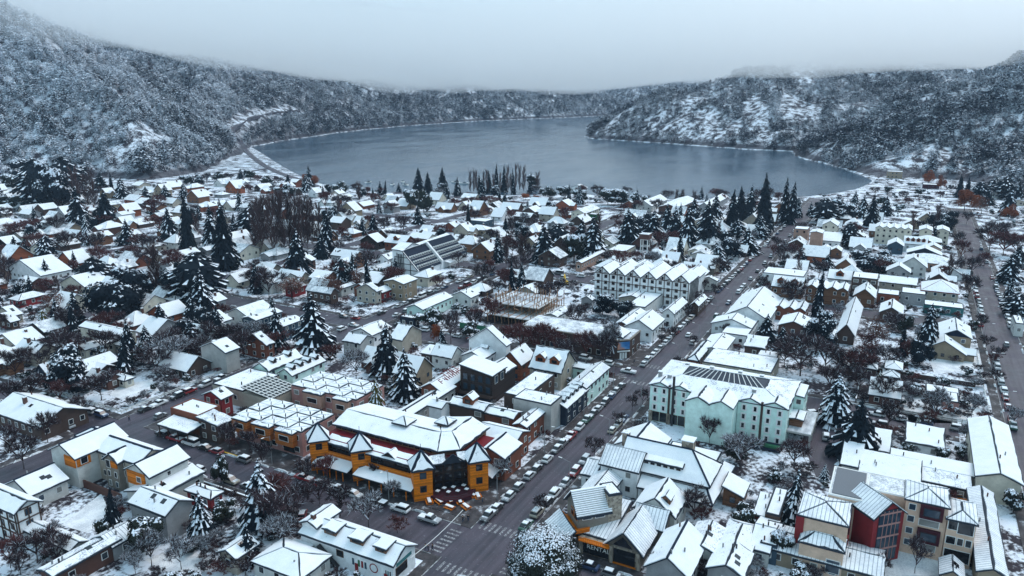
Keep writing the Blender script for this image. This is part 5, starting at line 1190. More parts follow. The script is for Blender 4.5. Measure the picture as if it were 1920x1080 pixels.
# --- hotel with steep dark roof
B = Building('hotel', 321, 219)
end = [(211.6, 0), (228, 0), (228, 6.2), (223.4, 12.4), (220.6, 12.4), (211.2, 3.4)]
def wedge(name, x0, x1, pts, mat): 
    lo = [(*B.L(x0, y), z) for y, z in pts]; hi = [(*B.L(x1, y), z) for y, z in pts]; return MB().hull(lo, hi).build(name, mat, B.root)
wedge('end_wall', 298.5, 299.1, end, 'white'); wedge('wall', 299.1, 319.2, [(y + (.25 if y < 215 else 0), z - .2) for y, z in end], 'white')
wedge('party_wall', 319.2, 320.6, [(y - (.5 if y < 222 else 0), z + (1.2 if z > 3 else 0)) for y, z in end], 'white'); wedge('wall', 320.6, 344, [(y, z + (1.1 if z > 3 else 0)) for y, z in end], 'white')
for x0, x1, dz in ((299.2, 319.1, 0), (320.7, 344.2, 1.2)):
    slab(B, 'roof', [(x0, 211.0, 3.4 + dz), (x1, 211.0, 3.4 + dz), (x1, 220.8, 12.5 + dz), (x0, 220.8, 12.5 + dz)], .25, 'metal_blue')
    nn = int((x1 - x0) / 1.95)
    for r_ in range(3):
        y = 212.6 + 2.3 * r_; z = 3.4 + dz + (y - 211.0) * .929
        bar(B, 'gutter', (x0, y - .62, z - .5), (x1, y - .62, z - .5), .12, 'frame_white')
        for k in range(nn): 
            d = B.box('dormer', x0 + 1.95 * k + .55, x0 + 1.95 * k + 1.45, y - .5, y + .5, z - .05, z + .75, 'frame_white'); g = link('pane', unit('glass'), d); g.location = (0, -.46, 0); g.scale = (.7, .12, .65)
snowplanes(B, [[(298.3, 220.6, 12.6), (344.2, 220.6, 13.7), (344.2, 224, 14.1), (298.3, 224, 13.0)]]); B.vol(300.5, 316, 221.6, 228.4, 12.6, 'white', 'gy', p=.3, win=False)
for y0, z0, y1, z1 in ((212, 3.2, 228, 3.2), (214.6, 6.2, 228, 6.2), (217.8, 9.4, 225.6, 9.4), (216, 0, 216, 7.8), (220, 0, 220, 11.6), (224, 0, 224, 11.4), (227.8, 0, 227.8, 6.0), (211.5, 3.4, 220.6, 12.4)): bar(B, 'timber', (298.4, y0, z0), (298.4, y1, z1), .28, 'frame_dark')
for y in (221, 222, 223): bar(B, 'timber', (298.3, y, .5), (298.3, y, 11), .35, 'frame_dark')
slab(B, 'porch_roof', [(322, 207.6, 3.4), (328, 207.6, 3.4), (328, 211.4, 3.9), (322, 211.4, 3.9)], .2, 'roof_snow')
for x in (322.4, 327.6): bar(B, 'post', (x, 207.9, 0), (x, 207.9, 3.3), .2, 'frame_white')
B.seal('white hotel with steep dark blue roof and rows of small windows', 'hotel', mark='steep dark-roofed hotel'); occ(298, 345, 207, 229)
# --- pink and orange stepped blocks
for (bx0, bx1, by0, by1, H_, bays, lab, mk) in ((127.9, 140.4, 128, 151.4, 6.5, ((129.6, 135.6), (137.6, 143.8), (145.6, 151)), 'pink and orange stepped shop block with quilted snowy roofs on the cross street', 'pink and orange shop block'),
                                              (149.6, 162, 128.2, 152.4, 7, ((130, 135.4), (139.6, 146.4)), 'pink stepped block with quilted snowy roofs set back behind bare trees', 'rear pink block')):
    B = Building('shop_block', (bx0 + bx1) / 2, (by0 + by1) / 2)
    B.vol(bx0, bx1, by0, by1, H_, 'pink', None, faces=['-x', '-y'], floors=2, step=3.6, w=1.6)
    kx, ky = 3, 5
    for i in range(kx):
        for j in range(ky):
            B.roof('pyr', bx0 + (bx1 - bx0) * i / kx + .25, bx0 + (bx1 - bx0) * (i + 1) / kx - .25, by0 + (by1 - by0) * j / ky + .25, by0 + (by1 - by0) * (j + 1) / ky - .25, H_ + .35 + .15 * ((i + j) % 2), .12, .06, t=.5, gap=.09)
    for a, c in bays:
        B.vol(bx0 - 1.7, bx0 - .02, a, c, H_ - .1, 'salmon' if H_ > 6.8 else 'amber_wood', None, z0=2.9, win=False); B.roof('hip', bx0 - 1.7, bx0 + 1.2, a, c, H_ + .1, .1, .14, t=.3, gap=.08)
        B.window('-x', (a + c) / 2, 4.9, (c - a) * .5, 1.3, bx0 - 1.7, 'frame_white', 'glass')
        B.window('-x', (a + c) / 2, 1.5, (c - a) * .6, 2.0, bx0, 'frame_brown', 'glass')
    B.seal(lab, 'shop block', mark=mk); occ(bx0 - 2, bx1, by0, by1)
# --- glasshouse lattice and canopy by the corner shop
B = Building('greenhouse_roof', 148, 160)
for k in range(9): bar(B, 'lattice_bar', (142.5 + 1.3 * k, 153.2, 5.4), (142.5 + 1.3 * k, 165, 6.8), .2, 'frame_white')
for k in range(8): bar(B, 'lattice_bar', (142.3, 153.4 + 1.65 * k, 5.5 + .2 * k), (153.2, 153.4 + 1.65 * k, 5.5 + .2 * k), .2, 'frame_white')
slab(B, 'glazing', [(142.3, 153.2, 5.25), (153.2, 153.2, 5.25), (153.2, 165, 6.65), (142.3, 165, 6.65)], .08, 'glass'); B.box('wall', 142.4, 153.1, 153.3, 164.9, -.2, 5.0, 'beige')
B.seal('glazed lattice roof between the market hall and the pink block', 'glass roof'); occ(142, 154, 153, 165)
B = Building('canopy', 121, 164)
snowplanes(B, [[(117.9, 170.2, 3.9), (117.9, 158.2, 3.9), (123.6, 158.4, 4.4), (123.6, 170.4, 4.4)]], gap=.1)
for y in (158.8, 162.6, 166.4, 169.8): bar(B, 'post', (118.3, y, 0), (118.3, y, 3.7), .22, 'brown')
B.seal('snow-topped shop canopy on posts over the corner pavement', 'canopy')
# --- house with murals
B = Building('mural_house', 100.5, 88)
B.vol(97, 104, 76.6, 99.4, 4.8, 'white', 'gy', p=.55, o=.5, win=False)
for y, w_ in ((80.2, 2.6), (86, 3.2), (92.6, 3.0)): 
    B.vol(98.0, 100.6, y - w_ / 2, y + w_ / 2, 6.7, 'brown_wood', 'sx', p=.1, o=.35, z0=5.0, win=False); B.window('-x', y, 6.2, w_ * .6, .7, 98.0, 'frame_brown', 'glass')
B.window('-x', 89.4, 3.0, 1.5, 1.2, 97, 'frame_brown', 'glass')
for y, c in ((83.2, 'blue'), (84.0, 'red'), (84.8, 'green_paint'), (86.2, 'blue')): B.box('mural_figure', 96.93, 97, y - .25, y + .2, 1.6, 3.0, c)
T = MB(); c_ = B.L(96.95, 81.2)
for k in range(20):
    a0, a1 = 6.283 * k / 20, 6.283 * (k + 1) / 20
    T.mesh([(c_[0], c_[1] + r * math.cos(t), 2.4 + r * math.sin(t)) for r in (1.0, .78) for t in (a0, a1)], [(0, 1, 3, 2)])
T.build('mural_ring', 'red', B.root)
for y in (85.4, 78.4): B.box('door', 96.92, 97, y - .4, y + .4, .1, 2.1, 'red')
for k in range(3): B.box('mural_figure', 96.94, 97, 77.2 + k * .5, 77.45 + k * .5, 1.8, 2.9, ('frame_dark', 'teal', 'frame_dark')[k])
B.window('-y', 99.5, 2.4, 3.4, 1.6, 76.6, 'frame_brown', 'glass'); B.box('mural_figure', 98, 102.8, 76.52, 76.6, 3.5, 4.2, 'teal')
bar(B, 'stair', (96.4, 94.4, 3.6), (96.4, 89.6, .2), .9, 'frame_dark', .3); B.chimney(99, 97.6, 6, 8.2, .8)
B.vol(98, 104.5, 96, 99.9, 6.4, 'white', 'gx', p=.45, o=.5, win=False, z0=4.6)
B.box('lean_to', 94, 97, 96.4, 101, -.2, 2.6, 'pale'); B.box('lean_to_snow', 93.8, 96.98, 96.2, 101.2, 2.6, 2.8, 'roof_snow')
B.seal('long white house painted with murals beside the crossing', 'house', mark='mural house'); occ(94, 105, 76, 101)
# --- white chalet flats with dark ridges
B = Building('chalet_flats', 98, 156)
B.vol(91.6, 104.4, 163.2, 172.6, 8.0, 'pale', 'gx', p=.5, o=.6, cap=True, win=False)
B.vol(94.2, 104.2, 140.8, 148.6, 7.8, 'pale', 'gx', p=.55, o=.6, cap=True, win=False)
B.vol(97.0, 104.4, 148.6, 163.2, 7.6, 'beige', 'gy', p=.5, o=.5, cap=True, floors=2, step=3.2, w=.8)
B.vol(95.4, 99, 153.6, 158.4, 7.4, 'stone', 'gx', p=.7, o=.5, cap=True, floors=3, step=1.6, w=.7); B.vol(100.5, 105.5, 170.5, 176.5, 7.0, 'pale', 'pyr', p=.55, cap=True, win=False)
B.box('timber_panel', 91.4, 91.6, 163.4, 167.4, 5.2, 7.8, 'orange_wood'); B.box('timber_panel', 91.7, 95, 163.0, 163.2, 5.4, 7.8, 'orange_wood'); B.window('-y', 93.4, 6.6, 1.5, 1.4, 163.0, 'frame_white', 'glass')
B.box('timber_panel', 94.0, 94.2, 142.4, 148.4, 4.4, 7.6, 'orange_wood'); B.window('-x', 144.4, 6.0, 1.3, 1.2, 94.0, 'frame_white', 'glass'); B.window('-x', 141.6, 4.4, .9, 1.4, 94.2, 'frame_white', 'glass')
B.box('timber_panel', 95.2, 95.4, 153.8, 156, 5.6, 7.2, 'orange_wood'); B.window('-x', 157.2, 6.2, 1.3, 1.8, 95.4, 'frame_white', 'glass')
B.window('-y', 99, 6.2, .8, .9, 140.8, 'frame_white', 'glass'); B.box('yard_wall', 92.2, 92.5, 149, 162.8, -.2, 2.0, 'brick')
B.seal('pale chalet flats with orange timber panels and dark blue ridges', 'flats', mark='pale chalet flats'); occ(91, 106, 140, 177)
# --- half-timbered house at the picture's edge
B = Building('half_timbered_house', 76, 158)
B.vol(71.6, 76.4, 151.6, 166, 8, 'white', 'gy', p=.6, o=.6, floors=3, step=3.2, frame='frame_brown')
for z in (2.8, 5.4, 7.9): bar(B, 'timber', (71.5, 151.6, z), (71.5, 166, z), .22, 'brown'); bar(B, 'timber', (71.6, 151.5, z), (76.4, 151.5, z), .22, 'brown')
for k in range(6): bar(B, 'timber', (71.5, 151.8 + 2.8 * k, 0), (71.5, 151.8 + 2.8 * k, 8), .22, 'brown')
for k in range(3): bar(B, 'timber', (71.8 + 2.2 * k, 151.5, 0), (71.8 + 2.2 * k, 151.5, 8), .22, 'brown')
for k in range(3): bar(B, 'timber', (71.5, 152 + 4 * k, 2.8), (71.5, 154.4 + 4 * k, 5.4), .18, 'brown')
B.seal('tall white half-timbered house at the bottom edge', 'house', mark='half-timbered house'); occ(71, 77, 151, 166)
# --- dark timber house
B = Building('modern_house', 183.5, 107)
B.vol(179, 187.5, 101.6, 112.6, 9.2, 'dark_wood', 'sy', p=.16, o=.4, win=False)
for k in range(4):
    for f in range(2): B.window('-x', 103 + 2.6 * k, 4.4 + 3 * f, 1.3, 1.8, 179, 'frame_dark', 'glass_blue')
for k in range(2): B.window('-y', 181.5 + 3.6 * k, 7.2, 1.6, 2.2, 101.6, 'frame_white', 'glass_blue')
B.box('balcony', 176.6, 179, 101, 112.8, 2.5, 2.8, 'dark_wood'); B.box('balustrade', 176.5, 176.65, 101, 112.8, 2.8, 3.7, 'brown')
B.vol(187.6, 194, 101.8, 109, 7.4, 'dark_wood', 'gx', p=.6, o=.5, win=False); B.box('ground_floor', 176.9, 179, 101.4, 112.4, -.2, 2.5, 'navy')
B.seal('black timber house with big windows and a long balcony', 'house', mark='black timber house'); occ(176, 194, 101, 113)
# --- corner block with advertising screen
B = Building('corner_block', 240, 98)
prism(B, 'wall', [(233.4, 120), (233.4, 82.6), (236.4, 79.2), (248, 79.2), (248, 120)][::-1], -.3, 6.6, 'brown'); prism(B, 'parapet', [(233.2, 120.2), (233.2, 82.4), (236.2, 79.0), (248.2, 79.0), (248.2, 120.2)][::-1], 6.6, 6.9, 'stone')
prism(B, 'roof_snow', [(233.8, 119.8), (233.8, 83), (236.8, 79.6), (247.8, 79.6), (247.8, 119.8)][::-1], 6.9, 7.05, 'thin_snow')
B.vol(235.5, 243, 81.5, 90, 7.6, 'brown', 'gx', p=.35, o=.4, z0=6.9, win=False); B.grid('-x', 84, 120, 233.4, 0, 2, 3.2, 3.4, 1.5, 1.6, 'frame_white'); B.grid('-y', 238, 248, 79.2, 0, 2, 3.2, 3.2, 1.4, 1.6, 'frame_white')
YA = math.atan2(-3.0, -3.4) 
m, n, b = nodes_of('screen_picture', .4, .4); f = noise(n, .45, 3); n.links.new(ramp(n, f, [(.40, (.03, .16, .42)), (.5, (.12, .30, .55)), (.58, (.62, .25, .12)), (.7, (.62, .5, .4))]), b.inputs['Base Color'])
panel(B, 'advertising_screen', 234.7, 80.7, 4.9, 4.4, 2.6, YA, 'screen_picture', .2); panel(B, 'canopy_edge', 234.6, 80.6, 2.9, 4.6, .4, YA, 'frame_white', .5)
for d in (-1.0, 0, 1.0): panel(B, 'door', 234.75 + d * .72, 80.75 - d * .68, 1.2, .7, 2.2, YA, 'frame_white', .14)
B.seal('brown corner block with a bright picture screen above its door', 'shop block', mark='brown corner block'); occ(233, 249, 78, 121)
# --- timber building site
B = Building('building_site', 262, 134)
for z in (0.15, 3.4): B.box('floor_slab', 250, 276, 121, 148, z - .15, z, 'concrete' if z > 1 else 'soil')
B.box('floor_slab', 256, 276, 124, 146, 6.5, 6.7, 'concrete'); B.box('rubble_heap', 240, 249, 118, 140, -.2, .5, 'soil')
r0 = random.Random(3); B.box('slab_snow', 256.4, 275.6, 124.4, 145.6, 6.7, 6.8, 'thin_snow'); B.box('slab_snow', 250.3, 255.9, 121.4, 147.6, 3.4, 3.5, 'thin_snow')
for i in range(11):
    for j in range(9):
        x, y = 250.6 + i * 2.5, 121.6 + j * 3.2; t = r0.choice((6.6, 8.6, 9.4, 10.2)) if x > 255 else r0.choice((3.4, 5.2)); bar(B, 'prop', (x, y, .15), (x + r0.uniform(-.2, .2), y + r0.uniform(-.2, .2), t), .24, 'pole_wood')
for j in range(9): bar(B, 'beam', (256, 121.6 + j * 3.2, 6.8), (276, 121.6 + j * 3.2, 6.8), .22, 'pole_wood'); bar(B, 'beam', (250, 121.6 + j * 3.2, 3.6), (276, 121.6 + j * 3.2, 3.6), .22, 'pole_wood')
for k in range(26):
    x, y, z = r0.uniform(250, 274), r0.uniform(121, 147), r0.choice((3.6, 6.9)); a = r0.uniform(0, 3.1); bar(B, 'plank', (x, y, z), (x + 3 * math.cos(a), y + 3 * math.sin(a), z + r0.uniform(0, .8)), .3, 'pole_wood', .08)
B.box('hoarding', 238.6, 238.7, 124, 150, 0, 2.2, 'green_net'); B.seal('timber-propped concrete building under construction', 'building site', mark='timber building site'); occ(238, 277, 118, 150)
# --- brick water tower, round kiosk
x, y = at(1209, 474); B = Building('water_tower', x, y)
for dx in (-2, 2):
    for dy in (-2, 2): bar(B, 'leg', (x + dx, y + dy, 0), (x + dx, y + dy, 8.2), .5, 'frame_white')
for z in (4, 8): 
    for sg in (-2, 2): bar(B, 'brace', (x + sg, y - 2, z), (x + sg, y + 2, z), .35, 'frame_white'); bar(B, 'brace', (x - 2, y + sg, z), (x + 2, y + sg, z), .35, 'frame_white')
B.box('tank', x - 2.9, x + 2.9, y - 2.9, y + 2.9, 8.3, 11.2, 'brick'); B.box('tank_snow', x - 2.7, x + 2.7, y - 2.7, y + 2.7, 11.2, 11.4, 'roof_snow'); B.seal('square brick water tower on white legs', 'water tower', mark='brick water tower'); occ(x - 3, x + 3, y - 3, y + 3)
x, y = at(1865, 836); B = Building('kiosk', x, y); oc = [(x + 3.0 * math.cos(t), y + 3.0 * math.sin(t)) for t in [k * math.pi / 4 for k in range(8)]]
prism(B, 'wall', [(x + (a - x) * .75, y + (b_ - y) * .75) for a, b_ in oc], -.2, 3.0, 'red'); q = [[(*oc[k], 3.0), (*oc[(k + 1) % 8], 3.0), (x, y, 4.1)] for k in range(8)]; snowplanes(B, q)
for k in (3, 4, 5): t = (k + .5) * math.pi / 4; panel(B, 'window', x + 2.1 * math.cos(t), y + 2.1 * math.sin(t), 1.9, 1.2, 1.0, t, 'glass')
B.seal('small red kiosk with an octagonal snowy roof beside the avenue', 'kiosk', mark='red octagonal kiosk')
# ---------------------------------------------------------------- vehicles
def car_paint(name, c):
    m, n, b = nodes_of(name, 0.35, 0.5); f = noise(n, 3.0, 4, .6); n.links.new(mixc(n, math_(n, 'MULTIPLY', maprange(n, f, .45, .65), .35), c, tuple(x * .5 + .08 for x in c)), b.inputs['Base Color'])
PAINT = dict(white=(.72, .73, .74), silver=(.38, .39, .41), grey=(.14, .145, .155), black=(.015, .016, .019), blue=(.03, .06, .14), red=(.28, .02, .025), beige=(.36, .32, .26), green=(.03, .10, .07), orange=(.55, .17, .03))
for k, c in PAINT.items(): car_paint('paint_' + k, c)
m, n, b = nodes_of('car_lamp', .2, .6); b.inputs['Base Color'].default_value = (.7, .7, .68, 1)
def loft(mb, prof, half, mat=0):
    """side profile (x, z) swept across the width, a little narrower towards the top"""
    zs = [z for _, z in prof]; lo, hi = min(zs), max(zs); w = lambda z: half * (1 - .16 * max(0, (z - .75)) )
    L = [(x, -w(z), z) for x, z in prof]; R = [(x, w(z), z) for x, z in prof]; mb.hull(L, R, mat)
CARS = {  # body profile, cabin profile, roof (x0, x1, z), wheel xs, width
 'hatch': ([(-1.95, .35), (1.95, .35), (2.0, .62), (1.9, .80), (1.0, .92), (-1.75, .96), (-1.98, .75)], [(-1.72, .95), (1.05, .91), (.35, 1.42), (-1.35, 1.44)], (-1.3, .3, 1.43), (1.25, -1.2), .84),
 'sedan': ([(-2.2, .35), (2.2, .35), (2.25, .62), (2.1, .80), (.95, .92), (-1.4, .96), (-2.1, .92), (-2.25, .7)], [(-1.75, .95), (.98, .91), (.3, 1.40), (-1.0, 1.42)], (-.95, .25, 1.41), (1.4, -1.35), .86),
 'suv': ([(-2.2, .45), (2.2, .45), (2.25, .75), (2.1, .98), (1.05, 1.06), (-2.1, 1.08), (-2.25, .8)], [(-2.05, 1.07), (1.1, 1.05), (.45, 1.68), (-1.8, 1.70)], (-1.75, .4, 1.69), (1.4, -1.4), .92),
 'van': ([(-2.5, .4), (2.4, .4), (2.5, .7), (2.35, 1.0), (1.7, 1.2), (-2.5, 1.25)], [(-2.48, 1.24), (1.75, 1.19), (1.1, 2.1), (-2.4, 2.15)], (-2.35, 1.05, 2.14), (1.55, -1.55), .98),
 'pickup': ([(-2.6, .5), (2.5, .5), (2.6, .8), (2.45, 1.0), (1.3, 1.08), (-.75, 1.08), (-.8, .98), (-2.6, .98)], [(-.75, 1.07), (1.35, 1.06), (.7, 1.66), (-.55, 1.68)], (-.5, .65, 1.67), (1.6, -1.6), .92),
}
def wheel_data():
    mb = MB(); mb.tube((0, -.11, 0), (0, .11, 0), .32, .32, 12, 0); mb.tube((0, -.12, 0), (0, .12, 0), .19, .19, 8, 1); return mb.data('wheel', ['rubber', 'pole_grey'])
WHEEL = wheel_data(); CARMESH = {}
def car_parts(kind, paint):
    if (kind, paint) in CARMESH: return CARMESH[kind, paint]
    body, cab, (rx0, rx1, rz), wx, hw = CARS[kind]; P = []
    mb = MB(); loft(mb, body, hw); P.append(('body', mb.data('body', 'paint_' + paint), (0, 0, 0)))
    mb = MB(); loft(mb, cab, hw * .93); P.append(('window_band', mb.data('window_band', 'glass'), (0, 0, 0)))
    mb = MB(); k = hw * .80; mb.hull([(rx0 - .12, -k, rz - .02), (rx1 + .1, -k, rz - .02), (rx1 + .1, k, rz - .02), (rx0 - .12, k, rz - .02)], [(rx0, -k * .94, rz + .06), (rx1, -k * .94, rz + .06), (rx1, k * .94, rz + .06), (rx0, k * .94, rz + .06)])
    P.append(('roof', mb.data('roof', 'paint_' + paint), (0, 0, 0)))
    mb = MB(); mb.hull([(rx0, -k * .9, rz + .065), (rx1, -k * .9, rz + .065), (rx1, k * .9, rz + .065), (rx0, k * .9, rz + .065)], [(rx0 + .1, -k * .8, rz + .15), (rx1 - .1, -k * .8, rz + .15), (rx1 - .1, k * .8, rz + .15), (rx0 + .1, k * .8, rz + .15)])
    P.append(('roof_snow', mb.data('roof_snow', 'roof_snow'), (0, 0, 0)))
    hx = [p for p in body if p[0] > .9 and p[1] > .75]; (xa, za), (xb, zb) = max(hx), min(hx)
    mb = MB(); mb.hull([(xb + .15, -hw * .75, zb + .005), (xa - .1, -hw * .75, za + .03), (xa - .1, hw * .75, za + .03), (xb + .15, hw * .75, zb + .005)], [(xb + .2, -hw * .7, zb + .06), (xa - .15, -hw * .7, za + .08), (xa - .15, hw * .7, za + .08), (xb + .2, hw * .7, zb + .06)])
    P.append(('bonnet_snow', mb.data('bonnet_snow', 'thin_snow'), (0, 0, 0)))
    if kind == 'pickup': P.append(('bed_snow', MB().box(-2.5, -.78, .985, -.85, .78, 1.06).data('bed_snow', 'roof_snow'), (0, 0, 0)))
    lm = MB().box(-.04, -.16, -.07, .04, .16, .07).data('headlight', 'car_lamp'); fx = max(p[0] for p in body) - .03; fz = body[2][1] + .02
    for s in (-1, 1): P.append(('headlight', lm, (fx, s * hw * .68, fz)))
    for x in wx:
        for s in (-1, 1): P.append(('wheel', WHEEL, (x, s * (hw - .1), .32)))
    CARMESH[kind, paint] = P; return P
VEH = []
WORD = dict(hatch='hatchback', sedan='saloon car', suv='off-road car', van='van', pickup='pickup truck')
def car(kind, paint, x, y, ang, z=.035):
    r = empty('parked_car' if kind in ('hatch', 'sedan', 'suv') else ('delivery_van' if kind == 'van' else 'pickup_truck'), (x, y, z), ang)
    for nm, d, lo in car_parts(kind, paint): link(nm, d, r, lo)
    VEH.append((r, f'{paint} {WORD[kind]} with snow on its roof', kind)); return r
rc = random.Random(11)
def any_car(x, y, ang): return car(rc.choices(['hatch', 'sedan', 'suv', 'van', 'pickup'], [4, 3, 4, .5, 1.3])[0], rc.choices(list(PAINT)[:8], [3.2, 3.5, 4, 4.5, 2, 2, .8, .6])[0], x + rc.uniform(-.3, .3), y + rc.uniform(-.15, .15), ang + rc.uniform(-.03, .03) + (math.pi if rc.random() < .4 else 0))
H_ = math.pi / 2
for a in (209.5, 204.7, 200.5, 195.1, 190.4, 186.1, 181.4, 175.9, 170.2, 164.9, 160.7, 155.0, 149.8, 145.3, 139.6, 134.5, 129.5, 125.6): any_car(a, 72.3, 0)
for a in (186.9, 182.7, 178.7, 159.0, 152.1, 146.3, 141.3, 137.0, 132.0, 126.4): any_car(a, 63.5, 0)
for b_ in (169.8, 164.6, 139.6, 119.6, 115.0, 109.5, 104.0, 97.5): any_car(119.0, b_, H_)
car('van', 'white', 119.1, 159.0, H_); car('sedan', 'black', 119.1, 153.6, H_); car('hatch', 'red', 119.0, 149.2, H_); car('suv', 'white', 118.8, 91.0, H_); car('pickup', 'silver', 118.4, 83.0, H_ + math.pi)
for b_ in (149.7, 145.4, 134.1, 128.6, 122.0): any_car(110.1, b_, H_)
car('hatch', 'silver', 103.2, 66.0, .3)
for b_ in (223.2, 217.6, 212.1, 206.4, 201.5, 196.3): any_car(119.4, b_, H_)
for b_ in (208.1, 202.3, 197.6, 214.0, 219.5, 228.7, 235): any_car(110.2, b_, H_)
for a in (127.7, 132.5, 138.4, 143.4, 149.0, 155.5, 214.1): any_car(a, 188.6, 0)
for a in (127.0, 165, 172): any_car(a, 180.8, 0)
for a in (239.1, 250.3, 255.3, 259.4, 263.8, 268.2, 275, 281, 287, 300, 305.3, 311, 318, 326): any_car(a, 188.4, 0)
for a in (239.1, 246, 290, 295.6, 300.6, 305.8, 312, 320): any_car(a, 180.9, 0)
for b_ in (199.4, 193.4, 171.7, 166, 159.8, 152, 144.9, 138, 131, 124, 92): any_car(227.9, b_, H_)
for b_ in (187.9, 176, 168): any_car(220.2, b_, H_)
car('suv', 'white', 226.4, 83.6, H_); car('pickup', 'white', 222.8, 74.6, H_)
for a in (232, 237, 241.5, 246.4, 251, 256.3, 261, 266, 271, 276, 281, 286, 292, 297, 303, 309, 315, 321, 327): any_car(a, 72.3, 0)
for a in (340, 346, 352, 358, 364, 370, 377, 384, 391, 398, 406, 415, 424, 433): any_car(a, 72.2, 0)
for a in (239, 262, 300, 322, 343, 349, 356, 372, 390, 410, 430, 460, 480, 500, 520, 540): any_car(a, 63.6, 0)
car('hatch', 'white', 270, 67.2, 0); car('hatch', 'grey', 313.5, -38.4, 0)
for a in (460, 467, 474, 490, 505, 520, 535, 560): any_car(a, 72, 0)
for a in (247.6, 237.4, 232.6, 255.4, 262, 268.4, 274.5, 284.0, 291, 298): any_car(a, -33.4, 0)
for a in (345, 351, 357.8, 364, 371, 378, 385, 392, 399, 406, 414, 422, 438, 450): any_car(a, -33.2, 0)
for a in (340, 347, 355, 363.3, 371, 378.4, 386, 394, 402, 410, 430, 470, 510): any_car(a, -42.0, 0)
for b_ in (0.2, -5.6, -12, -20): any_car(223.9, b_, H_)
car('suv', 'red', 336.5, -31.0, .4); any_car(216.8, -0.8, H_); any_car(216.6, -9, H_); car('suv', 'black', 214.8, 17.4, 2.2); car('suv', 'silver', 201.3, 11.6, .1)
car('hatch', 'red', 88.6, 132.5, .9); car('hatch', 'red', 106.8, 108.5, .6); any_car(119.0, 41.6, H_); any_car(119.0, 46.6, H_); car('suv', 'white', 154.6, 14.0, 0.2)
for b_ in (96, 103, 110, 126, 140, 152, 160): any_car(337.6, b_, H_)
for b_ in (99, 118, 130, 146, 170): any_car(330.5, b_, H_)
car('pickup', 'orange', *at(1795, 938), 1.9)
# buses at the station
mb = MB(); mb.hull([(-5.8, -1.22, .45), (5.8, -1.22, .45), (5.8, 1.22, .45), (-5.8, 1.22, .45)], [(-5.75, -1.15, 3.2), (5.6, -1.15, 3.2), (5.6, 1.15, 3.2), (-5.75, 1.15, 3.2)]); BUS = mb.data('body', 'white_paint'); mb.m = [0] * len(mb.f); BUSG = mb.data('body', 'paint_green')
bw = MB().box(-5.5, -1.24, 1.6, 5.3, 1.24, 2.6).data('window_band', 'glass'); bs = MB().box(-5.6, -1.1, 3.2, 5.5, 1.1, 3.36).data('roof_snow', 'roof_snow')
for i, (px, py) in enumerate([(985, 392), (1022, 388), (1008, 397), (972, 402), (1040, 402), (1055, 392)]):
    x, y = at(px, py); r = empty('bus', (x, y, 0), 2.2 + .1 * i); link('body', BUSG if i % 3 == 1 else BUS, r); link('window_band', bw, r); link('roof_snow', bs, r)
    for wx_ in (-3.6, 3.6):
        for s in (-1, 1): w_ = link('wheel', WHEEL, r, (wx_, s * 1.1, .5)); w_.scale = (1.5, 1.5, 1.5)
    VEH.append((r, ('green' if i % 3 == 1 else 'white') + ' coach with snow on its roof', 'bus'))
# excavator on the building ground
x, y = at(1060, 534); r = empty('excavator', (x, y, 0), .6)
for s in (-1, 1): MB().hull([(-1.6, s * 1.0 - .28, 0), (1.6, s * 1.0 - .28, 0), (1.6, s * 1.0 + .28, 0), (-1.6, s * 1.0 + .28, 0)], [(-1.9, s * 1.0 - .28, .8), (1.9, s * 1.0 - .28, .8), (1.9, s * 1.0 + .28, .8), (-1.9, s * 1.0 + .28, .8)]).build('track', 'rubber', r)
MB().hull([(-1.9, -1.2, .85), (1.2, -1.2, .85), (1.2, 1.2, .85), (-1.9, 1.2, .85)], [(-1.7, -1.1, 2.0), (1.0, -1.1, 2.0), (1.0, 1.1, 2.0), (-1.7, 1.1, 2.0)]).build('body', 'yellow', r); MB().box(-.1, .1, 2.0, 1.2, 1.1, 3.1).build('cab', 'glass', r)
MB().bar((1.0, -.3, 1.8), (4.2, -.3, 4.2), .5).build('boom', 'yellow', r); MB().bar((4.2, -.3, 4.2), (6.0, -.3, 1.6), .4).build('arm', 'yellow', r); MB().hull([(5.6, -.8, .4), (6.6, -.8, .5), (6.6, .2, .5), (5.6, .2, .4)], [(5.6, -.8, 1.4), (6.2, -.8, 1.6), (6.2, .2, 1.6), (5.6, .2, 1.4)]).build('bucket', 'yellow', r)
tag(r, 'yellow excavator on the snowy building ground', 'excavator')
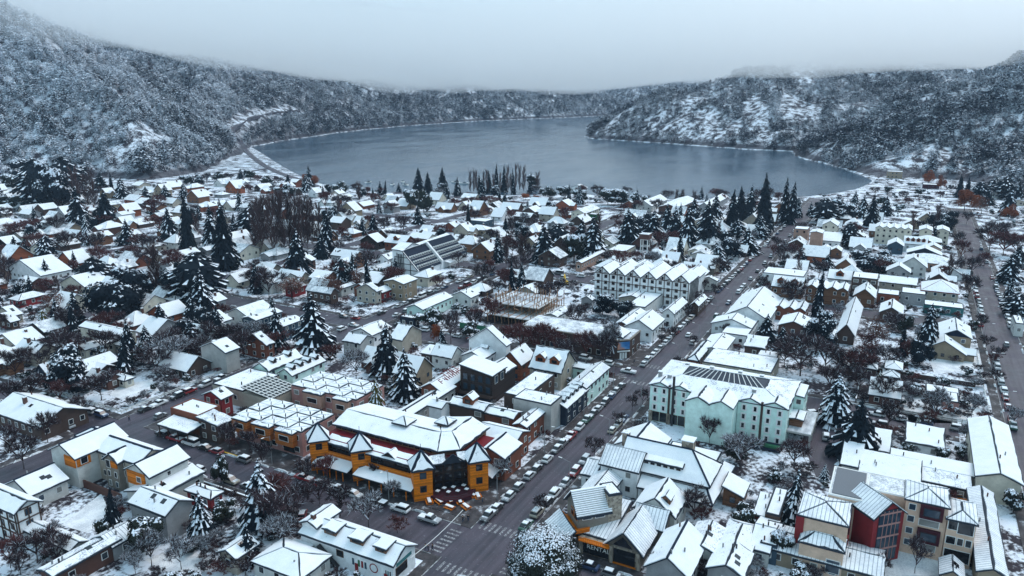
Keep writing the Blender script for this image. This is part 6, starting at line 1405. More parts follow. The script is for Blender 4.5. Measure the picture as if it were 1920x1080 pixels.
# ---------------------------------------------------------------- boats moored off the shore
hull = MB(); sec = [(-3.2, .9, .2), (-1, 1.15, -.1), (1.5, 1.0, -.1), (3.4, .06, .3)]
for (xa, wa, za), (xb, wb, zb) in zip(sec[:-1], sec[1:]):
    hull.hull([(xa, -wa * .5, za - .35), (xa, wa * .5, za - .35), (xa, wa, .75), (xa, -wa, .75)], [(xb, -wb * .5, zb - .35), (xb, wb * .5, zb - .35), (xb, wb, .85), (xb, -wb, .85)])
HULL = hull.data('hull', 'white_paint'); CAB = MB().hull([(-1.6, -.7, .75), (1.0, -.7, .8), (1.0, .7, .8), (-1.6, .7, .75)], [(-1.4, -.6, 1.5), (.4, -.6, 1.5), (.4, .6, 1.5), (-1.4, .6, 1.5)]).data('cabin', 'glass_blue')
for i, (px, py, d_) in enumerate([(691, 343, 'small dark boat moored off the shore'), (736, 347, 'white motor boat moored nearest the three shore conifers'), (755, 342, 'white boat moored farthest out on the lake'), (760, 348, 'cream boat moored beside the white motor boat'), (854, 343, 'small boat near the bare poplars on the shore'), (870, 345, 'white boat just beside the row of poplars')]):
    x, y = at(px, py, -1); r = empty('boat', (x, y, -1.0), .4 * i); r.scale = (1.5, 1.5, 1.5); link('hull', HULL, r); link('cabin', CAB, r)
    MB().tube((-.2, 0, 1.4), (-.2, 0, 5.5 if i % 2 else 2.6), .06, .04, 5).build('mast', 'pole_grey', r); tag(r, d_, 'boat', 'boats moored off the town shore')
# ---------------------------------------------------------------- street furniture
pole = MB().tube((0, 0, 0), (0, 0, 7.6), .10, .06, 6).data('pole', 'pole_grey'); arm = MB().tube((0, 0, 7.5), (2.0, 0, 8.1), .05, .04, 5).data('arm', 'pole_grey'); head = MB().hull([(1.9, -.14, 8.02), (2.8, -.12, 8.14), (2.8, .12, 8.14), (1.9, .14, 8.02)], [(1.9, -.1, 8.16), (2.8, -.08, 8.24), (2.8, .08, 8.24), (1.9, .1, 8.16)]).data('lamp_head', 'frame_white')
LAMPS = []
for a, y, rz in [(t, 74.4, -H_) for t in (133, 158, 184, 208, 248, 276, 304)] + [(t, 61.4, H_) for t in (144, 170, 196, 236, 262, 290, 318, 350)] + [(t, -31.0, -H_) for t in (240, 276, 312, 350, 390)] + [(121.2, t, math.pi) for t in (96, 132, 172)] + [(t, 190.8, -H_) for t in (136, 168, 206, 260)]:
    r = empty('street_lamp', (a, y, .1), rz)
    for nm, d in (('pole', pole), ('arm', arm), ('lamp_head', head)): link(nm, d, r)
    LAMPS.append(r)
pts = [(114, 79, 5.6), (120, 77.6, 5.0), (129, 75, 6.6)]
x0, y0 = at(770, 1046, 5.5); x1, y1 = at(868, 962, 5.5); mb = MB(); P_ = [Vector((x0, y0, 5.5)).lerp(Vector((x1, y1, 6.2)), k / 8) - Vector((0, 0, .5 * math.sin(math.pi * k / 8))) for k in range(9)]
for a, c in zip(P_[:-1], P_[1:]): mb.tube(a, c, .06, .06, 5)
tag(mb.build('overhead_cable', 'frame_white'), 'pale overhead cable slung across the near crossing', 'cable')
# picnic tables outside the arcade
tt = MB().box(-1.1, -.4, .7, 1.1, .4, .77).data('table_top', 'orange_wood'); be = MB().box(-1.1, -.14, .42, 1.1, .14, .48).data('bench', 'orange_wood'); tsn = MB().box(-1.05, -.36, .77, 1.05, .36, .86).data('snow_cover', 'roof_snow'); lg = MB().bar((0, -.7, .0), (0, .7, .0), .1, .1).bar((0, -.6, 0), (0, -.25, .72), .09).bar((0, .6, 0), (0, .25, .72), .09).data('trestle', 'orange_wood')
for i, (px, py) in enumerate([(805, 944), (824, 944), (843, 955), (862, 944), (874, 954), (884, 932), (896, 934), (842, 943), (857, 938)]):
    x, y = at(px, py); r = empty('picnic_table', (x, y, .13), .78 + .35 * (i % 3)); link('table_top', tt, r); link('snow_cover', tsn, r)
    for s in (-1, 1): link('bench', be, r, (0, s * .72, 0)); link('trestle', lg, r, (s * .8, 0, .05))
    tag(r, None, 'table', 'picnic tables outside the arcade'); VEH.append((r, 'snowy orange picnic table', 'table'))
# ---------------------------------------------------------------- people
for nm, c in dict(skin=(.42, .25, .18), coat_dark=(.02, .022, .028), coat_grey=(.12, .12, .13), coat_red=(.30, .03, .03), jeans=(.03, .045, .08), hair=(.02, .014, .01)).items():
    m, n, b = nodes_of(nm, .8, .2); b.inputs['Base Color'].default_value = (*c, 1)
def skin_mesh(name, verts, edges, radii, mat, root=0):
    me = bpy.data.meshes.new(name); me.from_pydata(verts, edges, []); me.materials.append(MATS[mat]); o = bpy.data.objects.new(name, me); COL.objects.link(o)
    sk = o.modifiers.new('skin', 'SKIN'); 
    if not me.skin_vertices: me.skin_vertices  # layer is made by the modifier
    sv = me.skin_vertices[0].data
    for i, r in enumerate(radii): sv[i].radius = (r, r); sv[i].use_root = i == root
    o.modifiers.new('smooth', 'SUBSURF').levels = 1; dg = bpy.context.evaluated_depsgraph_get(); out = bpy.data.meshes.new_from_object(o.evaluated_get(dg)); out.materials.clear(); out.materials.append(MATS[mat]); bpy.data.objects.remove(o); out.name = name
    for p in out.polygons: p.use_smooth = True
    return out
SK = [(0, 0, .95), (0, 0, 1.2), (0, 0, 1.42), (0, 0, 1.54), (.01, 0, 1.62), (.02, 0, 1.74), (0, .20, 1.42), (.03, .25, 1.16), (.12, .24, .95), (.16, .24, .87), (0, -.20, 1.42), (-.05, -.25, 1.16), (.02, -.25, .94), (.05, -.25, .86), (0, .10, .9), (.14, .10, .5), (.06, .10, .08), (.2, .10, .03), (0, -.10, .9), (-.06, -.10, .5), (-.24, -.10, .12), (-.12, -.10, .03)]
SE = [(0, 1), (1, 2), (2, 3), (3, 4), (4, 5), (2, 6), (6, 7), (7, 8), (8, 9), (2, 10), (10, 11), (11, 12), (12, 13), (0, 14), (14, 15), (15, 16), (16, 17), (0, 18), (18, 19), (19, 20), (20, 21)]
SR = [.14, .14, .15, .055, .085, .09, .07, .05, .04, .035, .07, .05, .04, .035, .09, .065, .045, .04, .09, .065, .045, .04]
BODY = skin_mesh('body', SK, SE, SR, 'skin')
cs = [0, 1, 2, 6, 7, 8, 10, 11, 12]; ix = {v: i for i, v in enumerate(cs)}
COATS = [skin_mesh('coat', [SK[v] for v in cs], [(ix[a], ix[c]) for a, c in SE if a in ix and c in ix], [SR[v] + .035 for v in cs], m_) for m_ in ('coat_dark', 'coat_grey', 'coat_red')]
ls = [0, 14, 15, 16, 18, 19, 20]; ix = {v: i for i, v in enumerate(ls)}; TROUSERS = skin_mesh('trousers', [SK[v] for v in ls], [(ix[a], ix[c]) for a, c in SE if a in ix and c in ix], [SR[v] + .02 for v in ls], 'jeans')
HAIR = MB().tube((0, 0, 1.66), (0, 0, 1.80), .115, .085, 10).data('hair', 'hair', True)
for i, (px, py, c, lab) in enumerate([(798, 1034, 1, 'person in a light grey coat walking over the zebra crossing'), (803, 1035, 0, 'person in a dark coat beside the grey coat on the crossing'), (811, 1034, 0, 'person in dark clothes walking alone on the zebra crossing'), (868, 980, 0, 'person in a dark coat waiting at the arcade kerb'), (878, 978, 0, 'person in dark clothes at the kerb beside another'), (243, 790, 0, 'person standing in the road at the far left crossing'), (1189, 680, 1, 'person in grey outside the brown corner block'), (905, 944, 1, 'person in a pale coat among the picnic tables')]):
    x, y = at(px, py); r = empty('person', (x, y, .05), random.random() * 6); link('body', BODY, r); link('coat', COATS[c], r); link('trousers', TROUSERS, r); link('hair', HAIR, r); tag(r, lab, 'person', 'people on foot')
# ---------------------------------------------------------------- fences and garden walls
def fence(pts, h, mat, label, step=1.6, rail='frame_white'):
    r = empty('fence', (*pts[0], 0)); ox, oy = pts[0]
    for (xa, ya), (xb, yb) in zip(pts[:-1], pts[1:]):
        L = math.hypot(xb - xa, yb - ya); k = max(1, int(L / step))
        for i in range(k): t = i / k; MB().box(-.09, -.09, 0, .09, .09, h).build('post', mat, r).location = (xa + (xb - xa) * t - ox, ya + (yb - ya) * t - oy, 0)
        for z in (h * .45, h * .85): MB().bar((xa - ox, ya - oy, z), (xb - ox, yb - oy, z), .07, .22).build('rail', rail, r)
    tag(r, label, 'fence')
fence([(123.4, 226), (123.4, 193.2), (160, 193.2)], 1.1, 'frame_white', 'low pale fence round the brick bungalow corner garden')
fence([(229.5, -28.4), (229.5, 6)], 1.2, 'concrete', 'white panelled garden fence along the lane by the avenue', 2.4)
fence([(232, -28.2), (300, -28.2)], 1.1, 'frame_white', 'white fence between avenue pavement and snowy gardens', 2.4)
for (x0, x1, y0, y1, lab) in ((231, 290, 6.2, 6.5, 'dark wall dividing two long gardens near the avenue'), (262, 262.3, -26, 5, 'brick wall across the snowy garden'), (105.5, 105.8, 112, 138, 'stone yard wall along the cross street pavement')):
    o = MB().box(x0, y0, -.2, x1, y1, 1.5).build('garden_wall', 'brown'); s_ = MB().box(x0 - .02, y0 - .02, 1.5, x1 + .02, y1 + .02, 1.62).build('wall_snow', 'roof_snow', o); tag(o, lab, 'wall')
# ---------------------------------------------------------------- the rest of the town: small houses in the farther blocks
FILL = [([(-40,352),(120,352),(300,352),(420,338),(545,346),(640,364),(860,374),(1000,382),(1010,470),(900,520),(700,560),(640,600),(-40,780)], .92),
        ([(880,386),(1120,386),(1250,388),(1490,388),(1470,420),(1400,520),(1330,545),(900,560)], .75), ([(1470,425),(1770,415),(1800,575),(1450,575)], .8), ([(1440,580),(1760,580),(1820,760),(1560,760)], .35), ([(0,430),(300,420),(300,560),(0,640)], .8), ([(700,600),(1180,700),(1000,820),(600,760)], .6)]
rf_ = random.Random(5); occ_np = []
def hits(x0, x1, y0, y1, gap=1.6):
    return any(x0 - gap < b and x1 + gap > a and y0 - gap < d and y1 + gap > c for a, b, c, d in OCC)
WALLS = ['white', 'pale', 'grey', 'brown', 'brown', 'brown_wood', 'brown_wood', 'dark_wood', 'brick', 'stone', 'grey', 'tan', 'rust', 'beige', 'cream', 'red_wood']
def street_near(x0, x1, y0, y1):
    for y, (w, lo, hi) in ASTREETS.items():
        if x1 > lo and x0 < hi and y0 < y + w / 2 + 2.5 and y1 > y - w / 2 - 2.5: return True
    for x, (w, lo, hi) in CSTREETS.items():
        if y1 > lo and y0 < hi and x0 < x + w / 2 + 2.5 and x1 > x - w / 2 - 2.5: return True
    return False
TREEXY = [(r.location.x, r.location.y, r.scale[0]) for r, _, _ in TREES]
nf = 0; tries = 0; cand = []
while tries < 9000 and nf < 270:
    tries += 1; k = rf_.random(); poly, dens = FILL[0] if k < .56 else FILL[1] if k < .80 else FILL[2] if k < .90 else FILL[3] if k < .93 else FILL[4] if k < .96 else FILL[5]
    xs_ = [p[0] for p in poly]; ys_ = [p[1] for p in poly]; py = rf_.uniform(min(ys_), max(ys_)); px = rf_.uniform(min(xs_), max(xs_))
    if rf_.random() > dens or not inside(poly, np.array(px), np.array(py)): continue
    x, y = at(px, py); w, d = rf_.uniform(8, 15), rf_.uniform(7.5, 12)
    if rf_.random() < .5: w, d = d, w
    r_ = (x - w / 2, x + w / 2, y - d / 2, y + d / 2)
    if hits(*r_) or street_near(*r_): continue
    if any(abs(tx - x) < w / 2 + .8 and abs(ty - y) < d / 2 + .8 for tx, ty, tw in TREEXY): continue
    hz = height(np.array([r_[0], r_[1], x]), np.array([r_[2], r_[3], y]))
    if hz.max() > 9 or hz.min() < -.2: continue
    if sdist(LAKE, np.array(x), np.array(y)) > -16: continue
    H = rf_.choice([2.8, 3, 3.2, 4.4, 5, 5.4]); B = Building('house' if H > 4 else 'cottage', x, y, 0, fine=False); wl = rf_.choice(WALLS); rk = rf_.choices(['gx', 'gy', 'hip'], [5, 5, 2])[0]; p = rf_.choice([.45, .6, .75, .9])
    B.root.location.z = max(0.0, float(hz.min()))
    B.vol(*r_, H, wl, rk, p=p, o=.6, z0=-3 if hz.max() > .5 else -.3, step=3.6, faces=['-x', '-y'] if math.hypot(x, y) < 480 else ['-x'], snow=rf_.choice(['roof_snow', 'roof_snow', 'roof_snow', 'thin_snow']))
    wing = rf_.random()
    if wing < .45:
        ww = min(w, d) * .55; q = (r_[0] - 3.2, r_[0] + 1.5, y - ww / 2, y + ww / 2) if rk != 'gx' else (x - ww / 2, x + ww / 2, r_[2] - 3.0, r_[2] + 1.5)
        if not hits(*q, gap=.3): B.vol(*q, H * .92, wl, 'gx' if rk != 'gx' else 'gy', p=p, o=.5, win=False)
    if rf_.random() < .5: B.chimney(x + w * .2, y - d * .15, H, H + p * min(w, d) / 2 + .9, .8)
    CW = dict(brown_wood='brown timber', red_wood='orange timber', rust='rust-red', pale='pale grey'); RW = dict(gx='gabled', gy='gabled', hip='hipped')
    B.seal(None, 'house' if H > 4 else 'cottage', group='small houses of the farther blocks', desc=f"{'two-storey' if H > 4 else 'low'} {CW.get(wl, wl)} {RW[rk]} {'house' if H > 4 else 'cottage'}"); OCC.append(r_); nf += 1
print('filled', nf, tries)
# trees in the gardens and along the blocks of the older quarter
rt = random.Random(21); ZT = [([(-30,350),(420,345),(560,350),(880,378),(1000,390),(1000,470),(880,520),(640,600),(560,680),(300,720),(-30,760)], 150), ([(900,386),(1500,388),(1480,430),(1330,545),(900,560)], 50), ([(1470,425),(1800,400),(1830,580),(1620,760),(1460,580)], 34), ([(0,800),(600,950),(560,1080),(0,1080)], 4), ([(1260,900),(1500,840),(1700,900),(1480,1080),(1300,1000)], 5), ([(600,360),(1500,372),(1500,392),(600,380)], 40)]
nt_ = 0
for poly, cnt in ZT:
    k = 0; g = 0
    while k < cnt and g < 4000:
        g += 1; px, py = rt.uniform(min(p[0] for p in poly), max(p[0] for p in poly)), rt.uniform(min(p[1] for p in poly), max(p[1] for p in poly))
        if not inside(poly, np.array(px), np.array(py)): continue
        x, y = at(px, py)
        if hits(x - .6, x + .6, y - .6, y + .6, .2) or street_near(x - .2, x + .2, y - .2, y + .2): continue
        if sdist(LAKE, np.array(x), np.array(y)) > -8: continue
        kd = rt.choices(['bare', 'snowy', 'round', 'red'], [3, 4, 1, 1])[0] if cnt < 20 else rt.choices(['bare', 'red', 'conifer', 'cedar', 'round', 'snowy', 'poplar', 'spire', 'dry'], [5, 5, 3, 2.4, 1.2, 1.5, 1.0, .8, 0])[0]
        h = dict(bare=11, red=10, conifer=13, cedar=12, round=5, snowy=8, poplar=18, spire=17, dry=8)[kd] * rt.uniform(.7, 1.3); w = h * dict(bare=.95, red=.95, conifer=.55, cedar=.8, round=1, snowy=.95, poplar=.16, spire=.32, dry=.8)[kd]
        plant(kd, x, y, h, w); k += 1; nt_ += 1
print('extra trees', nt_)
# garden shrubs between the houses: nobody could count them
SHRUB = bpy.data.collections.new('shrub_kinds')
for k in range(3): SHRUB.objects.link(bpy.data.objects.new('shrub_kind', KIND['bare'][k][0]))
SHRUB.objects.link(bpy.data.objects.new('shrub_kind', KIND['snowy'][0][0])); SHRUB.objects.link(bpy.data.objects.new('shrub_kind', KIND['round'][0][0])); SHRUB.objects.link(bpy.data.objects.new('shrub_kind', KIND['red'][0][0]))
g2 = SCATTER.copy(); next(nd for nd in g2.nodes if nd.bl_idname == 'GeometryNodeCollectionInfo').inputs['Collection'].default_value = SHRUB
pts, siz = [], []; rs = random.Random(9); O = np.array(OCC)
while len(pts) < 3600:
    f_ = 110 * math.exp(rs.random() * 2.0); rr_ = rs.uniform(-.72, .72) * f_; x, y = f_ * math.cos(AZ) + rr_ * math.sin(AZ), f_ * math.sin(AZ) - rr_ * math.cos(AZ)
    if street_near(x - .3, x + .3, y - .3, y + .3) or np.any((x > O[:, 0]) & (x < O[:, 1]) & (y > O[:, 2]) & (y < O[:, 3])): continue
    if f_ < 190 and rs.random() < .6: continue
    if vnoise(np.array(x / 16.0), np.array(y / 16.0), 77) < .42: continue
    z = 0.0
    if f_ > 560:
        z = float(height(x, y))
        if z < -.3 or z > 12: continue
    h = rs.uniform(1.0, 3.4); pts.append((x, y, max(z, 0))); siz.append((h * rs.uniform(.9, 1.5),) * 2 + (h,))
me = bpy.data.meshes.new('undergrowth'); me.vertices.add(len(pts)); me.vertices.foreach_set('co', np.array(pts).ravel()); a_ = me.attributes.new('size', 'FLOAT_VECTOR', 'POINT'); a_.data.foreach_set('vector', np.array(siz).ravel())
ug = link('undergrowth', me); md = ug.modifiers.new('scatter', 'NODES'); md.node_group = g2; tag(ug, 'bare garden shrubs and hedges between the houses', 'shrubs', kind='stuff')
# ---------------------------------------------------------------- trees of the town: kind, foot x, y, height, width in the photograph
TLIST = '''conifer 590 668 112 84|conifer 725 705 98 58|conifer 762 748 92 60|golden 706 786 74 50|cedar 130 737 94 62|cedar 225 600 98 92|conifer 305 625 55 44|conifer 380 592 84 58
conifer 362 662 60 60|cedar 372 568 92 84|spire 425 505 128 58|spire 355 480 115 36|conifer 110 622 62 40|conifer 142 612 64 42|golden 86 622 44 36|conifer 562 522 92 56|spire 615 472 82 34|conifer 603 484 48 34
conifer 150 432 80 52|conifer 200 428 70 52|laden 165 458 52 30|conifer 240 458 46 34|conifer 30 492 48 32|cedar 70 392 92 56|cedar 104 392 100 58|cedar 128 380 84 60|laden 380 1012 88 56|laden 491 990 122 84
conifer 470 1058 72 42|spire 214 1004 88 40|round 276 1040 72 70|round 415 908 58 34|round 195 1010 40 34|laden 1565 795 92 70|conifer 1602 858 108 92|laden 1482 988 108 48|round 1460 1050 60 44
conifer 1735 664 92 46|cedar 1724 684 54 38|spire 1690 668 54 24|round 1690 624 34 32|golden 1646 738 42 32|conifer 1435 645 56 46|conifer 1465 655 44 34|spire 785 358 44 24|spire 803 358 36 18|spire 830 360 46 24
conifer 1020 492 72 52|round 1076 488 54 44|conifer 1112 484 78 56|conifer 1090 470 60 40|conifer 1180 458 66 52|conifer 1222 452 58 48|conifer 1268 456 70 40|conifer 1288 460 74 44|conifer 1330 468 80 52|spire 1370 440 84 36
spire 1388 420 70 34|conifer 1404 410 62 30|spire 1430 434 108 40|spire 1468 418 86 24|spire 1480 420 80 26|cedar 1365 486 56 46|conifer 1402 476 48 46|laden 1345 505 50 46|conifer 1425 446 44 36|conifer 1325 440 64 44
spire 1632 424 60 34|conifer 1616 408 42 30|conifer 1660 404 36 26|cedar 1766 430 40 46|cedar 1545 416 44 44|cedar 1576 414 46 48|conifer 1495 408 40 18|conifer 1888 404 60 30|spire 1798 370 44 18|spire 1812 372 40 18
cedar 1625 505 40 60|cedar 1648 512 46 50|conifer 1500 500 36 36|conifer 1550 505 28 30|conifer 1890 530 56 44|conifer 1905 500 40 36|conifer 1738 548 32 18|conifer 1892 560 40 20|cedar 1905 590 40 44
cedar 1130 590 44 44|cedar 1165 600 40 34|round 810 612 36 50|round 880 632 30 34|round 700 530 32 34|conifer 580 353 42 20|conifer 575 360 34 26|round 1000 350 22 26|conifer 935 480 40 22|conifer 975 560 26 16
conifer 1385 600 22 20|spire 945 358 50 14|spire 930 358 52 13|spire 918 360 40 14|spire 900 360 34 12|spire 995 358 36 12|spire 963 362 46 10|conifer 905 362 26 14|round 1060 372 26 28|round 1030 372 24 26|round 1140 385 34 40
round 1165 385 30 36|round 1190 388 28 32|round 1090 380 26 28|round 1380 866 44 48|round 1390 995 44 52|round 1450 905 24 30|laden 1545 900 30 20|round 1765 870 32 30|round 1900 960 44 40|round 1750 600 24 26|round 1800 862 26 20
frosted 1022 1100 116 134|conifer 830 650 34 18|round 200 660 32 36|round 92 640 24 22|round 265 680 40 40|conifer 275 650 40 30|cedar 345 640 46 42|round 640 368 30 30|round 770 392 40 34|round 795 400 46 36|conifer 748 360 18 10
conifer 680 440 34 16|conifer 700 438 40 22|conifer 630 420 40 26|round 540 370 28 34|conifer 785 420 34 22|conifer 365 360 30 22|conifer 345 372 30 20|conifer 60 560 44 24|conifer 90 528 42 26|conifer 470 420 40 30
golden 1720 800 20 14|conifer 1660 690 18 12|conifer 450 395 36 16|round 30 360 34 44|round 20 395 30 50|cedar 60 345 50 50|cedar 140 350 44 46|conifer 190 360 36 34|conifer 230 372 40 30|conifer 275 380 30 28|conifer 310 372 26 24
poplar 295 558 108 20|poplar 303 556 96 14|poplar 480 476 108 18|poplar 490 480 120 16|poplar 500 474 118 18|poplar 512 482 128 18|poplar 522 476 122 16|poplar 533 480 130 18|poplar 545 474 120 16|poplar 556 478 124 18|poplar 566 474 116 16
poplar 577 470 112 16|poplar 588 466 104 16|poplar 505 468 110 14|poplar 528 470 118 14|poplar 551 468 112 14|poplar 572 464 108 14|poplar 597 462 90 14|poplar 486 466 100 14|poplar 882 364 50 6|poplar 888 364 52 6|poplar 894 362 46 6
poplar 908 362 44 5|poplar 914 362 48 6|poplar 926 362 40 5|poplar 952 362 56 7|poplar 966 362 60 6|poplar 974 362 58 6|poplar 982 362 56 8|poplar 958 360 40 5|poplar 1008 362 44 9|poplar 938 360 42 5|poplar 150 398 96 16|poplar 112 392 60 14|poplar 180 392 86 14
poplar 165 390 70 14|poplar 132 388 66 12|poplar 1268 382 30 7|poplar 1280 382 30 7|poplar 1300 384 30 8|poplar 372 455 60 12|poplar 950 500 60 10|poplar 980 500 70 22|poplar 296 250 32 10
bare 30 710 60 54|bare 62 762 66 60|bare 22 770 60 50|bare 190 750 56 74|bare 80 700 48 44|snowy 320 690 64 80|snowy 668 712 62 56|bare 845 645 66 40|bare 892 628 50 36|bare 1080 618 52 50|bare 1130 690 72 60|snowy 1150 682 84 56|bare 1062 690 60 44
red 975 660 58 60|red 1010 668 66 60|red 1040 668 58 50|red 1100 675 60 54|red 950 650 44 40|red 920 610 56 44|red 890 612 40 30|bare 1230 400 30 26|bare 1500 705 84 92|bare 1545 700 72 70|bare 1590 715 62 80|bare 1470 690 60 60|bare 1555 740 60 70|bare 1620 700 50 50
dry 1640 655 66 40|snowy 1752 795 72 56|snowy 1820 790 56 40|bare 1665 805 56 50|bare 1655 760 56 60|bare 1330 835 58 38|red 1740 800 36 34|red 1690 700 20 26|bare 1115 858 44 40|bare 1012 965 38 36|bare 1185 770 32 26|bare 1205 760 34 30|bare 1245 720 30 22|bare 1160 800 30 26
bare 1395 600 26 20|bare 1430 545 30 24|bare 1445 520 30 24|bare 1360 630 28 20|bare 1300 650 24 20|bare 1270 690 24 20|bare 1410 580 24 18|bare 1470 500 26 22|bare 1490 470 28 24|bare 1340 560 32 20|bare 1310 575 34 24|bare 1290 600 32 22|bare 1320 550 30 20|bare 1260 640 30 22|bare 1240 650 26 20
bare 1500 440 26 26|bare 1455 470 30 26|red 1450 480 24 24|bare 600 952 60 50|bare 638 968 66 50|snowy 692 992 70 66|bare 560 968 64 60|bare 520 1000 50 56|bare 432 848 60 40|bare 492 880 60 36|snowy 735 935 36 34|bare 575 905 48 50|red 615 905 54 40|red 745 1000 32 40|bare 470 850 50 36|bare 620 985 40 40
bare 705 905 40 30|snowy 940 905 50 36|snowy 285 1062 70 60|snowy 340 1068 66 56|snowy 378 1046 46 34|snowy 525 1030 70 66|bare 70 1055 66 84|bare 110 1060 60 60|red 20 1065 60 56|snowy 255 1078 50 40|bare 40 1078 50 50|bare 460 1078 40 60|snowy 100 1020 44 40|bare 425 1065 44 44
bare 1302 975 62 60|red 1315 985 40 40|snowy 1235 1085 54 48|bare 1340 1078 30 40|snowy 1340 700 26 36|red 1405 695 28 28|red 1660 822 26 40|bare 1705 820 30 34|snowy 1810 830 34 30|bare 1715 1075 72 44|bare 1650 1085 50 34|red 1500 850 30 26|snowy 1900 800 40 34
red 1860 690 30 26|bare 1848 655 30 30|bare 1870 680 34 28|bare 1865 720 30 26|bare 1838 620 34 24|bare 1815 560 50 40|bare 1820 520 44 40|red 1800 490 44 30|bare 1790 520 40 30|red 1845 500 30 24|bare 1855 470 52 60|red 1880 480 50 60|bare 1905 480 46 50|bare 1870 450 40 46|bare 1795 470 40 24
rust 819 642 38 24|rust 590 352 26 22|rust 574 346 22 18|rust 1808 395 44 34|rust 1826 398 36 30|rust 1740 345 30 24|rust 1764 355 30 18|rust 1890 410 30 30|dry 1840 400 34 26|rust 985 375 14 22|rust 1005 375 12 18|red 1355 382 20 16|bare 1250 380 26 26|red 1195 395 22 26|red 1170 398 18 20|red 1155 420 20 22
dry 548 560 44 70|dry 620 560 48 44|dry 670 545 44 40|bare 505 560 60 60|bare 480 545 50 50|dry 100 590 44 44|red 300 440 40 44|red 400 420 34 36|bare 180 480 50 40|red 190 500 44 40|bare 130 470 40 40|red 270 470 36 44|red 30 450 36 50|red 55 440 34 40|bare 105 440 40 40|red 290 410 40 36
red 690 480 30 30|bare 720 440 36 36|bare 740 460 34 40|red 780 470 26 40|bare 640 400 40 40|red 610 395 40 30|bare 650 420 34 34|red 700 385 26 26|red 735 400 22 24|red 850 395 26 26|bare 875 410 30 26|bare 890 420 30 26|red 960 395 20 36|red 920 385 20 40|red 880 388 20 40
bare 905 480 36 30|red 925 480 34 28|bare 870 465 30 30|red 915 520 36 30|bare 860 500 30 30|bare 1000 440 34 26|red 1060 425 40 30|red 1075 460 40 30|bare 960 440 36 26|red 1050 455 36 40|bare 1040 500 30 30|bare 990 500 50 20|bare 935 555 30 34|bare 1045 560 40 44|bare 1020 570 44 44|red 820 545 32 30
bare 590 700 34 34|bare 150 780 40 40|bare 20 850 60 50|bare 45 880 70 60|bare 90 830 60 50|red 115 760 50 40|bare 720 640 34 30|red 620 680 36 40|red 520 660 44 44|red 540 690 44 40|bare 560 650 36 40|bare 270 690 44 40|bare 240 660 36 36|bare 580 600 40 40|red 330 520 44 40|bare 10 520 40 40|round 470 336 18 26|conifer 452 338 22 16|bare 430 342 20 22|round 500 346 18 24|bare 522 348 20 22|conifer 540 352 26 16|round 410 340 20 26|bare 388 344 22 24|red 484 344 18 20|round 355 348 22 26|bare 1640 366 18 20|round 1665 362 14 18|bare 1692 374 18 20|round 1722 366 14 18|red 1702 388 20 20|bare 1736 384 20 20|round 1650 384 16 20|conifer 1602 382 24 16|cedar 1572 392 24 24|red 1762 376 20 18|bare 1782 366 22 18|conifer 1852 384 34 22|cedar 1864 366 34 30|cedar 1836 374 34 30|cedar 1880 372 40 34|conifer 1905 384 44 26|bare 1812 420 26 22|round 1685 396 14 20|conifer 1520 404 26 16|conifer 1300 420 50 34|conifer 1250 440 56 38|cedar 1205 440 44 40|conifer 1340 420 56 34|cedar 1045 470 50 46|conifer 400 470 84 40|cedar 330 560 60 56|cedar 250 560 70 64|cedar 180 540 56 54|cedar 470 440 50 44|conifer 320 450 60 36'''
for t in TLIST.replace('\n', '|').split('|'):
    k, a, b_, c_, d_ = t.split(); tree(k, float(a), float(b_), float(c_), float(d_))
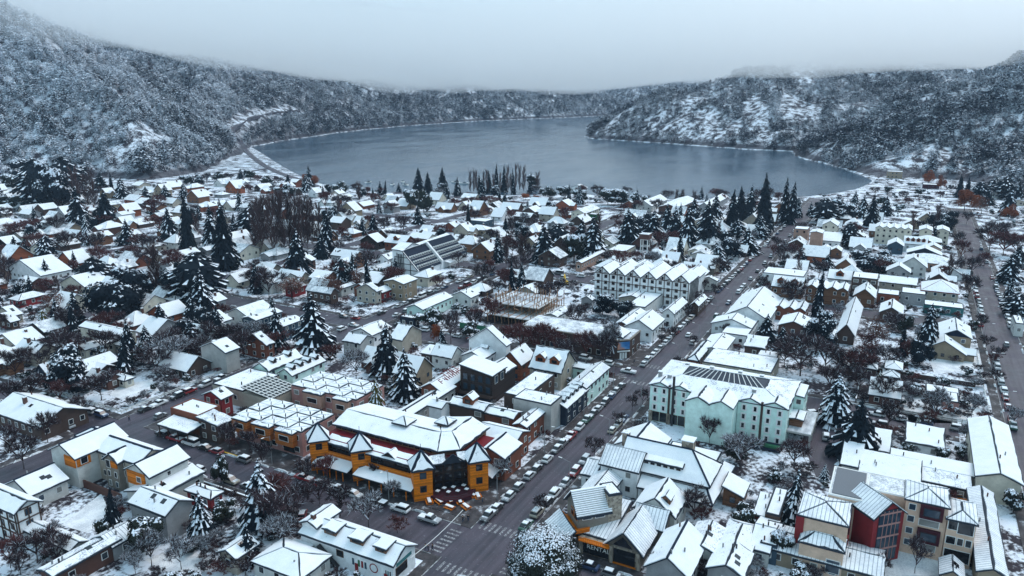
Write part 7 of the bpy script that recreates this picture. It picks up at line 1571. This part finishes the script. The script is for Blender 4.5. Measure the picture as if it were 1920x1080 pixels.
# ---------------------------------------------------------------- labels that single each thing out
def where(o): return px_of(o.location.x, o.location.y, o.location.z + 2)
MARKS = [(s.mark, where(s.root)) for s in FOOT if s.mark] + [(nm, p) for nm, p in [('brick bungalow', (195, 720)), ('cream warehouse', (1880, 870)), ('zebra crossing', (830, 1040)), ('blue lodge', (490, 610)), ('mint dormer terrace', (560, 690)), ('grove of bare poplars', (540, 420)), ('shore poplars', (940, 340)), ('bus station', (1080, 395)), ('cream zigzag hotel', (1680, 440)), ('coast road', (480, 310)), ('slate-gabled avenue house', (1790, 630)), ('red hut', (170, 610)), ('market hall', (460, 715)), ('lakeside tan house', (1675, 320)), ('red awnings', (725, 535)), ('glass lattice roof', (500, 725)), ('bright red roof', (550, 535)), ('rust corner shop', (1010, 800)), ('garden kiosk corner', (1700, 760)), ('round red villa', (760, 450))][:19]]
NTH = ['', 'second ', 'third ', 'fourth ', 'fifth ', 'sixth ', 'seventh ', 'eighth ', 'ninth ', 'tenth ', 'eleventh ', 'twelfth ']
def locate(items):
    """items: (object, description); the words after it name the landmark it is nearest to, on which side, and its rank there"""
    seen = {}
    for o, d in items:
        p = where(o); c = min(MARKS, key=lambda m: math.hypot(m[1][0] - p[0], 1.6 * (m[1][1] - p[1]))); dx, dy = p[0] - c[1][0], 1.6 * (p[1] - c[1][1])
        rel = ('right of' if dx > 0 else 'left of') if abs(dx) > abs(dy) else ('in front of' if dy > 0 else 'behind')
        seen.setdefault((d, c[0], rel), []).append((math.hypot(dx, dy), o))
    for (d, c, rel), L in seen.items():
        for i, (_, o) in enumerate(sorted(L, key=lambda t: t[0])):
            rank = '' if len(L) == 1 else (NTH[i] if i < 12 else str(i + 1) + 'th ') + 'nearest '
            o['label'] = f'{d}, {rank}{rel} the {c}'
            if len(o['label'].split()) > 16: o['label'] = o['label'].replace(' with snow on its roof', '').replace('two-storey ', '')
locate([(r, TDESC[k]) for r, k, h in TREES]); locate([(r, d) for r, d, k in VEH]); locate([(s.root, s.desc) for s in FOOT if s.desc and s.root.get('group')])
locate([(r, 'grey street lamp with a curved arm') for r in LAMPS])
for s in FOOT:
    if s.desc and not s.root.get('group'): s.root['label'] = s.desc
for r, k, h in TREES: r['category'] = 'tree'; r['group'] = {'conifer': 'conifers in the town', 'spire': 'conifers in the town', 'poplar': 'bare poplars'}.get(k, 'garden and street trees')
for r, d, k in VEH:
    if k != 'table': r['category'] = {'van': 'van', 'pickup': 'pickup', 'bus': 'bus'}.get(k, 'car'); r['group'] = 'coaches at the bus station' if k == 'bus' else 'vehicles parked along the streets'
for r in LAMPS: r['category'] = 'street lamp'; r['group'] = 'street lamps'
